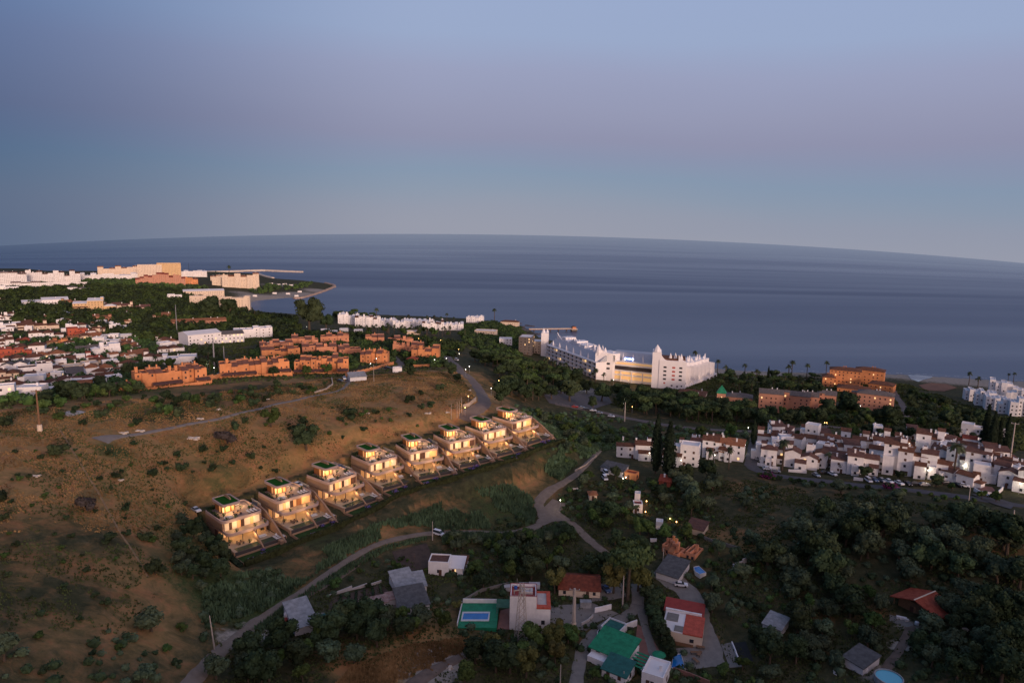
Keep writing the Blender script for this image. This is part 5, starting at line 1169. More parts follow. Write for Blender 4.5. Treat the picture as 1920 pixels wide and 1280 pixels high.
    def left(mb,parts,L):
        mb.box(0,L,2.2,20,-8,15.5,'hotel_white')
        for z in (3.2,7.0,10.8,14.4): mb.box(0,L,0,2.2,z,z+1.0,'hotel_white')
        for k in range(13): mb.box(L*k/12-.3,L*k/12+.3,0,2.3,-8,15,'hotel_white')
        def p(w_):
            m=MB(); m.add([(0,4,15.8),(L,4,15.8),(L,10,21),(0,10,21),(0,20,21),(L,20,21),(0,20,15.5),(L,20,15.5)],[(0,1,2,3),(3,2,5,4),(4,5,7,6),(0,3,4,6),(1,7,5,2)],'hotel_roof'); m.build('roof',w_)
            for k in range(12):
                for f,z in enumerate((.6,5.0,8.8,12.4)):
                    kind='dark' if f in(2,) else ('lit' if (k*3+f*5)%7<1 else 'dark'); ob('window',WIN[kind],w_,(L*(k+.5)/12,2.14,z+.6),0,(L/12*.7,1,2.0))
            for k in range(7): spire(w_,L*(k+.6)/7,3.4,15.6,1.0,5.5)
            rnd=random.Random(9)
            for k in range(11): spire(w_,L*(k+.4)/11,14+rnd.uniform(-3,4),20.8,rnd.uniform(1.0,1.8),rnd.uniform(3,6.5))
            wb=MB()
            for k in range(12): wb.box(L*k/12+.02*k,L*(k+1)/12,11.5+rnd.uniform(0,2),25,14,20.5+rnd.uniform(0,4.5),'hotel_white')
            wb.build('rear_block',w_)
            for k in range(5): gablecurve(w_,L*(k*.18),L*(k*.18+.17),12+k,20.9,6.5-.4*k,flip=bool(k%2))
        parts.append(p)
    wing('left_wing',A,L_,rz,left)
    towerblock('end_tower',1021,668,14,44,14,[(-.2,3,1.8,5),(.3,6,1.3,4)],[])
    return o
HO=hotel()
for i,(px,py,z,W_) in enumerate([(1100,712,4,1200),(1185,722,5,1800),(1205,724,4,1400),(1160,718,4,1000),(1045,690,3,700)]):
    p=G(px,py); W_*=.4; d=Vector((p.x,p.y,0)).normalized()*-3; lamp((p.x+d.x,p.y+d.y,p.z+z),W_,(1,.55,.22),.6)
house(1296,744,48,9,-8,'cream','tile_brown','hip','low brown tiled house below the hotel right block',dep=14); house(1311,750,20,9,0,'salmon','tile_brown','hip','small salmon annex with brown hip roof',dep=8)
# ------------------------------------------------------------------ terracotta complex on the right
RG='terracotta buildings right of the hotel'
def tower(px,py,wpx,hpx,label,roofm,pyr):
    p=G(px,py); k=mpp(p); W_=wpx*k; H=hpx*k; t=thing('tower_house',label,'tower',p,face_cam(p),RG); MB().box(-W_/2,W_/2,0,W_,-3,H,'salmon').build('wall',t)
    MB().hip(-W_/2,W_/2,0,W_,H+.2,pyr,roofm,.4).build('roof',t); windows(t,random.Random(int(px)),-W_/2,W_/2,0,H*.3,H,'f',sz=(1.1,1.3),pitch=W_)
tower(1351,764,15,26,'square salmon tower with pointed green roof','green_paint',5.5)
tower(1470,771,13,34,'salmon stair tower between the two long grey roofs','tile_grey',1.0); tower(1537,766,11,27,'second salmon stair tower, in the middle of the complex','tile_grey',1.0); tower(1602,766,12,28,'rightmost salmon stair tower of the complex','tile_grey',1.0)
for a in [(1384,763,46,22,0,'low building beside the green roofed tower'),(1444,772,40,37,2,'left end building with tall front'),(1495,767,38,28,0,'second building from the left'),(1518,767,26,27,0,'narrow building left of the second stair tower'),(1553,764,22,26,0,'half hidden building between two stair towers'),(1638,771,54,32,-3,'rightmost wide building with hipped grey roof')]:
    house(a[0],a[1],a[2],a[3],a[4],'salmon','tile_grey','hip' if a[0]>1600 or a[0]<1400 else 'gable','salmon apartments with grey roof, '+a[5],'apartment building',RG,name='apartment_building',dep=13,chim=2)
for a in [(1583,724,48,30,2,'left block by the shore'),(1628,721,44,27,-4,'brightest block by the shore'),(1650,735,36,16,-10,'low terraced block below the brightest one'),(1552,725,18,20,4,'dark end block by the shore'),(1600,737,50,11,0,'low row in front of the shore blocks')]:
    house(a[0],a[1],a[2],a[3],a[4],'terra','tile_brown','hip','orange apartments with brown roof, '+a[5],'apartment building',RG,name='apartment_building',dep=14,chim=3,lit=.3)
MB_=None
# far right modern white buildings
for a in [(1826,752,22,20,10,'leftmost low end'),(1848,762,26,27,8,'second from the left'),(1868,770,28,24,8,'third from the left with dark glass'),(1880,748,36,30,4,'tall one behind the front row'),(1891,777,26,22,8,'fourth with garden steps'),(1912,781,26,27,8,'fifth, cut by the right edge'),(1908,756,30,22,0,'rear one at the right edge')]:
    stepped(a[0],a[1],a[2],a[3],a[4],5,'white','white_far','modern white apartments with dark windows, '+a[5],group='modern white blocks at the right edge',dep=12,towers=False,flat=1,kinds=('dark',),lo=.55)
# ------------------------------------------------------------------ white townhouses on the right
TH=[(1190,860,66,31,3,'white','tile_brown','gable','long white townhouse with two chimneys, leftmost by the cypresses',2,9),(1275,873,62,38,-6,'white','white_far','flat','white townhouse with flat roof terraces between cypress and palm',1,10),
(1308,850,26,26,-6,'white','tile_terra','gable','small white townhouse section with pink roof',1,8),(1331,858,28,36,-4,'white','tile_brown','gable','white townhouse with tall chimney and brown roof',2,10),(1353,860,24,34,-4,'white','tile_orange','gable','white townhouse with orange brown roof beside lit lamp',1,10),(1376,864,30,33,-6,'white','tile_orange','shed','white townhouse with orange slanting roof, last before the street',1,9),
(1441,832,38,19,0,'white','tile_brown','gable','white townhouse with brown roof, rear row, first right of the street',1,8),(1470,838,26,20,0,'white','tile_dark','shed','white townhouse, rear row, dark roof behind the palms',1,8),(1492,836,30,19,0,'white','tile_dark','gable','white townhouse with lit balcony, rear row',2,8),
(1514,838,24,20,0,'white','tile_brown','gable','rear white townhouse left of the dark courtyard',1,8),(1548,838,42,21,0,'white','tile_brown','gable','rear white townhouse with a dark screen wall',1,8),(1600,841,36,20,3,'white','tile_brown','gable','rear white townhouse with dish shaped gable',2,8),(1638,843,36,20,0,'white','tile_brown','gable','rear white townhouse with lit lamp on its wall',1,8),(1674,842,30,24,0,'white','tile_brown','gabley','rear white townhouse with white gable front',1,8),(1702,845,40,18,0,'white','tile_brown','gable','long low rear townhouse with red brown roof',2,8),
(1741,848,38,32,0,'white','tile_brown','shed','tall rear townhouse with high white parapet wall',2,8),(1772,843,28,20,0,'white','tile_brown','gable','rear townhouse between the tall one and the red roofs',1,8),(1804,845,34,24,0,'white','tile_red','gable','rear townhouse with bright red roof patches',1,8),(1820,820,28,20,-4,'whitegrey','white_far','flat','plain white cube house on top of the rear row',0,8),
(1440,872,26,32,0,'white','tile_dark','hip','white townhouse with white garden wall, front row, first after the street',1,8),(1464,868,24,28,0,'white','tile_brown','shed','front townhouse with long brown lean-to roof',1,8),(1500,879,52,34,-2,'white','tile_dark','gabley','front townhouse with broad gable and arched windows',1,9),(1528,876,34,31,-4,'white','tile_brown','gabley','front townhouse with pointed gable beside bright lamp',1,9),(1566,870,40,26,0,'white','tile_dark','gable','front townhouse set back behind a green garden',1,9),
(1602,889,24,35,4,'white','tile_dark','shed','narrow front townhouse beside the round tree',1,9),(1626,888,30,30,0,'white','tile_dark','gable','front townhouse right of the round tree with low dark roof',1,9),(1645,872,28,30,0,'white','tile_brown','gable','front townhouse with brown roof above the low one',1,8),(1674,888,32,52,0,'white','tile_brown','shed','tallest front townhouse, in the middle of the row',1,9),(1707,893,40,43,-2,'white','tile_brown','gable','front townhouse with large mottled brown roof',2,9),
(1738,895,22,42,-2,'white','tile_dark','gable','front townhouse with the brightly lit white wall',1,9),(1762,876,30,30,-4,'white','tile_brown','gabley','front townhouse with slanted brown gable roof',1,9),(1795,884,34,42,-2,'white','tile_dark','hip','front townhouse with dark hip roof behind the big palm',1,9),(1829,894,32,42,-6,'white','tile_dark','shed','front townhouse with steep dark lean-to roof',1,9),(1862,904,36,33,-8,'white','tile_dark','gable','front townhouse left of the pale gabled one',2,9),(1900,918,42,38,-10,'white','tile_dark','gabley','white townhouse with gable front at the right edge',1,9),
(1858,876,24,22,0,'white','tile_brown','gable','small rear townhouse among the gardens at right',1,8),(1885,884,26,20,0,'white','tile_brown','hip','rear townhouse beside the chimneys at far right',2,8),(1912,892,22,20,0,'white','tile_dark','gable','rear townhouse cut by the right edge',1,8)]
for a in TH: house(*a[:8],a[8],'townhouse','white townhouses on the right',chim=a[9],dep=a[10]*.74,name='townhouse',lit=.1,annex=True)
fillers([(1425,812),(1500,812),(1700,820),(1830,832),(1925,876),(1925,925),(1830,915),(1700,893),(1600,890),(1500,880),(1425,872)],46,'small %s squeezed between the white townhouses','small houses between the townhouses,',[('white','tile_brown','gable','white house with brown gable roof'),('white','white_far','flat','white cube house with roof terrace'),('white','tile_dark','shed','white house with dark slanting roof')],8,spacing=3,kf=.75,w=(4.5,7.5),hh=(5,8.5))
fillers([(1165,845),(1390,835),(1390,868),(1170,868)],6,'small %s beside the left townhouses','small houses beside the left townhouses,',[('white','tile_brown','gable','white house with brown gable roof')],9,spacing=3,kf=.8,w=(4.5,7),hh=(4.5,7))
wallline('screen_wall','tall white screen wall among cypresses on the right',[(1864,823),(1892,826)],7,.4,'whitegrey')
for i,pts in enumerate([[(1420,872),(1440,878),(1462,880)],[(1478,884),(1512,887)],[(1750,899),(1770,901),(1798,905)],[(1600,900),(1618,901)]]): wallline('garden_wall','low white garden wall before the townhouses, %s'%['by the street mouth','under the broad gable','right of the lit wall','by the round tree'][i],pts,1.2,.3,'white')
wallline('garden_wall','white walled terrace edge near the right end of the townhouses',[(1826,920),(1838,926),(1868,930),(1880,918)],1.3,.35,'white'); patch('red_terrace',[(1830,910),(1860,914),(1870,926),(1838,923)],'terra_pave',off=.4,keepr=2)
patch('car_park',[(1820,926),(1862,932),(1905,945),(1895,955),(1862,945)],'asphalt',off=.3,keepr=2)
# ------------------------------------------------------------------ foreground village
def fbox(name,label,cat,px,py,wpx,hpx,rot,dep,wall,parts,group=None,zoff=0):
    p=G(px,py); k=mpp(p); W_=wpx*k; H=hpx*k/math.cos(math.atan2(CAMZ-p.z,math.hypot(p.x,p.y)))
    t=thing(name,label,cat,(p.x,p.y,p.z+zoff),face_cam(p,rot),group); parts(t,W_,H,dep)
    for q in (.2,.8): KEEP.append((p.x+math.sin(-t.rotation_euler.z)*dep*q,p.y+math.cos(t.rotation_euler.z)*dep*q,max(W_,dep)*.5))
    return t
def f1(t,W_,H,D):
    w=MB(); w.box(-W_/2,W_/2,0,D,-3,H,'white'); w.ring([(-W_/2,0),(W_/2,0),(W_/2,D),(-W_/2,D)],[(-W_/2+.4,.4),(W_/2-.4,.4),(W_/2-.4,D-.4),(-W_/2+.4,D-.4)],H,H+.9,'white'); w.build('wall',t)
    MB().box(-W_/2+.4,W_/2-.4,.4,D-.4,H,H+.12,'dark_red').build('roof_terrace',t); MB().ring([(-W_/2-.05,-.05),(W_/2+.05,-.05),(W_/2+.05,D+.05),(-W_/2-.05,D+.05)],[(-W_/2+.15,.15),(W_/2-.15,.15),(W_/2-.15,D-.15),(-W_/2+.15,D-.15)],H+.9,H+1.0,'dark_red').build('parapet_cap',t)
    r=MB(); x0=W_/2; x1=W_/2+W_*.52; h=H*.72; r.box(x0,x1,-.2,D*1.25,-3,h,'white'); r.build('side_wing',t)
    MB().ring([(x0,-.3),(x1+.1,-.3),(x1+.1,D*1.25),(x0,D*1.25)],[(x0+.2,1.5),(x1-1.1,1.5),(x1-1.1,D*1.25-.6),(x0+.2,D*1.25-.6)],h,h+.45,'red_paint').build('red_parapet',t)
    MB().box(x0+.2,x1-1.1,1.5,D*1.25-.6,h,h+.1,'concrete_lt').build('roof',t)
    for x,z,kd in ((W_*.3,H*.2,'dark'),(W_*.75,H*.3,'dark')): ob('window',WIN[kd],t,(x,-.25 if x>W_/2 else -.04,z),0,(1.1,1,1.3))
    ob('door',DOORM,t,(W_*.62,-.24,0),0,(1.0,1,2.1)); MB().lathe([(.5,0),(.55,.8),(.1,1.1)],'tarp_blue',9).build('water_tank',t,loc=(-W_*.3,D*.75,H+.12)); MB().tube([(-W_*.25,D*.9,H),(-W_*.25,D*.9,H+3)],.05,'steel',5).build('aerial',t)
    MB().box(-W_*.1,W_*.35,D*.35,D*.7,H+.12,H+.9,'concrete_lt').build('roof_hatch',t)
fbox('tower_house','tall plain white house with red roof edges beside the green pool court','house',980,1182,46,50,0,7.5,'white',f1)
# pool court
def pool_court():
    c=G(900,1150); t=thing('pool_court','green painted terrace with a rectangular blue pool','pool terrace',c,0); z0=max(gz(G(a,b).x,G(a,b).y) for a,b in ((868,1130),(935,1130),(930,1172),(862,1172)))+.25-c.z
    def L_(a,b): p=atz(a,b,c.z+z0); return (p.x-c.x,p.y-c.y)
    MB().prism([L_(868,1130),L_(936,1130),L_(931,1176),L_(858,1176)],z0-4,z0,'green_paint').build('deck',t)
    o_=[L_(867,1147),L_(919,1147),L_(917,1164),L_(864,1164)]; i_=[L_(869.5,1149.5),L_(916.5,1149.5),L_(914.5,1161.5),L_(867,1161.5)]
    MB().ring(o_,i_,z0,z0+.22,'pool_deck').build('pool_edge',t); MB().prism(i_,z0+.01,z0+.12,'pool').build('pool_water',t)
    a=L_(868,1129); b=L_(936,1129); w=MB(); w.box(min(a[0],b[0]),max(a[0],b[0]),a[1],a[1]+.25,z0-1,z0+1.3,'white'); w.build('back_wall',t)
    a=L_(867,1131); b=L_(858,1172); MB().add([(a[0]-.2,a[1],z0-2),(a[0],a[1],z0-2),(b[0],b[1],z0-2),(b[0]-.2,b[1],z0-2),(a[0]-.2,a[1],z0+.9),(a[0],a[1],z0+.9),(b[0],b[1],z0+.9),(b[0]-.2,b[1],z0+.9)],[(0,3,2,1),(4,5,6,7),(0,1,5,4),(1,2,6,5),(2,3,7,6),(3,0,4,7)],'white').build('side_wall',t)
    q=L_(944,1140); MB().box(q[0]-2.2,q[0]+2.0,q[1]-3,q[1]+2,z0+1.9,z0+2.05,'green_net').build('awning',t)
    pm=MB().tube([(0,0,-1),(0,0,1.9)],.06,'steel',6).mesh('post')
    for dx,dy in ((-2,-2.8),(1.8,-2.8),(-2,1.8),(1.8,1.8)): ob('post',pm,t,(q[0]+dx,q[1]+dy,z0))
    KEEP.extend([(c.x+dx,c.y+dy,5) for dx in (-6,0,6) for dy in (-5,0,5)])
pool_court()
patch('paved_court',[(938,1145),(956,1140),(956,1180),(932,1180)],'terra_pave',off=.2,keepr=1)
house(1086,1119,72,10,2,'cream','tile_rust','gable','low farm building with wide red brown roof beside the yard','house',dep=11,chim=0,name='farm_building')
house(822,1078,36,22,-10,'white','tile_dark','flat','white cottage cube with brown roof terrace in the valley','house',dep=6,chim=0); house(852,1077,30,16,-10,'white','white_far','shed','white cottage with pale sloping roof joined to the cube','house',dep=6,chim=0); 
house(868,1068,12,8,-10,'whitegrey','tile_brown','shed','tiny white lean-to at the right of the cottages','shed',dep=4,chim=0,win=False,name='shed')
for a in [(764,1115,36,6,18,'sheet_white','pale metal roofed shed, upper of two by the vegetable plots',9),(788,1112,22,6,12,'sheet_white','small white metal shed right of the pale one',7),(778,1150,52,6,14,'sheet_grey','wide dark grey roofed barn below the pale sheds',9),(575,1187,38,6,16,'sheet_white','rusty light grey metal shed beside the junk yard',11),(1302,1002,30,6,-18,'tile_dark','dark roofed hut at the end of the garden terraces',6),(1146,889,44,10,-28,'sheet_grey','long white shed with dark roof below the townhouses',6),(1820,1168,26,6,-15,'sheet_grey','grey blue sheet metal shed at the right edge of the grove',7),(1598,1256,34,12,-32,'sheet_grey','grey flat roofed shed in the dark garden',7),(1446,1188,30,5,-20,'sheet_white','pale blue canvas roofed shed in the grove',6),(703,1146,46,4,13,'tile_pink','long pink and white lean-to roof beside the plots, left half',3),(752,1133,46,4,14,'tile_pink','long pink and white lean-to roof beside the plots, right half',3)]:
    house(a[0],a[1],a[2],a[3],a[4],'whitegrey' if a[5]!='tile_dark' else 'cream',a[5],'shed',a[6],'shed',dep=a[7],chim=0,win=False,name='shed',hm=2.6+a[7]*.2,door=False)
house(1181,899,22,12,-20,'terra','tile_red','flat','small orange hut next to the long white shed','hut',dep=4,chim=0,name='hut')
house(1246,912,20,10,-8,'brick_red','tile_red','shed','small red hut with white chimney beside big trees','hut',dep=5,chim=1,name='hut')
house(1196,962,16,16,6,'white','dark_red','flat','white garden hut with dark purple roof','hut',dep=4,chim=0,name='hut'); house(1236,992,12,10,0,'white','white_far','flat','tiny white hut on the garden terrace','hut',dep=3,chim=0,win=False,name='hut'); house(1195,938,10,8,0,'white','white_far','flat','tiny white pump house in the garden','hut',dep=3,chim=0,win=False,name='hut'); house(1112,938,14,10,10,'cream','tile_orange','hip','small cream hut with orange roof at the garden edge','hut',dep=4,chim=0,name='hut')
tmid=[((640,1116),(632,1156)),((655,1112),(650,1152)),((668,1108),(666,1147)),((683,1104),(684,1142)),((698,1100),(702,1138)),((712,1096),(720,1134))]
for i,(a,b) in enumerate(tmid):
    hedge('crop_row','green crop row in the vegetable plot, %s from the left'%['first','second','third','fourth','fifth','sixth'][i],[G(*a)+Vector((0,0,.1)),G(*b)+Vector((0,0,.1))],.7,.45,m='leaf_dark',seed=60+i,dens=12,cat='crop',group='crop rows in the vegetable plot')
# green roofed house
def f8(t,W_,H,D):
    MB().box(-W_/2,W_/2,0,D,-3,H,'white').build('wall',t); MB().shed(-W_/2,W_/2,-.3,D,H+.1,H+1.9,'green_paint',.5,.3).build('roof',t)
    MB().box(-W_/2+.6,W_/2-1,-3.2,0,-3,H*.62,'white').build('porch',t)
    p=MB(); 
    for k in range(5): p.box(W_/2+.8,W_/2+5.2,-1+k*1.5,-1+k*1.5+.75,2.7,2.82,'green_paint')
    for x in (.9,5.0): p.box(W_/2+x,W_/2+x+.15,-1.2,6,2.5,2.7,'white')
    p.build('pergola',t)
    for x,kd in ((-W_*.3,'dark'),(W_*.3,'shut')): ob('window',WIN[kd],t,(x,-.04,H*.8),0,(1.2,1,1.0))
    for y in (2,5): ob('window',WIN['dark'],t,(-W_/2-.04,y,1.7),-math.pi/2,(1.1,1,1.1))
fbox('green_roofed_house','white house under a bright green sloping roof with striped pergola','house',1140,1240,66,14,-26,8.5,'white',f8)
house(1150,1276,44,10,-24,'white','teal_paint','shed','white outbuilding with teal roof at the bottom edge','house',dep=6,chim=0); house(1142,1197,34,5,-26,'whitegrey','teal_paint','flat','teal roofed carport above the green roof','carport',dep=6,chim=0,win=False,name='carport')
house(1222,1290,36,20,-14,'white','white_far','flat','white house with parapet at the bottom edge','house',dep=8,chim=1)
# red and white flat house
def f9(t,W_,H,D):
    MB().box(-W_/2,W_/2,0,D,-3,H,'cream').build('wall',t); MB().box(-W_/2,W_*.02,0.02,D-.1,H,H+.25,'white_far').build('white_roof',t); MB().box(W_*.02,W_/2+.1,-.1,D-.1,H,H+.4,'red_paint').build('red_roof',t)
    MB().box(-W_*.45,-W_*.15,D*.5,D*.9,H+.25,H+.45,'concrete').build('roof_slab',t); MB().box(-W_*.2,W_*.02,.4,D*.3,H+.25,H+.5,'concrete').build('roof_vent',t)
    MB().box(-W_/2-.2,W_/2-1,D+.1,D+.7,-3,H+1.0,'white').build('party_parapet',t); MB().box(-W_/2-.6,W_/2-.6,D+.7,D+6.2,-3,H-.1,'cream').build('rear_wing',t); MB().shed(-W_/2-.6,W_/2-.6,D+.8,D+6.2,H+.1,H+1.3,'dark_red',.3).build('rear_roof',t)
    for x,kd in ((-W_*.3,'dark'),(W_*.25,'dark')): ob('window',WIN[kd],t,(x,-.04,1.7),0,(1.2,1,1.1))
    MB().box(-W_*.3,W_*.3,-.9,-.7,-1,1.0,'wood').build('garden_fence',t)
fbox('flat_roofed_house','long house with white and bright red flat roof, dark red rear roof','house',1277,1207,66,16,-4,11,'cream',f9)
# pools
def poolthing(label,pts,rim=.35,m='pool'):
    P_=[G(*q) for q in pts]; z=max(p.z for p in P_)+.3; c=sum(P_,Vector())/len(P_); t=thing('swimming_pool',label,'pool',(c.x,c.y,z),0)
    w_=[(p.x-c.x,p.y-c.y) for p in P_]; i_=[(x*.93,y*.93) for x,y in w_]; MB().ring(w_,i_,-1.5,.12,'pool_deck').build('pool_edge',t); MB().prism(i_,-1.4,-.02,m).build('pool_water',t); KEEP.append((c.x,c.y,5))
poolthing('bright blue pool beside the concrete terrace',[(1262,1229),(1277,1226),(1285,1256),(1258,1254)]); poolthing('small blue pool below the terracotta ruin',[(1300,1066),(1310,1062),(1324,1078),(1312,1084),(1303,1078)])
p=G(1666,1276); t=thing('round_pool','round above ground pool with pale blue water at the bottom edge','pool',(p.x,p.y,p.z+.1),0); r_=20*mpp(p)
def circ(r,n=24): return [(r*math.cos(6.2832*i/n),r*math.sin(6.2832*i/n)) for i in range(n)]
MB().ring(circ(r_),circ(r_*.92),-.5,1.2,'sheet_white').build('pool_wall',t); MB().prism(circ(r_*.91),-.4,.95,'pool_pale').build('pool_water',t); KEEP.append((p.x,p.y,r_+2))
# parasol and terrace furniture
p=G(1235,1240); t=thing('parasol','round green parasol beside the dark hedge','parasol',p,0); MB().lathe([(2.0,2.3),(1.0,2.75),(.05,3.0)],'green_paint',12).build('canopy',t); MB().tube([(0,0,-.3),(0,0,2.9)],.05,'steel',6).build('pole',t)
for i,(x,y) in enumerate([(1302,1226),(1311,1228),(1304,1241),(1313,1216)]):
    o=copy_tree(PR['table']); o.location=G(x,y)+Vector((0,0,.12)); o.rotation_euler=(0,0,i); o['label']='outdoor table on the terrace by the bright blue pool, %s'%['left of two','right of two','nearest the drive','closest to the house'][i]; o['group']='tables on the pool terrace'
# ruin and canopy
t=stepped(1262,1052,62,14,-24,7,'terra_dk','tile_orange','unfinished terracotta house with stepped broken roofs and walls','house',dep=7,towers=True,name='terracotta_house',lo=.4)
p=G(1250,1088); house(1250,1090,40,7,-22,'whitegrey','sheet_grey','shed','carport with pale metal roof above the white car','carport',dep=10,chim=0,win=False,name='carport',hm=4.5)
# red roofed cottage
def f14(t,W_,H,D):
    MB().box(-W_*.45,W_*.45,2.5,D-.5,-3,H,'wood').build('wall',t); MB().gable(-W_/2,W_/2,0,D,H+.1,2.4,'tile_red',.5,'y',.3).build('roof',t); MB().box(-.18,.18,-.6,D+.6,H+2.45,H+2.62,'cream').build('ridge',t)
    pm=MB().box(-.12,.12,-.12,.12,-2,0,'wood').mesh('post')
    for x in (-W_*.45,0,W_*.45): ob('post',pm,t,(x,.2,H))
    ob('window',WIN['dark'],t,(W_*.2,2.45,1.4),0,(1.2,1,1.1)); ob('door',DOORM,t,(-W_*.15,2.46,0),0,(1,1,2))
fbox('cottage','wooden cottage with bright red gable roof in the dark grove','cottage',1712,1158,70,16,-28,10,'wood',f14)
patch('cottage_patio',[(1668,1152),(1700,1160),(1714,1172),(1700,1176),(1668,1164)],'concrete',off=.15,keepr=1.5)
patch('dark_tarpaulin',[(1373,1206),(1398,1203),(1413,1240),(1390,1248)],'rubber',off=.25,kind='structure',keepr=1)
patch('concrete_pad',[(1352,1208),(1372,1204),(1392,1250),(1368,1252)],'concrete',off=.18,keepr=1)
# walls of the village
for lab,pts,h,m in [('white wall along the lane by the white pole',[(1115,1148),(1130,1145),(1146,1141)],1.7,'white'),('pale wall around the brown terrace above the pool court',[(868,1128),(905,1108),(953,1096),(960,1104)],1.0,'concrete'),('low kerb wall along the lane below the yard',[(1090,1172),(1104,1164),(1112,1156)],.9,'concrete_lt'),('white gate wall at the lane fork',[(1173,1180),(1194,1172)],2.0,'white'),('stone wall behind the unfinished house',[(1320,1010),(1345,1020),(1385,1030)],1.0,'concrete'),('broken wall on the garden terrace right',[(1378,1066),(1392,1058),(1404,1050)],1.4,'concrete_lt'),('pale kerb along the upper edge of the vegetable plot',[(617,1117),(660,1105),(715,1092)],.5,'concrete_lt'),('red and white wall beside the plots',[(674,1146),(720,1134),(784,1120)],1.2,'terra_dk'),('white rail along the dark tarpaulin',[(1372,1206),(1388,1246)],.8,'white'),('low dry stone wall on the dirt road bend',[(1078,884),(1098,873),(1118,856)],.7,'stone'),('pinkish garden wall at the bottom edge',[(1262,1258),(1290,1268),(1330,1284)],1.4,'terra_pave')]:
    wallline('garden_wall',lab,pts,h,.3,m)
# ------------------------------------------------------------------ junk yard, tanks, rocks
JM={'barrel':MB().lathe([(.3,0),(.32,.05),(.3,.45),(.32,.5),(.3,.9)],'tarp_blue',10).mesh('barrel')}
def tank(px,py,r,m,label,name='water_tank',cat='tank'):
    p=G(px,py); t=thing(name,label,cat,p,0); MB().lathe([(r,0),(r,r*1.2),(r*.8,r*1.5),(r*.2,r*1.65)],m,14).build('tank_body',t); MB().lathe([(r*.2,0),(r*.2,.15)],'steel',8).build('lid',t,loc=(0,0,r*1.65))
tank(541,1158,1.3,'white','round white water tank in the junk yard'); tank(578,1142,.9,'teal_paint','dark teal tank at the upper end of the junk yard'); tank(1621,1258,.9,'white','white tank beside the grey shed in the dark garden'); tank(1645,1163,.8,'white','white tank left of the cottage patio'); tank(1719,1170,.6,'white','small white tank right of the cottage patio')
for i,(x,y) in enumerate([(645,1152),(652,1150),(634,1154),(610,1162),(616,1158),(692,1158),(700,1156),(640,1158)]):
    o=bpy.data.objects.new('barrel',JM['barrel']); COL.objects.link(o); o.location=G(x,y); tag(o,'blue barrel standing in the yard strip left of the grey barn','barrel','blue barrels in the yard')
rnd=random.Random(77)
def junk(px,py,m,label,name,cat,s=(1.6,1,.7),rot=0):
    p=G(px,py); mb=MB(); mb.prism([(-s[0]/2,-s[1]/2),(s[0]/2,-s[1]/2*.9),(s[0]/2*.95,s[1]/2),(-s[0]/2,s[1]/2*.85)],-.2,s[2],m); mb.box(-s[0]/2-.05,s[0]/2+.05,-s[1]/2-.05,s[1]/2+.05,s[2],s[2]+.08,m)
    o=mb.build(name); o.location=p; o.rotation_euler=(0,0,math.radians(rot)); return tag(o,label,cat)
for a in [(551,1140,'sheet_white','long white sheet covered stack at the top of the junk yard','covered_stack','stack',(5,1.4,.8),40),(566,1146,'wood','stack of pale timber boards in the junk yard','timber_stack','timber',(1.8,1.8,1.0),20),(532,1166,'dark_red','red brown crate in the junk yard','crate','crate',(2,1.4,1.0),10),(608,1160,'teal_paint','green skip beside the grey metal shed','skip','skip',(3,1.6,1.3),15),(622,1156,'rubber','black covered box right of the green skip','storage_box','box',(2.4,1.2,1),15),(648,1156,'tarp_blue','bright blue tarpaulin covered stack in the yard strip','covered_stack','stack',(4.5,1.6,1.1),14),(521,1172,'steel','grey scrap heap box at the left of the junk yard','crate','crate',(2,2,.8),60),(1690,1160,'white','white bench on the cottage patio','bench','bench',(2.6,.8,.7),-25),(1700,1164,'cushion','pale chest on the cottage patio','chest','chest',(1,.8,.6),-10),(1568,1262,'white','white box at the left of the grey garden shed','box','box',(1.2,1.2,.7),20),(1728,1205,'sheet_grey','silver covered vehicle shape beside the garden path','covered_stack','stack',(3.4,1.8,1.3),70),(1658,1125,'white','thin white plank lying left of the cottage','plank','plank',(3,.5,.3),-30),(1808,1182,'white','white sack beside the grey blue shed','sack','sack',(1.8,1,.6),0),(955,1105,'concrete_lt','pale trailer behind the white tower house','trailer','trailer',(3.5,2,1.4),10),(982,1104,'sheet_white','white covered dome tent beside the tower house','tent','tent',(3.4,2.4,1.8),0),(1002,1101,'whitegrey','grey tank behind the tower house','tank','tank',(3.6,1.8,1.5),0),(1182,1184,'rubber','dark bin by the lane fork gate','bin','bin',(1.4,1,1.2),0),(1098,1137,'sheet_white','small white van like cabin below the red roofed farm','cabin','cabin',(3.6,2,2.0),0),(1225,1015,'white','white board leaning near the unfinished house','board','board',(2.4,.4,1.2),0),(1265,1025,'whitegrey','pale rubble block behind the unfinished house','rubble_block','rubble',(2.4,1.4,1),20),(1385,1062,'concrete_lt','pale heap on the terrace by the broken wall','rubble_block','rubble',(4,2,1),30)]: junk(*a)
def rockpile(px,py,n,r,label,m='cream_stone',seed=0):
    p=G(px,py); rnd=random.Random(seed+int(px)); mb=MB()
    bm=bmesh.new(); bmesh.ops.create_icosphere(bm,subdivisions=3,radius=1); vs=[]
    r=r*.5
    for v in bm.verts:
        f=1+.35*math.sin(v.co.x*5+px)+.25*math.cos(v.co.y*7+py); vs.append((v.co.x*r*f*1.5,v.co.y*r*f,max(-.3,v.co.z)*r*.45*f))
    mb.add(vs,[tuple(x.index for x in f.verts) for f in bm.faces],m); bm.free(); o=mb.build('boulder'); o.location=p; tag(o,label,'boulder')
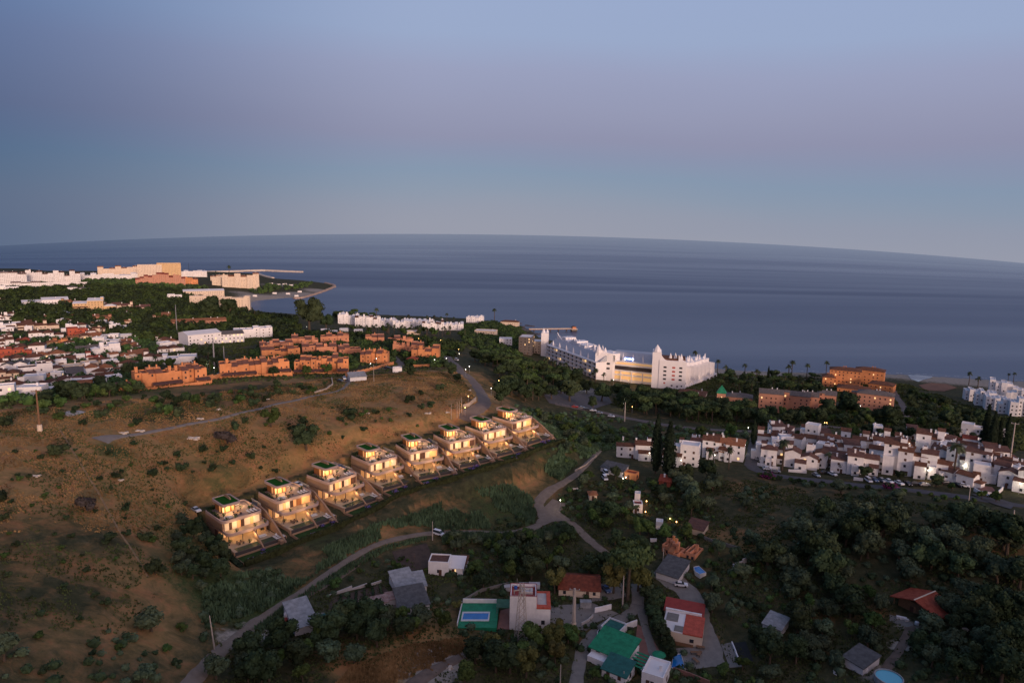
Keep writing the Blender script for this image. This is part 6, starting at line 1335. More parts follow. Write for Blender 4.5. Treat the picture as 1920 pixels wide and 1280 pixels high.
for x,y,r,l in [(363,822,3,'pale flat boulder heap below the hill track'),(804,775,2,'pale boulder near the thin poles'),(843,1252,1.6,'white boulder patch on the dry path'),(838,773,1.5,'pale stone among scrub above the villas'),(232,812,2.2,'pale rocks along the start of the hill track'),(262,808,2,'pale rocks further along the hill track'),(375,785,1.8,'small pale rocks beside the hill track middle'),(880,732,2,'white stone by the hill street'),(68,892,1.6,'grey stone alone in the left dry grass'),(225,900,1.4,'pale stone in the orange grass left'),(1080,916,1.6,'pale stone by the fork in the dirt road'),(296,760,1.5,'pale rock above the hill track left'),(410,768,1.8,'pale rocks above the hill track'),(690,775,1.2,'pale stone in the middle of the dry hill'),(500,748,1.4,'pale rocks above the hill track right')]: rockpile(x,y,1,r,l)

# plots rows of cane
# ------------------------------------------------------------------ cars on the streets
for i,(x,y,r,c,l) in enumerate([(1277,1099,80,'white','white car on the concrete drive below the carport'),(1137,1108,20,'blue','dark blue car in the yard beside the red brown roof'),(1133,1192,70,'white','white car parked on the lane above the green roof'),(1439,881,85,'white','white car at the mouth of the townhouse street'),(1454,886,70,'silver','small silver car next to the white one at the street mouth'),(1546,888,100,'black','black car before the set back garden townhouse'),(1561,891,20,'white','white car before the narrow townhouse'),(1628,903,0,'white','white van like car right of the round tree'),(1640,902,0,'blue','first dark blue car in the row before the tall townhouse'),(1654,903,5,'silver','silver car in the row before the tall townhouse'),(1667,905,10,'white','white car at the right of the row before the tall townhouse'),(1686,908,10,'white','white car under the mottled brown roof'),(1702,909,0,'black','black car beside the lit wall'),(1718,910,80,'black','dark car in front of the lit wall'),(1733,911,90,'silver','silver car at the shrubs right of the lit wall'),(1775,908,90,'black','black car beneath the large palm'),(1807,913,60,'white','white car turning on the street at right'),(1795,912,20,'black','dark car left of the turning white car'),(1846,930,30,'silver','silver car in the small car park at right'),(1645,697+70,90,'silver','grey car under trees behind the townhouses'),
 (1078,764,80,'red','red car at the edge of the parking circle'),(1091,766,80,'silver','silver car right of the red car'),(1102,769,80,'black','black car in the row on the lower road'),(1112,771,80,'white','first white car in the lower road row'),(1124,776,80,'silver','silver car alone on the lower road'),(1146,782,70,'white','white car by the orange street lamp'),(638,716,60,'black','black car where the estate street meets the hill track'),(646,711,20,'white','white car on the estate street bend'),(726,691,80,'black','black car beside the estate wall'),(856,676,40,'white','white van on the hill street beside the gardens',),(420,700,0,'black','black car under the left garage canopy'),(412,702,0,'black','dark car at the left garage canopy end'),(1136,889,10,'white','white van on the garden drive below the long shed'),(1134,899,10,'white','second white van below the first one'),(1421,862,20,'silver','silver car up the townhouse street'),(1424,850,20,'white','white car further up the townhouse street'),(822,1003,60,'white','white van at the bend under the reeds'),(548,862+300,30,'silver','silver old car in the junk yard'),(1530,893,10,'silver','silver car before the pointed gable')]):
    car(x,y,r,c,l,van='van' in l)
# ------------------------------------------------------------------ masts, pylons and poles
def pole(px,py,top_py,label,m='pole_conc',r=.16,base=None,arm=False,name='utility_pole',lean=0):
    p=G(px,py); H=(py-top_py)*mpp(p)/math.cos(math.atan2(CAMZ-p.z,math.hypot(p.x,p.y))); t=thing(name,label,'pole',p,face_cam(p)); MB().tube([(0,0,-1),(lean,0,H)],[r*1.4,r*.7],m,7).build('mast',t)
    if base: MB().lathe([(.9,-1),(.8,base)],'cream',10).build('base',t)
    if arm: 
        MB().box(-1.6,1.6,-.08,.08,H-.6,H-.35,m).build('crossarm',t)
        im=MB().lathe([(.1,0),(.14,.2),(.08,.4)],'metal_grey',8).mesh('insulator')
        for x in (-1.4,0,1.4): ob('insulator',im,t,(x,0,H-.35))
    return t,H
for a in [(403,1217,1166,'thin pale pole on the left of the dirt road',dict(lean=-.8)),(811,1012,980,'thin white pole with orange foot on the valley road',{}),(1167,1138,1087,'pale wooden pole beside the white lane wall',dict(r=.22)),(846,785,757,'leftmost thin pole above the villas',dict(r=.1)),(857,783,754,'second thin pole above the villas',dict(r=.1)),(861,779,752,'third thin pole above the villas',dict(r=.1)),(865,773,745,'fourth thin pole above the villas',dict(r=.1)),(701,715,684,'thin pole beside the white hilltop shed',dict(r=.1)),(1243,1055,1030,'pole by the unfinished terracotta house',{}),(1893,870,808,'tall brown pole on the right behind the townhouses',dict(r=.3,arm=True)),(1171,790,755,'tall pole at the orange lamp on the lower road',dict(r=.3)),(1898,985,962,'pole at the right edge of the grove',dict(r=.25)),(1816,940,915,'pale pole by the small car park',{}),(332,625,577,'tall thin mast in the left wood',dict(r=.35,m='metal_grey')),(402,688,640,'grey mast left in the palm dip',dict(r=.5,m='metal_grey')),(421,688,652,'second grey mast right in the palm dip',dict(r=.3,m='metal_grey')),(354,505,494,'thin dark mast at the far harbour',dict(r=.4,m='rubber')),(1169,1280,1262,'pale leaning post at the bottom edge',{}),(1050,1292,1255,'thin pale post in front of the bottom shed',{})]:
    pole(a[0],a[1],a[2],a[3],**a[4])
pole(1075,1184,1116,'concrete pylon with crossarm on a white round base',r=.55,base=3.2,arm=True); pole(75,808,745,'brown power pylon with pale block foot on the left hill',m='wood',r=.32,base=2.4,arm=True)
def lattice(px,py,top_py,label,w0=1.6,w1=.5):
    p=G(px,py); H=(py-top_py)*mpp(p)/math.cos(math.atan2(CAMZ-p.z,math.hypot(p.x,p.y))); t=thing('lattice_pylon',label,'pylon',p,face_cam(p,20)); n=9; lv=[(w0+(w1-w0)*k/n,H*k/n) for k in range(n+1)]
    mb=MB(); cs=((-1,-1),(1,-1),(1,1),(-1,1))
    for k in range(n):
        (a,z0),(b,z1)=lv[k],lv[k+1]
        for i in range(4):
            x0,y0=cs[i]; x1,y1=cs[(i+1)%4]
            mb.tube([(x0*a,y0*a,z0),(x0*b,y0*b,z1)],.09,'pole_conc',4); mb.tube([(x0*a,y0*a,z0),(x1*b,y1*b,z1)],.06,'pole_conc',4,False); mb.tube([(x1*a,y1*a,z0),(x0*b,y0*b,z1)],.06,'pole_conc',4,False)
    mb.build('lattice',t); MB().box(-2.6,2.6,-.12,.12,H-2,H-1.75,'pole_conc').build('crossarm',t); MB().box(-.12,.12,-2,2,H-1.2,H-1.0,'pole_conc').build('crossarm',t)
    im=MB().lathe([(.12,-.9),(.16,-.5),(.1,0)],'metal_grey',8).mesh('insulator')
    for x in (-2.4,2.4): ob('insulator',im,t,(x,0,H-2))
    return p,H
lp,lH=lattice(977,1202,1112,'tall pale lattice pylon in front of the white tower house')
def wire(a,b,sag,label):
    pts=[]
    for k in range(17):
        t=k/16; q=a+(b-a)*t; q=Vector(q); q.z-=sag*4*t*(1-t); pts.append(q)
    o=MB().tube(pts,.03,'rubber',4).build('power_line'); tag(o,label,'cable','power lines over the village')
A=Vector((lp.x,lp.y,lp.z+lH-1.8)); q=G(811,1012); wire(A,Vector((q.x,q.y,q.z+8)),3,'thin power line from the lattice pylon to the valley pole'); q=G(1075,1184); B=Vector((q.x,q.y,q.z+14)); wire(A,B,1.0,'short power line between the lattice and concrete pylons'); wire(B,Vector((G(1620,1240).x,G(1620,1240).y,52)),6,'long power line running right over the dark garden')
# ------------------------------------------------------------------ lamps
LG_={}
def lampproto(h,orange):
    t=thing('street_lamp','lamp','street lamp',(0,0,0)); MB().tube([(0,0,-.5),(0,0,h)],[.10,.06],'metal_grey',6).build('pole',t); MB().lathe([(.05,h-.1),(.15,h),(.2,h+.15),(.12,h+.3),(.04,h+.34)],'lamp_orange' if orange else 'lamp_white',10).build('lamp_head',t); return t
def slamp(px,py,orange,label,h=4.5,light=True,W_=900,headpx=True):
    if W_<=300: h=1.3
    p=G(px,py); key=(h,orange)
    if key not in LG_: LG_[key]=t=lampproto(h,orange)
    else: t=copy_tree(LG_[key])
    t.location=(p.x,p.y,gz(p.x,p.y)); tag(t,label,'street lamp','lit street lamps')
    if light: lamp((p.x,p.y,p.z+h+.1),W_*.42,(1,.48,.16) if orange else (1,.86,.66),.35,'lamp_light')
for x,y,o,l,w_ in [(785,643,1,'orange lamp glowing in the wood left of the sea path',1500),(826,646,1,'orange lamp glowing in the wood under the resort',1500),(860,664,1,'orange lamp at the top of the hill street',1800),(935,726,1,'bright orange lamp beside the hill street trees',3000),(861,673,0,'white lamp at the garden gate near the street top',500),(695,694,0,'warm lamp on the estate entrance wall left part',900),(706,684,0,'warm lamp on the estate entrance wall right part',700),(815,686,0,'lamp on the orange wall under the right terracotta group',600),(837,683,0,'lamp at the right end of the orange wall',600),(880,699,0,'white lamp at the kerb of the hill street',400),(873,705,0,'small lamp halfway down the hill street',400),(921,742,0,'small lamp at the lower bend of the hill street',500),(878,759,1,'lamp lighting the stone wall at the hairpin',1300),(872,781,1,'lamp at the end of the hairpin above the villas',900),(1094,730,0,'bright white lamp beside the round tree of the parking circle',4200),(1169,768,0,'white lamp on the lower road by the tall pole',2200),(1185,775,1,'orange lamp along the lower road',700),
 (1335,764,0,'white lamp in the dark avenue below the hotel',900),(1402,816,0,'white lamp at the top of the townhouse street',900),(1396,850,0,'warm lamp left of the townhouse street',1400),(1351,846,0,'lamp on the wall of the orange brown townhouse',900),(1339,870,0,'lamp in the garden of the chimney townhouse',800),(1276,880,0,'small lamp under the flat roofed townhouse',500),(1217,866,0,'small lamp at the right end of the leftmost townhouse',500),(1158,850,0,'small lamp at the left end of the leftmost townhouse',400),(1432,866,0,'yellow white lamp in the front garden after the street',1600),(1510,874,0,'bright lamp between the two gabled townhouses',2600),(1505,832,0,'lamp on the rear terrace by the dark courtyard',700),(1640,836,0,'lamp on the rear row wall',900),(1701,846,0,'lamp beside the low red brown roof',1100),(1667,886,0,'bright lamp at the foot of the tallest townhouse',1600),(1738,900,0,'very bright lamp before the lit white wall',900),(1777,838,0,'lamp at the rear near the red roofs',1300),(1804,891,0,'yellow lamp by the large palm',1200),(1845,848,0,'yellow lamp among cypresses at right',1400),(1910,926,0,'lamp at the right edge of the townhouses',1500),
 (1532,970-203,1,'tiny lamp under the terracotta complex',300),(1423,735,0,'lamp behind the terracotta complex left',500),(1436,739,0,'second lamp behind the terracotta complex',500),(1367,705,1,'orange lamp by the sea palms right of the hotel',1500),(1612,772,0,'small lamp in the palm court of the complex',400),(1696,784,0,'bright white lamp at the bend of the beach road',1500),(1545,806,1,'yellow lamp left of the pair behind the townhouses',500),(1549,806,1,'yellow lamp right of the pair behind the townhouses',500),(990,650,0,'lamp beside the dark modern block',500),(912,652,1,'small warm lamp in the green belt upper part',300),(900,655,1,'amber lamp in the green belt left part',300),(1013,686,1,'amber lamp at the palms of the hotel garden',800),(1030,696,1,'amber lamp among hotel garden shrubs',800),(1065,702,1,'amber lamp under the hotel palms',900),(1150,722,0,'lamp at the hotel forecourt left part',1500),(1178,722,1,'orange lamp at the hotel entrance',3000),(1200,718,1,'orange lamp right of the hotel entrance',3000),
 (1050,957,0,'lamp on a short post at the dirt road fork',500),(1168,902,0,'small lamp at the garden drive upper part',250),(1173,900,0,'small lamp beside the orange hut',250),(1212,945,1,'small orange lamp above the purple roofed hut',250),(1173,960,1,'small orange lamp left of the purple roofed hut',250),(1210,965,1,'small orange lamp right of the purple roofed hut',250),(1256,978,1,'tiny orange lamp on the garden terrace right',200),(1268,984,1,'tiny orange lamp at the terrace end',200),(1136,948,1,'tiny orange lamp by the garden wall',300),
 (278,724,0,'bright lamp at the left end of the hill blocks',1200),(350,712,0,'lamp at the front of the left hill block',1000),(390,695,0,'lamp between the two left hill blocks',900),(402,703,0,'lamp at the left garages',800),(450,702,0,'lamp in the middle of the garages',900),(512,690,0,'lamp beside the small round tree of the front row',900),(562,697,0,'lamp at the left foot of the right front block',800),(630,695,0,'lamp at the right foot of the right front block',800),(567,660,1,'warm lamp inside the estate middle row',500),(625,658,1,'yellow lamp between estate rear blocks',500),(401,640,0,'lamp on the big white hall wall',700),(430,640,1,'orange lamp at the second hall',900),(445,642,1,'yellow lamp at the pool parasols',900),(131,556,0,'white lamp in the left wood',500),(253,627,0,'round white lamp in the wood behind the left houses',900),(203,733,0,'lamp at the hill foot left',300),(101,748,1,'small yellow lamp in the left scrub',200),(575,620,0,'pair lamp by the tennis courts left',500),(582,621,0,'pair lamp by the tennis courts right',500),(475,600,1,'amber lamp in the shore wood',400),(445,590,1,'amber lamp below the bay apartments',400),(315,573,0,'small lamp among mid wood trees',300),(507,598,0,'white lamp at the bay shore',400),(985,664,0,'lamp on the modern block foot',300)]:
    slamp(x,y,bool(o),l,h=4.5,W_=w_)
# ------------------------------------------------------------------ planting
g_=grove
for r_ in [(1160,1000,6),(1205,950,4),(1238,990,3),(1300,1004,3)]: keep(*r_)
# hill bushes, one by one (px, base py, crown width px)
HB=[('dark',(574,842,46),'largest dark round bush on the dry hill'),('green',(508,800,36),'rounded bright green tree on the dry hill'),('bush',(569,795,22),'dark round bush right of the bright green tree'),('bush',(553,803,12),'small dark bush left of a larger round one'),('bush',(580,804,12),'small dark bush right of a larger round one'),
('bushv',(425,832,40),'large mauve grey bush on the dry hill'),('bush',(440,804,20),'dark bush above the mauve grey one'),('bush',(460,792,14),'small dark bush on the hill centre left'),('bush',(381,847,16),'dark bush left of the mauve one'),('bush',(770,755,24),'dark round bush on the upper right hill'),('bush',(790,741,14),'small bush right of the upper round bush'),('bush',(807,762,20),'dark round bush with grass around, upper right hill'),('bush',(790,767,18),'flat bush left of the dark round one'),('bush',(825,730,20),'dark bush near the hill street'),
('bush',(655,783,34),'wide dark flat bush in the hill centre'),('bush',(702,775,12),'small green bush in the hill centre'),('bush',(682,808,16),'upright small bush on the hill'),('bush',(640,790,12),'small bush left of the wide flat bush'),('dark',(771,708,22),'dark round tree under the orange wall'),('dark',(847,706,26),'dark tree left of the hill street'),('dark',(858,716,20),'second dark tree left of the hill street'),
('bush',(110,853,34),'dark bush on the left hill below the pylon'),('bush',(15,800,26),'dark bush at the left edge of the hill'),('bushv',(165,957,38),'mauve grey bush on the lower left hill'),('bush',(219,897,18),'small dark bush middle left hill'),('bush',(287,892,20),'flat dark bush left hill'),('bush',(300,871,9),'tiny round bush left hill'),('bush',(313,881,9),'second tiny bush left hill'),('bush',(331,856,14),'small bush above two tiny ones'),('bush',(382,846,16),'small bush above the near villas'),('bush',(342,882,24),'wide green bush left hill'),
('bush',(272,1012,26),'dark bush on the lower slope'),('bush',(5,940,24),'dark bush at the lower left edge'),('bush',(205,1015,26),'dark bush among grey grass'),('bush',(290,1076,36),'flat dark bush by the footpath end'),('bush',(420,845,16),'dark bush behind the near villas'),('bush',(250,835,12),'small bush under the track start'),('bush',(470,860,16),'green bush above the second villa'),('bush',(400,880,14),'green bush just behind the first villa'),('dark',(513,706,22),'round green tree before the middle hill block'),('green',(575,703,18),'left round tree before the right front block'),('green',(613,701,20),'right round tree before the right front block'),('green',(545,690,14),'small round tree at the gap of the front blocks')]
for k,q,l in HB: plants(k,[q],l,None)
# scattered low bushes over the hill
grove([(0,830),(300,860),(420,830),(640,760),(880,800),(780,820),(640,860),(500,890),(380,930),(300,1010),(330,1080),(150,1180),(0,1100)],9,['bush','bushg','bush'],(.35,.85),'low wild bush scattered over the dry hillside','low wild bushes on the dry hillside',maxn=110,seed=3,jitter=.5)
grove([(40,760),(300,745),(620,712),(620,730),(430,770),(250,805),(60,790)],10,['bush','bushg'],(.8,1.7),'low dark bush on the strip above the hill track','low bushes above the hill track',maxn=70,seed=4,jitter=.5)
# right grove
OG='olive trees of the dark grove on the right'
grove([(1470,1000),(1530,970),(1600,965),(1700,975),(1870,985),(1930,1010),(1930,1100),(1860,1125),(1800,1092),(1700,1095),(1600,1100),(1540,1140),(1470,1120),(1420,1060)],8.0,['olive','olive','dark'],(.95,1.4),'grey green tree in the dense dark grove on the right',OG,maxn=130,seed=5)
grove([(1230,915),(1330,892),(1370,905),(1355,945),(1300,985),(1245,965)],8.5,['dark','olive'],(.8,1.15),'large dark tree below the left townhouses','large dark trees below the townhouses',maxn=26,seed=6)
grove([(1365,935),(1440,925),(1450,960),(1380,985)],13,['olive'],(.6,.9),'single tree on the dry lot right of the large trees','single trees on the dry lot',maxn=8,seed=7)
grove([(1500,900),(1560,918),(1700,935),(1720,960),(1540,930)],14,['olive'],(.7,1.0),'tree standing at the upper edge of the grove','trees at the upper edge of the grove',maxn=12,seed=8)
grove([(1500,1140),(1640,1115),(1660,1150),(1640,1215),(1560,1260),(1420,1285),(1415,1180),(1460,1150)],6.6,['olive','dark','green'],(.7,1.1),'dark tree left of the garden path near the bottom','dark trees left of the garden path',maxn=60,seed=9)
grove([(1740,1165),(1800,1110),(1925,1120),(1935,1285),(1740,1290),(1725,1230)],6.8,['dark','olive','dark'],(.75,1.15),'dark tree at the bottom right corner','dark trees in the bottom right corner',maxn=60,seed=10)
grove([(1330,1100),(1400,1080),(1500,1120),(1440,1180),(1370,1195),(1330,1150)],9,['olive','bush','bush'],(.5,1.0),'small tree on the slope right of the concrete drive','small trees right of the concrete drive',maxn=30,seed=11)
grove([(1085,945),(1150,975),(1240,1000),(1300,1015),(1290,1030),(1225,1010),(1190,1055),(1120,1005)],6.2,['green','dark','green','yellow'],(.6,1.0),'bright green tree in the orchard below the garden terraces','orchard trees below the garden terraces',maxn=45,seed=12)
plants('pine',[(1176,1124,96)],'very large spreading pine above the lane',None); plants('yellow',[(1150,1112,50),(1196,1108,48)],['broad yellowish tree at the left foot of the large pine','broad yellowish tree at the right foot of the large pine'],None)
plants('yellow',[(1040,1112,38),(856,1145,18)],['tall yellowish tree beside the red brown farm roof','thin yellowish tree left of the pool court'],None)
grove([(880,1060),(960,1030),(1070,1045),(1150,1075),(1140,1092),(1040,1085),(960,1095),(880,1110),(860,1090)],7.5,['dark','green','olive'],(.6,1.0),'dark tree in the belt behind the white tower house','dark trees behind the tower house',maxn=45,seed=13)
grove([(830,1005),(900,1003),(1000,1003),(1075,990),(1085,1010),(1050,1030),(960,1035),(880,1040),(835,1030)],5,['olive','green','olive'],(.45,.75),'grey green thicket tree below the valley road','thicket trees below the valley road',maxn=80,seed=14)
grove([(650,1178),(760,1160),(850,1172),(860,1202),(760,1212),(640,1222),(520,1235),(500,1212),(600,1202)],5.6,['dark','olive','green'],(.7,1.1),'dark tree in the belt below the grey barn','dark trees below the grey barn',maxn=60,seed=15)
grove([(440,1225),(620,1225),(700,1240),(640,1262),(600,1290),(390,1290)],6,['dark','green','olive'],(.6,1.0),'dark tree between the dirt road and the dry mound at the bottom','dark trees at the bottom beside the dirt road',maxn=45,seed=16)
grove([(880,1240),(940,1215),(975,1210),(1075,1200),(1085,1240),(1060,1290),(960,1290),(870,1290)],6.2,['dark','green','yellow'],(.7,1.15),'tree in front of the lattice pylon at the bottom','trees at the bottom before the lattice pylon',maxn=40,seed=17)
grove([(1205,1100),(1222,1110),(1235,1180),(1262,1230),(1250,1245),(1222,1200),(1208,1150)],3.6,['dark'],(.42,.6),'dark tree in the hedge row left of the red and white house','dark trees of the row left of the flat roofed house',maxn=30,seed=18)
grove([(0,1180),(150,1200),(330,1150),(420,1180),(340,1290),(0,1290)],9,['bush','bushg','olive'],(.5,1.0),'dark shrub on the shaded lower left slope','dark shrubs on the lower left slope',maxn=60,seed=19)
grove([(335,960),(368,992),(420,1045),(452,1090),(420,1140),(360,1120),(325,1050)],4.4,['olive','dark','bush'],(.45,.7),'dark shrub in the gully left of the nearest villa','dark shrubs left of the nearest villa',maxn=75,seed=20)
# slope right of the villas, green belt, avenue
grove([(955,745),(1010,762),(1060,778),(1130,790),(1200,806),(1165,832),(1110,850),(1060,860),(1045,830),(1020,800),(985,765)],5.4,['olive','bush','bushg','green'],(.5,.85),'grey green shrub on the slope right of the villas','shrubs on the slope right of the villas',maxn=95,seed=21)
grove([(870,650),(930,655),(1000,680),(1060,705),(1130,735),(1145,745),(1100,722),(1020,730),(1010,760),(960,745),(925,700),(890,678)],9.5,['dark','pine','green'],(.75,1.15),'dark tree in the green belt between hill street and hotel','trees of the green belt',maxn=90,seed=22)
plants('dark',[(1034,748,30),(1052,738,26),(1100,738,26),(1128,752,34),(1112,768,26),(1020,738,26)],'dark round tree at the rim of the parking circle','dark trees around the parking circle')
plants('dark',[(1210,1108,26),(1214,1126,28),(1219,1146,28),(1225,1166,30),(1233,1186,30),(1242,1204,30),(1250,1220,28),(1256,1236,24)],'dark tree in the tight row left of the red and white flat roofed house','dark trees of the tight row left of the flat roofed house')
plants('dark',[(1068,752,46),(940,760,44)],['large round tree in the middle of the parking circle','large round dark tree right of the hill street'],None)
grove([(1150,740),(1210,745),(1290,755),(1340,770),(1420,780),(1430,800),(1330,796),(1250,786),(1180,772)],9.5,['dark','dark','pine'],(.85,1.2),'dark avenue tree above the lower road','dark avenue trees above the lower road',maxn=80,seed=23)
grove([(1180,805),(1260,815),(1400,822),(1400,838),(1300,822),(1200,818)],11,['bush','green'],(.6,1.1),'shrub between the lower road and the townhouses','shrubs between lower road and townhouses',maxn=30,seed=24)
grove([(1340,715),(1400,705),(1520,712),(1545,735),(1530,750),(1440,742),(1350,745)],12,['dark','pine','palm'],(.7,1.1),'dark tree between the hotel and the shore','dark trees between hotel and shore',maxn=60,seed=25)
grove([(1360,778),(1500,782),(1660,782),(1690,795),(1640,802),(1500,798),(1400,800)],10,['dark','green'],(.7,1.05),'dark tree below the right terracotta complex','dark trees below the right terracotta complex',maxn=60,seed=26)
plants('dark',[(1585,782,52),(1550,785,34),(1665,800,36),(1510,790,30)],['huge dark tree before the terracotta complex','large dark tree left of the huge one','dark tree right of the terracotta complex','dark tree before the second terracotta building'],None)
grove([(1680,735),(1720,740),(1800,775),(1860,800),(1900,830),(1780,825),(1700,800)],11,['green','dark','bush','olive'],(.6,1.1),'shrubby tree on the green slope at the right','trees on the green slope at the right',maxn=75,seed=27)
grove([(1560,808),(1680,812),(1780,820),(1700,828),(1600,824)],10,['dark','green'],(.5,.9),'dark tree right behind the townhouse roofs','dark trees behind the townhouse roofs',maxn=30,seed=28)
grove([(1060,925),(1130,880),(1225,905),(1245,940),(1170,980),(1090,955)],6.5,['green','bushg','dark','bush','olive'],(.45,.8),'small garden tree between the dirt road and the hut gardens','small garden trees by the huts',maxn=45,seed=40)
grove([(860,1035),(940,1010),(1080,1020),(1120,1060),(1140,1100),(1200,1085),(1150,1050),(1100,1005)],6.5,['green','dark','bush','bushg'],(.5,.85),'mixed green tree in the valley behind the farm roofs','mixed trees in the valley behind the farm',maxn=60,seed=41)
for i_,(pg,sd) in enumerate([([(1090,1165),(1175,1175),(1195,1215),(1120,1200),(1095,1180)],50),([(1000,1185),(1070,1182),(1080,1200),(1010,1205)],51),([(1120,1120),(1170,1125),(1190,1145),(1160,1140)],52),([(1300,1090),(1330,1120),(1345,1200),(1375,1250),(1350,1255),(1318,1180),(1302,1130)],53),([(500,1196),(600,1182),(640,1174),(700,1168),(640,1186),(510,1206)],54),([(850,1178),(950,1182),(945,1190),(850,1188)],55),([(1130,1250),(1200,1262),(1200,1290),(1100,1290)],56),([(1240,1262),(1330,1258),(1400,1250),(1420,1290),(1250,1290)],57)]):
    grove(pg,3.4,['bushg','bush','bush','green'],(.35,.75),'garden shrub %s'%['beside the green roofed house','in front of the white tower house','around the white lane wall','along the right of the concrete drive','along the junk yard','before the pool court','at the bottom edge by the teal roof','below the bright blue pool'][i_],'village garden shrubs %d'%(i_+1),maxn=26,seed=sd)
grove([(1330,1010),(1420,1000),(1450,1090),(1400,1150),(1340,1090)],8,['bush','bushg','olive'],(.6,1.1),'low bush on the clearing left of the dark grove','bushes on the clearing left of the grove',maxn=40,seed=42)
grove([(590,1100),(740,1035),(830,1060),(800,1100),(620,1118)],7,['bush','bushg','green'],(.4,.8),'small fruit tree around the vegetable plots','small trees around the vegetable plots',maxn=40,seed=43)
# shoreline palms and pines
PT=[(x,y,w_) for x,y,w_ in [(743,606,9),(755,607,8),(766,607,8),(801,606,8),(814,606,8),(827,605,8),(838,606,8),(851,606,8),(706,604,10)]]
for i,q in enumerate(PT): plants('palm',[q],'tall thin palm against the sea behind the white resort, %s from the left'%['second','third','fourth','fifth','sixth','seventh','eighth','ninth','first'][i],'palms behind the white resort')
grove([(640,612),(720,616),(800,622),(890,624),(880,634),(760,630),(650,622)],11,['palm','palm','green'],(.75,1.1),'palm or garden tree in front of the white resort','garden trees in front of the white resort',maxn=60,seed=29)
grove([(620,594),(720,594),(715,600),(630,604)],10,['pine','dark'],(1.0,1.5),'dark pine behind the left end of the white resort','pines behind the white resort',maxn=22,seed=30)
plants('dark',[(580,622,58),(612,618,30),(395,596,42),(430,596,34),(533,606,10),(522,605,8)],['huge round tree at the bay, the tallest by the shore','round tree right of the huge bay tree','large dark tree left of the bay apartments','dark tree below the bay apartments','slim dark tree standing before the bay','slimmer dark tree before the bay'],None)
for i,(x,y,w_) in enumerate([(469,594,8),(478,596,8),(405,520,6),(430,519,9),(927,600,12)]): plants('palm',[(x,y,w_)],['left palm at the bay edge','right palm at the bay edge','tiny palm on the far headland, left','tiny palm on the far headland, right','palm on the rise at the end of the resort'][i],None)
for i,(x,y,w_) in enumerate([(1302,690,12),(1325,694,12),(1345,700,12),(1360,705,12),(1396,703,12),(1418,712,13),(1440,712,5),(1478,706,13),(1484,707,13),(1512,712,11),(1548,708,11),(1816,722,10),(1833,728,10),(1900,716,7),(1890,715,6)]):
    plants('palm' if i not in (6,) else 'cypress',[(x,y,w_)],'tall palm against the sea right of the hotel, %s'%['behind the right wing','over the right wing','at the end of the wing','next after the wing','near the orange lamp','second near the lamp','conifer shaped one','left of a touching pair','right of a touching pair','between pair and orange blocks','just left of the orange blocks','far right by the shore','far right beside another palm','tiny one on the far right beach','tiniest one on the far right beach'][i],'shore palms right of the hotel')
HPm=[(1020,694,10),(1026,695,10),(1040,698,11),(1050,700,11),(1060,704,11),(1078,708,11),(1090,712,12),(1110,718,12),(1116,719,12),(1132,718,12),(1147,722,8),(1187,716,7),(1033,692,10)]
for q in HPm: plants('palm',[q],'tall palm in front of the left wing of the hotel','palms in front of the hotel')
# townhouse gardens
for q,l in [((1229,887,20),'left tall cypress between the white townhouses'),((1252,895,23),'right tall cypress between the white townhouses'),((1844,850,14),'first dark cypress beside the screen wall'),((1857,856,12),'second dark cypress beside the screen wall'),((1870,850,10),'cypress before the screen wall'),((1884,858,12),'cypress right of the screen wall'),((1412,835,9),'slim cypress at the top of the townhouse street')]: plants('cypress',[q],l,None)
for q,l in [((1328,878,20),'palm before the chimney townhouse'),((1366,880,20),'palm before the orange roofed townhouse'),((1466,882,24),'palm behind the white garden wall'),((1552,880,16),'palm in the green townhouse garden'),((1788,900,26),'large palm before the hip roofed townhouse')]: plants('palm',[q],l,None)
for q,l in [((1621,897,24),'round tree before the low dark roof'),((1687,901,20),'round tree before the mottled brown roof'),((1602,845,20),'dark tree between front and rear townhouses'),((1755,912,22),'round green street tree at the right'),((1784,920,15),'clipped column tree on the street edge'),((1841,936,15),'left clipped tree by the car park'),((1867,940,18),'right clipped tree by the car park'),((1770,896,20),'dark garden tree left of the large palm'),((1575,884,22),'dark shrub tree in the set back garden'),((1848,905,12),'small tree before the steep dark roof')]: plants('dark' if q[2]>18 else 'green',[q],l,None)
grove([(1420,890),(1500,903),(1640,915),(1800,930),(1850,945),(1800,938),(1640,923),(1500,909),(1430,897)],4,['bush','bushg'],(.55,.95),'clipped shrub in the long hedge line below the townhouse street','shrubs along the townhouse street',maxn=110,seed=31,jitter=.2)
for x,y,l in [(1440,896,'left magenta bougainvillea below the street'),(1668,916,'right magenta bougainvillea below the street'),(184,705,'magenta bougainvillea beside the orange roofed white house')]:
    p=G(x,y); t=thing('bougainvillea',l,'shrub',p,0,None,(1.4,1.4,1.2)); me,tm=TREE['bush'][0]; mb=MB(); rnd=random.Random(x); leafquads(mb,[Vector((rnd.gauss(0,.9),rnd.gauss(0,.6),1.1+rnd.gauss(0,.4))) for _ in range(500)],[Vector((0,0,1))]*500,.25,'bougain',rnd); mb.build('flowers',t); ob('foliage',me,t)
# left slope garden trees and the wood

grove([(60,760),(140,735),(270,722),(275,735),(160,752),(80,772)],7,['dark','green'],(.5,.8),'dark tree along the foot of the left houses','dark trees at the foot of the left houses',maxn=40,seed=34)
grove([(355,655),(420,665),(425,690),(385,700),(360,680),(280,705),(250,712),(230,700),(330,680)],9.5,['dark','palm','green'],(.6,.95),'dark tree in the dip behind the left terracotta block','trees in the dip behind the terracotta blocks',maxn=50,seed=35)


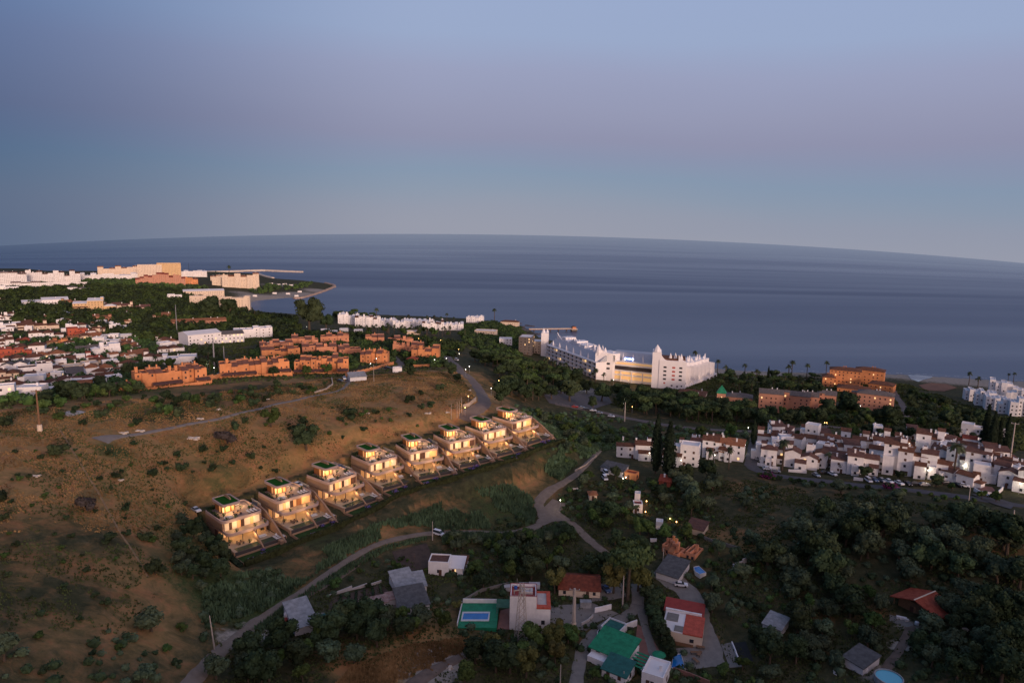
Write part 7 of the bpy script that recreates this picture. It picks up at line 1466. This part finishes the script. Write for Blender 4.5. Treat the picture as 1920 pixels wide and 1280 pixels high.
# far wood as one mass
def wood(name,label,polys,spacing,seed,sizes=(4,7.5),m=('leaf_dark','leaf_green','leaf_pine'),nl=46,kp=1.5,cat='wood',thr=None):
    rnd=random.Random(seed); mb=MB(); n=0
    for poly in polys:
        P_=[tuple(G(a,b)[:2]) for a,b in poly]; xs=[p[0] for p in P_]; ys=[p[1] for p in P_]; pts=[]
        y=min(ys)
        while y<max(ys):
            x=min(xs)
            while x<max(xs): pts.append((x+rnd.uniform(-.45,.45)*spacing,y+rnd.uniform(-.45,.45)*spacing)); x+=spacing
            y+=spacing
        arr=np.array(pts); ins=inside_poly(arr[:,0],arr[:,1],P_)
        Kp=np.array(KEEP)
        for (x,y),k in zip(pts,ins):
            if not k: continue
            d2=(Kp[:,0]-x)**2+(Kp[:,1]-y)**2
            if (d2<(Kp[:,2]*(1 if kp>1 else .7)+kp)**2).any(): continue
            if thr and vnoise(np.array([x]),np.array([y]),11,seed)[0]<thr: continue
            z=gz(x,y)
            if z<.5: continue
            r=rnd.uniform(*sizes); mm=rnd.choice(m); q=[];nr=[]
            for i in range(nl):
                d=Vector((rnd.gauss(0,1),rnd.gauss(0,1),abs(rnd.gauss(0,1)))).normalized(); rr_=r*rnd.uniform(.8,1.1)
                q.append(Vector((x+d.x*rr_,y+d.y*rr_,z+r*.35+d.z*rr_*.85))); nr.append(d)
            leafquads(mb,q,nr,r*.24,mm,rnd)
            bm=bmesh.new(); bmesh.ops.create_icosphere(bm,subdivisions=1,radius=r*.86); mb.add([(x+v.co.x*rnd.uniform(.85,1.15),y+v.co.y*rnd.uniform(.85,1.15),z+r*.35+v.co.z*.85*rnd.uniform(.85,1.15)) for v in bm.verts],[tuple(w.index for w in f.verts) for f in bm.faces],mm); bm.free(); n+=1
    o=mb.build(name); tag(o,label,cat,kind='stuff'); return n
wood('far_wood','dark pine wood covering the slope behind the left houses',[[(0,540),(60,545),(140,538),(250,540),(340,545),(400,560),(470,590),(560,600),(560,628),(480,622),(330,640),(280,640),(180,620),(80,608),(0,600)]],12,1,sizes=(4.5,8))
wood('garden_trees','small garden trees and shrubs between the houses of the left slope',[[(0,630),(120,640),(260,635),(300,650),(270,700),(210,740),(60,760),(0,755)]],7,3,sizes=(1.8,4.2))
wood('garden_trees','small dark garden trees among the terracotta blocks',[[(420,700),(540,694),(660,696),(690,676),(740,684),(840,690),(850,665),(720,640),(500,645)]],5.5,4,sizes=(2.0,4.2))
wood('shore_wood','dark trees on the rise between the white resort and the hotel',[[(868,612),(925,604),(975,615),(990,640),(975,660),(1010,688),(960,680),(900,655),(868,640)]],6.5,9,sizes=(2.2,4.2))
wood('belt_wood','dark wood belt between the terracotta estate and the white resort',[[(500,628),(620,625),(720,632),(830,640),(880,650),(870,662),(820,655),(720,636),(620,640),(530,640)]],9,5,sizes=(3,5))
wood('undergrowth','low mixed undergrowth filling the valley and the village gardens',[[(830,1020),(1090,905),(1240,895),(1330,960),(1500,1100),(1420,1290),(1050,1290),(860,1190)]],3.6,11,sizes=(.7,1.7),m=('leaf_dark','leaf_olive','leaf_green','leaf_dark'),nl=26,kp=.3,cat='undergrowth',thr=.36)
wood('undergrowth','low dark undergrowth between the trees of the right grove',[[(1370,920),(1560,905),(1900,960),(1930,1290),(1420,1290),(1500,1100)]],4.4,12,sizes=(.7,1.9),m=('leaf_dark','leaf_olive'),nl=24,kp=.3,cat='undergrowth',thr=.45)
wood('undergrowth','low green undergrowth on the slope right of the villas and along the lower road',[[(965,760),(1100,775),(1400,812),(1400,835),(1180,830),(1050,890),(1010,840)]],4.0,13,sizes=(.8,2.0),m=('leaf_olive','leaf_green','reed'),nl=26,kp=.3,cat='undergrowth',thr=.3)
wood('undergrowth','low dark undergrowth along the dirt road at lower left',[[(380,1090),(520,1060),(560,1090),(460,1170),(350,1260),(250,1290),(0,1290),(0,1190),(120,1120),(340,1150)],[(600,1100),(740,1040),(830,1070),(860,1160),(620,1180)]],4.0,14,sizes=(.6,1.6),m=('leaf_dark','leaf_olive'),nl=24,kp=.3,cat='undergrowth',thr=.48)
wood('headland_scrub','green scrub and trees on the beach headland',[[(470,545),(500,533),(540,538),(585,530),(575,540),(520,545),(480,552)],[(130,522),(260,520),(350,535),(400,540),(350,545),(250,542),(140,535)],[(30,530),(130,528),(140,545),(20,548)]],14,2,sizes=(4,6))
# ------------------------------------------------------------------ low cover: grass, reeds, scrub
def tufts(name,label,poly,n,m,size,h,seed,avoid=True,zmin=.3,clump=None,cat='grass'):
    rnd=np.random.RandomState(seed); P_=[tuple(G(a,b)[:2]) for a,b in poly]; xs=[p[0] for p in P_]; ys=[p[1] for p in P_]
    X=rnd.uniform(min(xs),max(xs),n*3); Y=rnd.uniform(min(ys),max(ys),n*3); k=inside_poly(X,Y,P_)
    if clump: k&=(vnoise(X,Y,clump[0],seed)+.35*vnoise(X,Y,clump[0]*.3,seed+1)>clump[1])
    X=X[k][:n];Y=Y[k][:n]
    if avoid:
        Kp=np.array([q for q in KEEP if min(xs)-10<q[0]<max(xs)+10 and min(ys)-10<q[1]<max(ys)+10])
        if len(Kp):
            ok=np.ones(len(X),bool)
            for a,b,r in Kp: ok&=((X-a)**2+(Y-b)**2>min(r,8)**2*.7)
            X=X[ok];Y=Y[ok]
    Zh=np.array([gz(x,y) for x,y in zip(X,Y)]); v=[];f=[]
    vs=np.zeros((len(X)*9,3)); 
    for j in range(3):
        a=rnd.uniform(0,6.283,len(X)); s=size*rnd.uniform(.5,1.3,len(X)); hh=h*rnd.uniform(.5,1.3,len(X)); ox=rnd.uniform(-.5,.5,len(X))*size; oy=rnd.uniform(-.5,.5,len(X))*size; ln=rnd.uniform(-.5,.5,len(X))*h
        vs[j*3::9]=np.stack([X+ox-np.cos(a)*s/2,Y+oy-np.sin(a)*s/2,Zh-.1],1); vs[j*3+1::9]=np.stack([X+ox+np.cos(a)*s/2,Y+oy+np.sin(a)*s/2,Zh-.1],1); vs[j*3+2::9]=np.stack([X+ox+ln*np.sin(a),Y+oy-ln*np.cos(a),Zh+hh],1)
    N3=len(X)*3; me=bpy.data.meshes.new(name); me.from_pydata(vs.tolist(),[],[(3*i,3*i+1,3*i+2) for i in range(N3)]); me.materials.append(MATS[m]); o=bpy.data.objects.new(name,me); COL.objects.link(o); tag(o,label,cat,kind='stuff'); return o
HILL=[(0,770),(300,745),(600,712),(860,690),(900,760),(930,770),(800,800),(640,850),(360,945),(330,1080),(200,1200),(0,1180)]
tufts('dry_grass','dry orange grass tufts over the hillside',[(0,770),(300,745),(600,712),(860,690),(900,760),(930,770),(800,800),(640,850),(360,945),(320,1010),(0,1000)],34000,'dry_grass',.45,.4,1,clump=(9,.5))
tufts('hill_scrub','dark green scrub patches over the hillside',HILL,26000,'scrub',.5,.45,2,clump=(12,.66),cat='scrub')
tufts('reeds','blue green reeds in the valley bottom below the villas',[(450,1075),(560,1050),(700,985),(860,925),(960,905),(1010,940),(1000,985),(880,992),(720,1008),(600,1070),(500,1140),(380,1170),(380,1110)],15000,'reed',.7,1.5,3,clump=(14,.62),cat='reeds')
tufts('reeds','blue green reed strip along the dirt road',[(470,1180),(545,1128),(600,1092),(665,1052),(725,1022),(800,1007),(800,1012),(728,1030),(672,1062),(605,1102),(552,1138),(490,1185)],4500,'reed',.5,1.1,4,avoid=False,cat='reeds')
tufts('reeds','reeds on the slope right of the villas',[(960,770),(1060,790),(1150,800),(1170,830),(1100,860),(1050,900),(1020,880),(1050,845),(1000,800)],20000,'reed',.8,1.5,5,clump=(9,.42),cat='reeds')
tufts('reeds','reed band below the valley road',[(830,1004),(900,1002),(1000,1002),(1060,985),(1080,1000),(1000,1016),(900,1016),(830,1020)],5000,'reed',.6,1.8,6,cat='reeds')
tufts('rough_grass','rough dark grass over the valley and the right lots',[(860,1020),(1100,900),(1400,900),(1900,960),(1930,1290),(350,1290),(420,1170),(600,1100)],26000,'scrub',.8,.5,7,clump=(10,.5))
tufts('dry_grass','dry straw grass on the mound at the bottom',[(660,1250),(760,1210),(860,1195),(930,1195),(900,1225),(800,1262),(700,1290),(620,1290)],5000,'dry_grass',.5,.6,8)
tufts('slope_scrub','dark scrub covering the green slopes before the sea',[(870,650),(1000,690),(1150,760),(1400,810),(1920,850),(1930,790),(1700,720),(1340,700),(1200,740),(1000,680)],20000,'scrub',1.5,1.1,9,clump=(25,.45),cat='scrub')
tufts('slope_scrub','dark scrub between the houses of the left slope',[(0,610),(300,600),(560,620),(860,650),(850,690),(600,710),(300,730),(0,770)],16000,'scrub',1.6,1.0,10,clump=(25,.5),cat='scrub')
ribbon('footpath',[(108,800),(150,868),(185,925),(230,1005),(278,1082)],.8,'dirt_tan',off=.16)
for k in list(PR): 
    pass
for k,o in list(TREE.items()): pass
cy.volume_bounces = 0
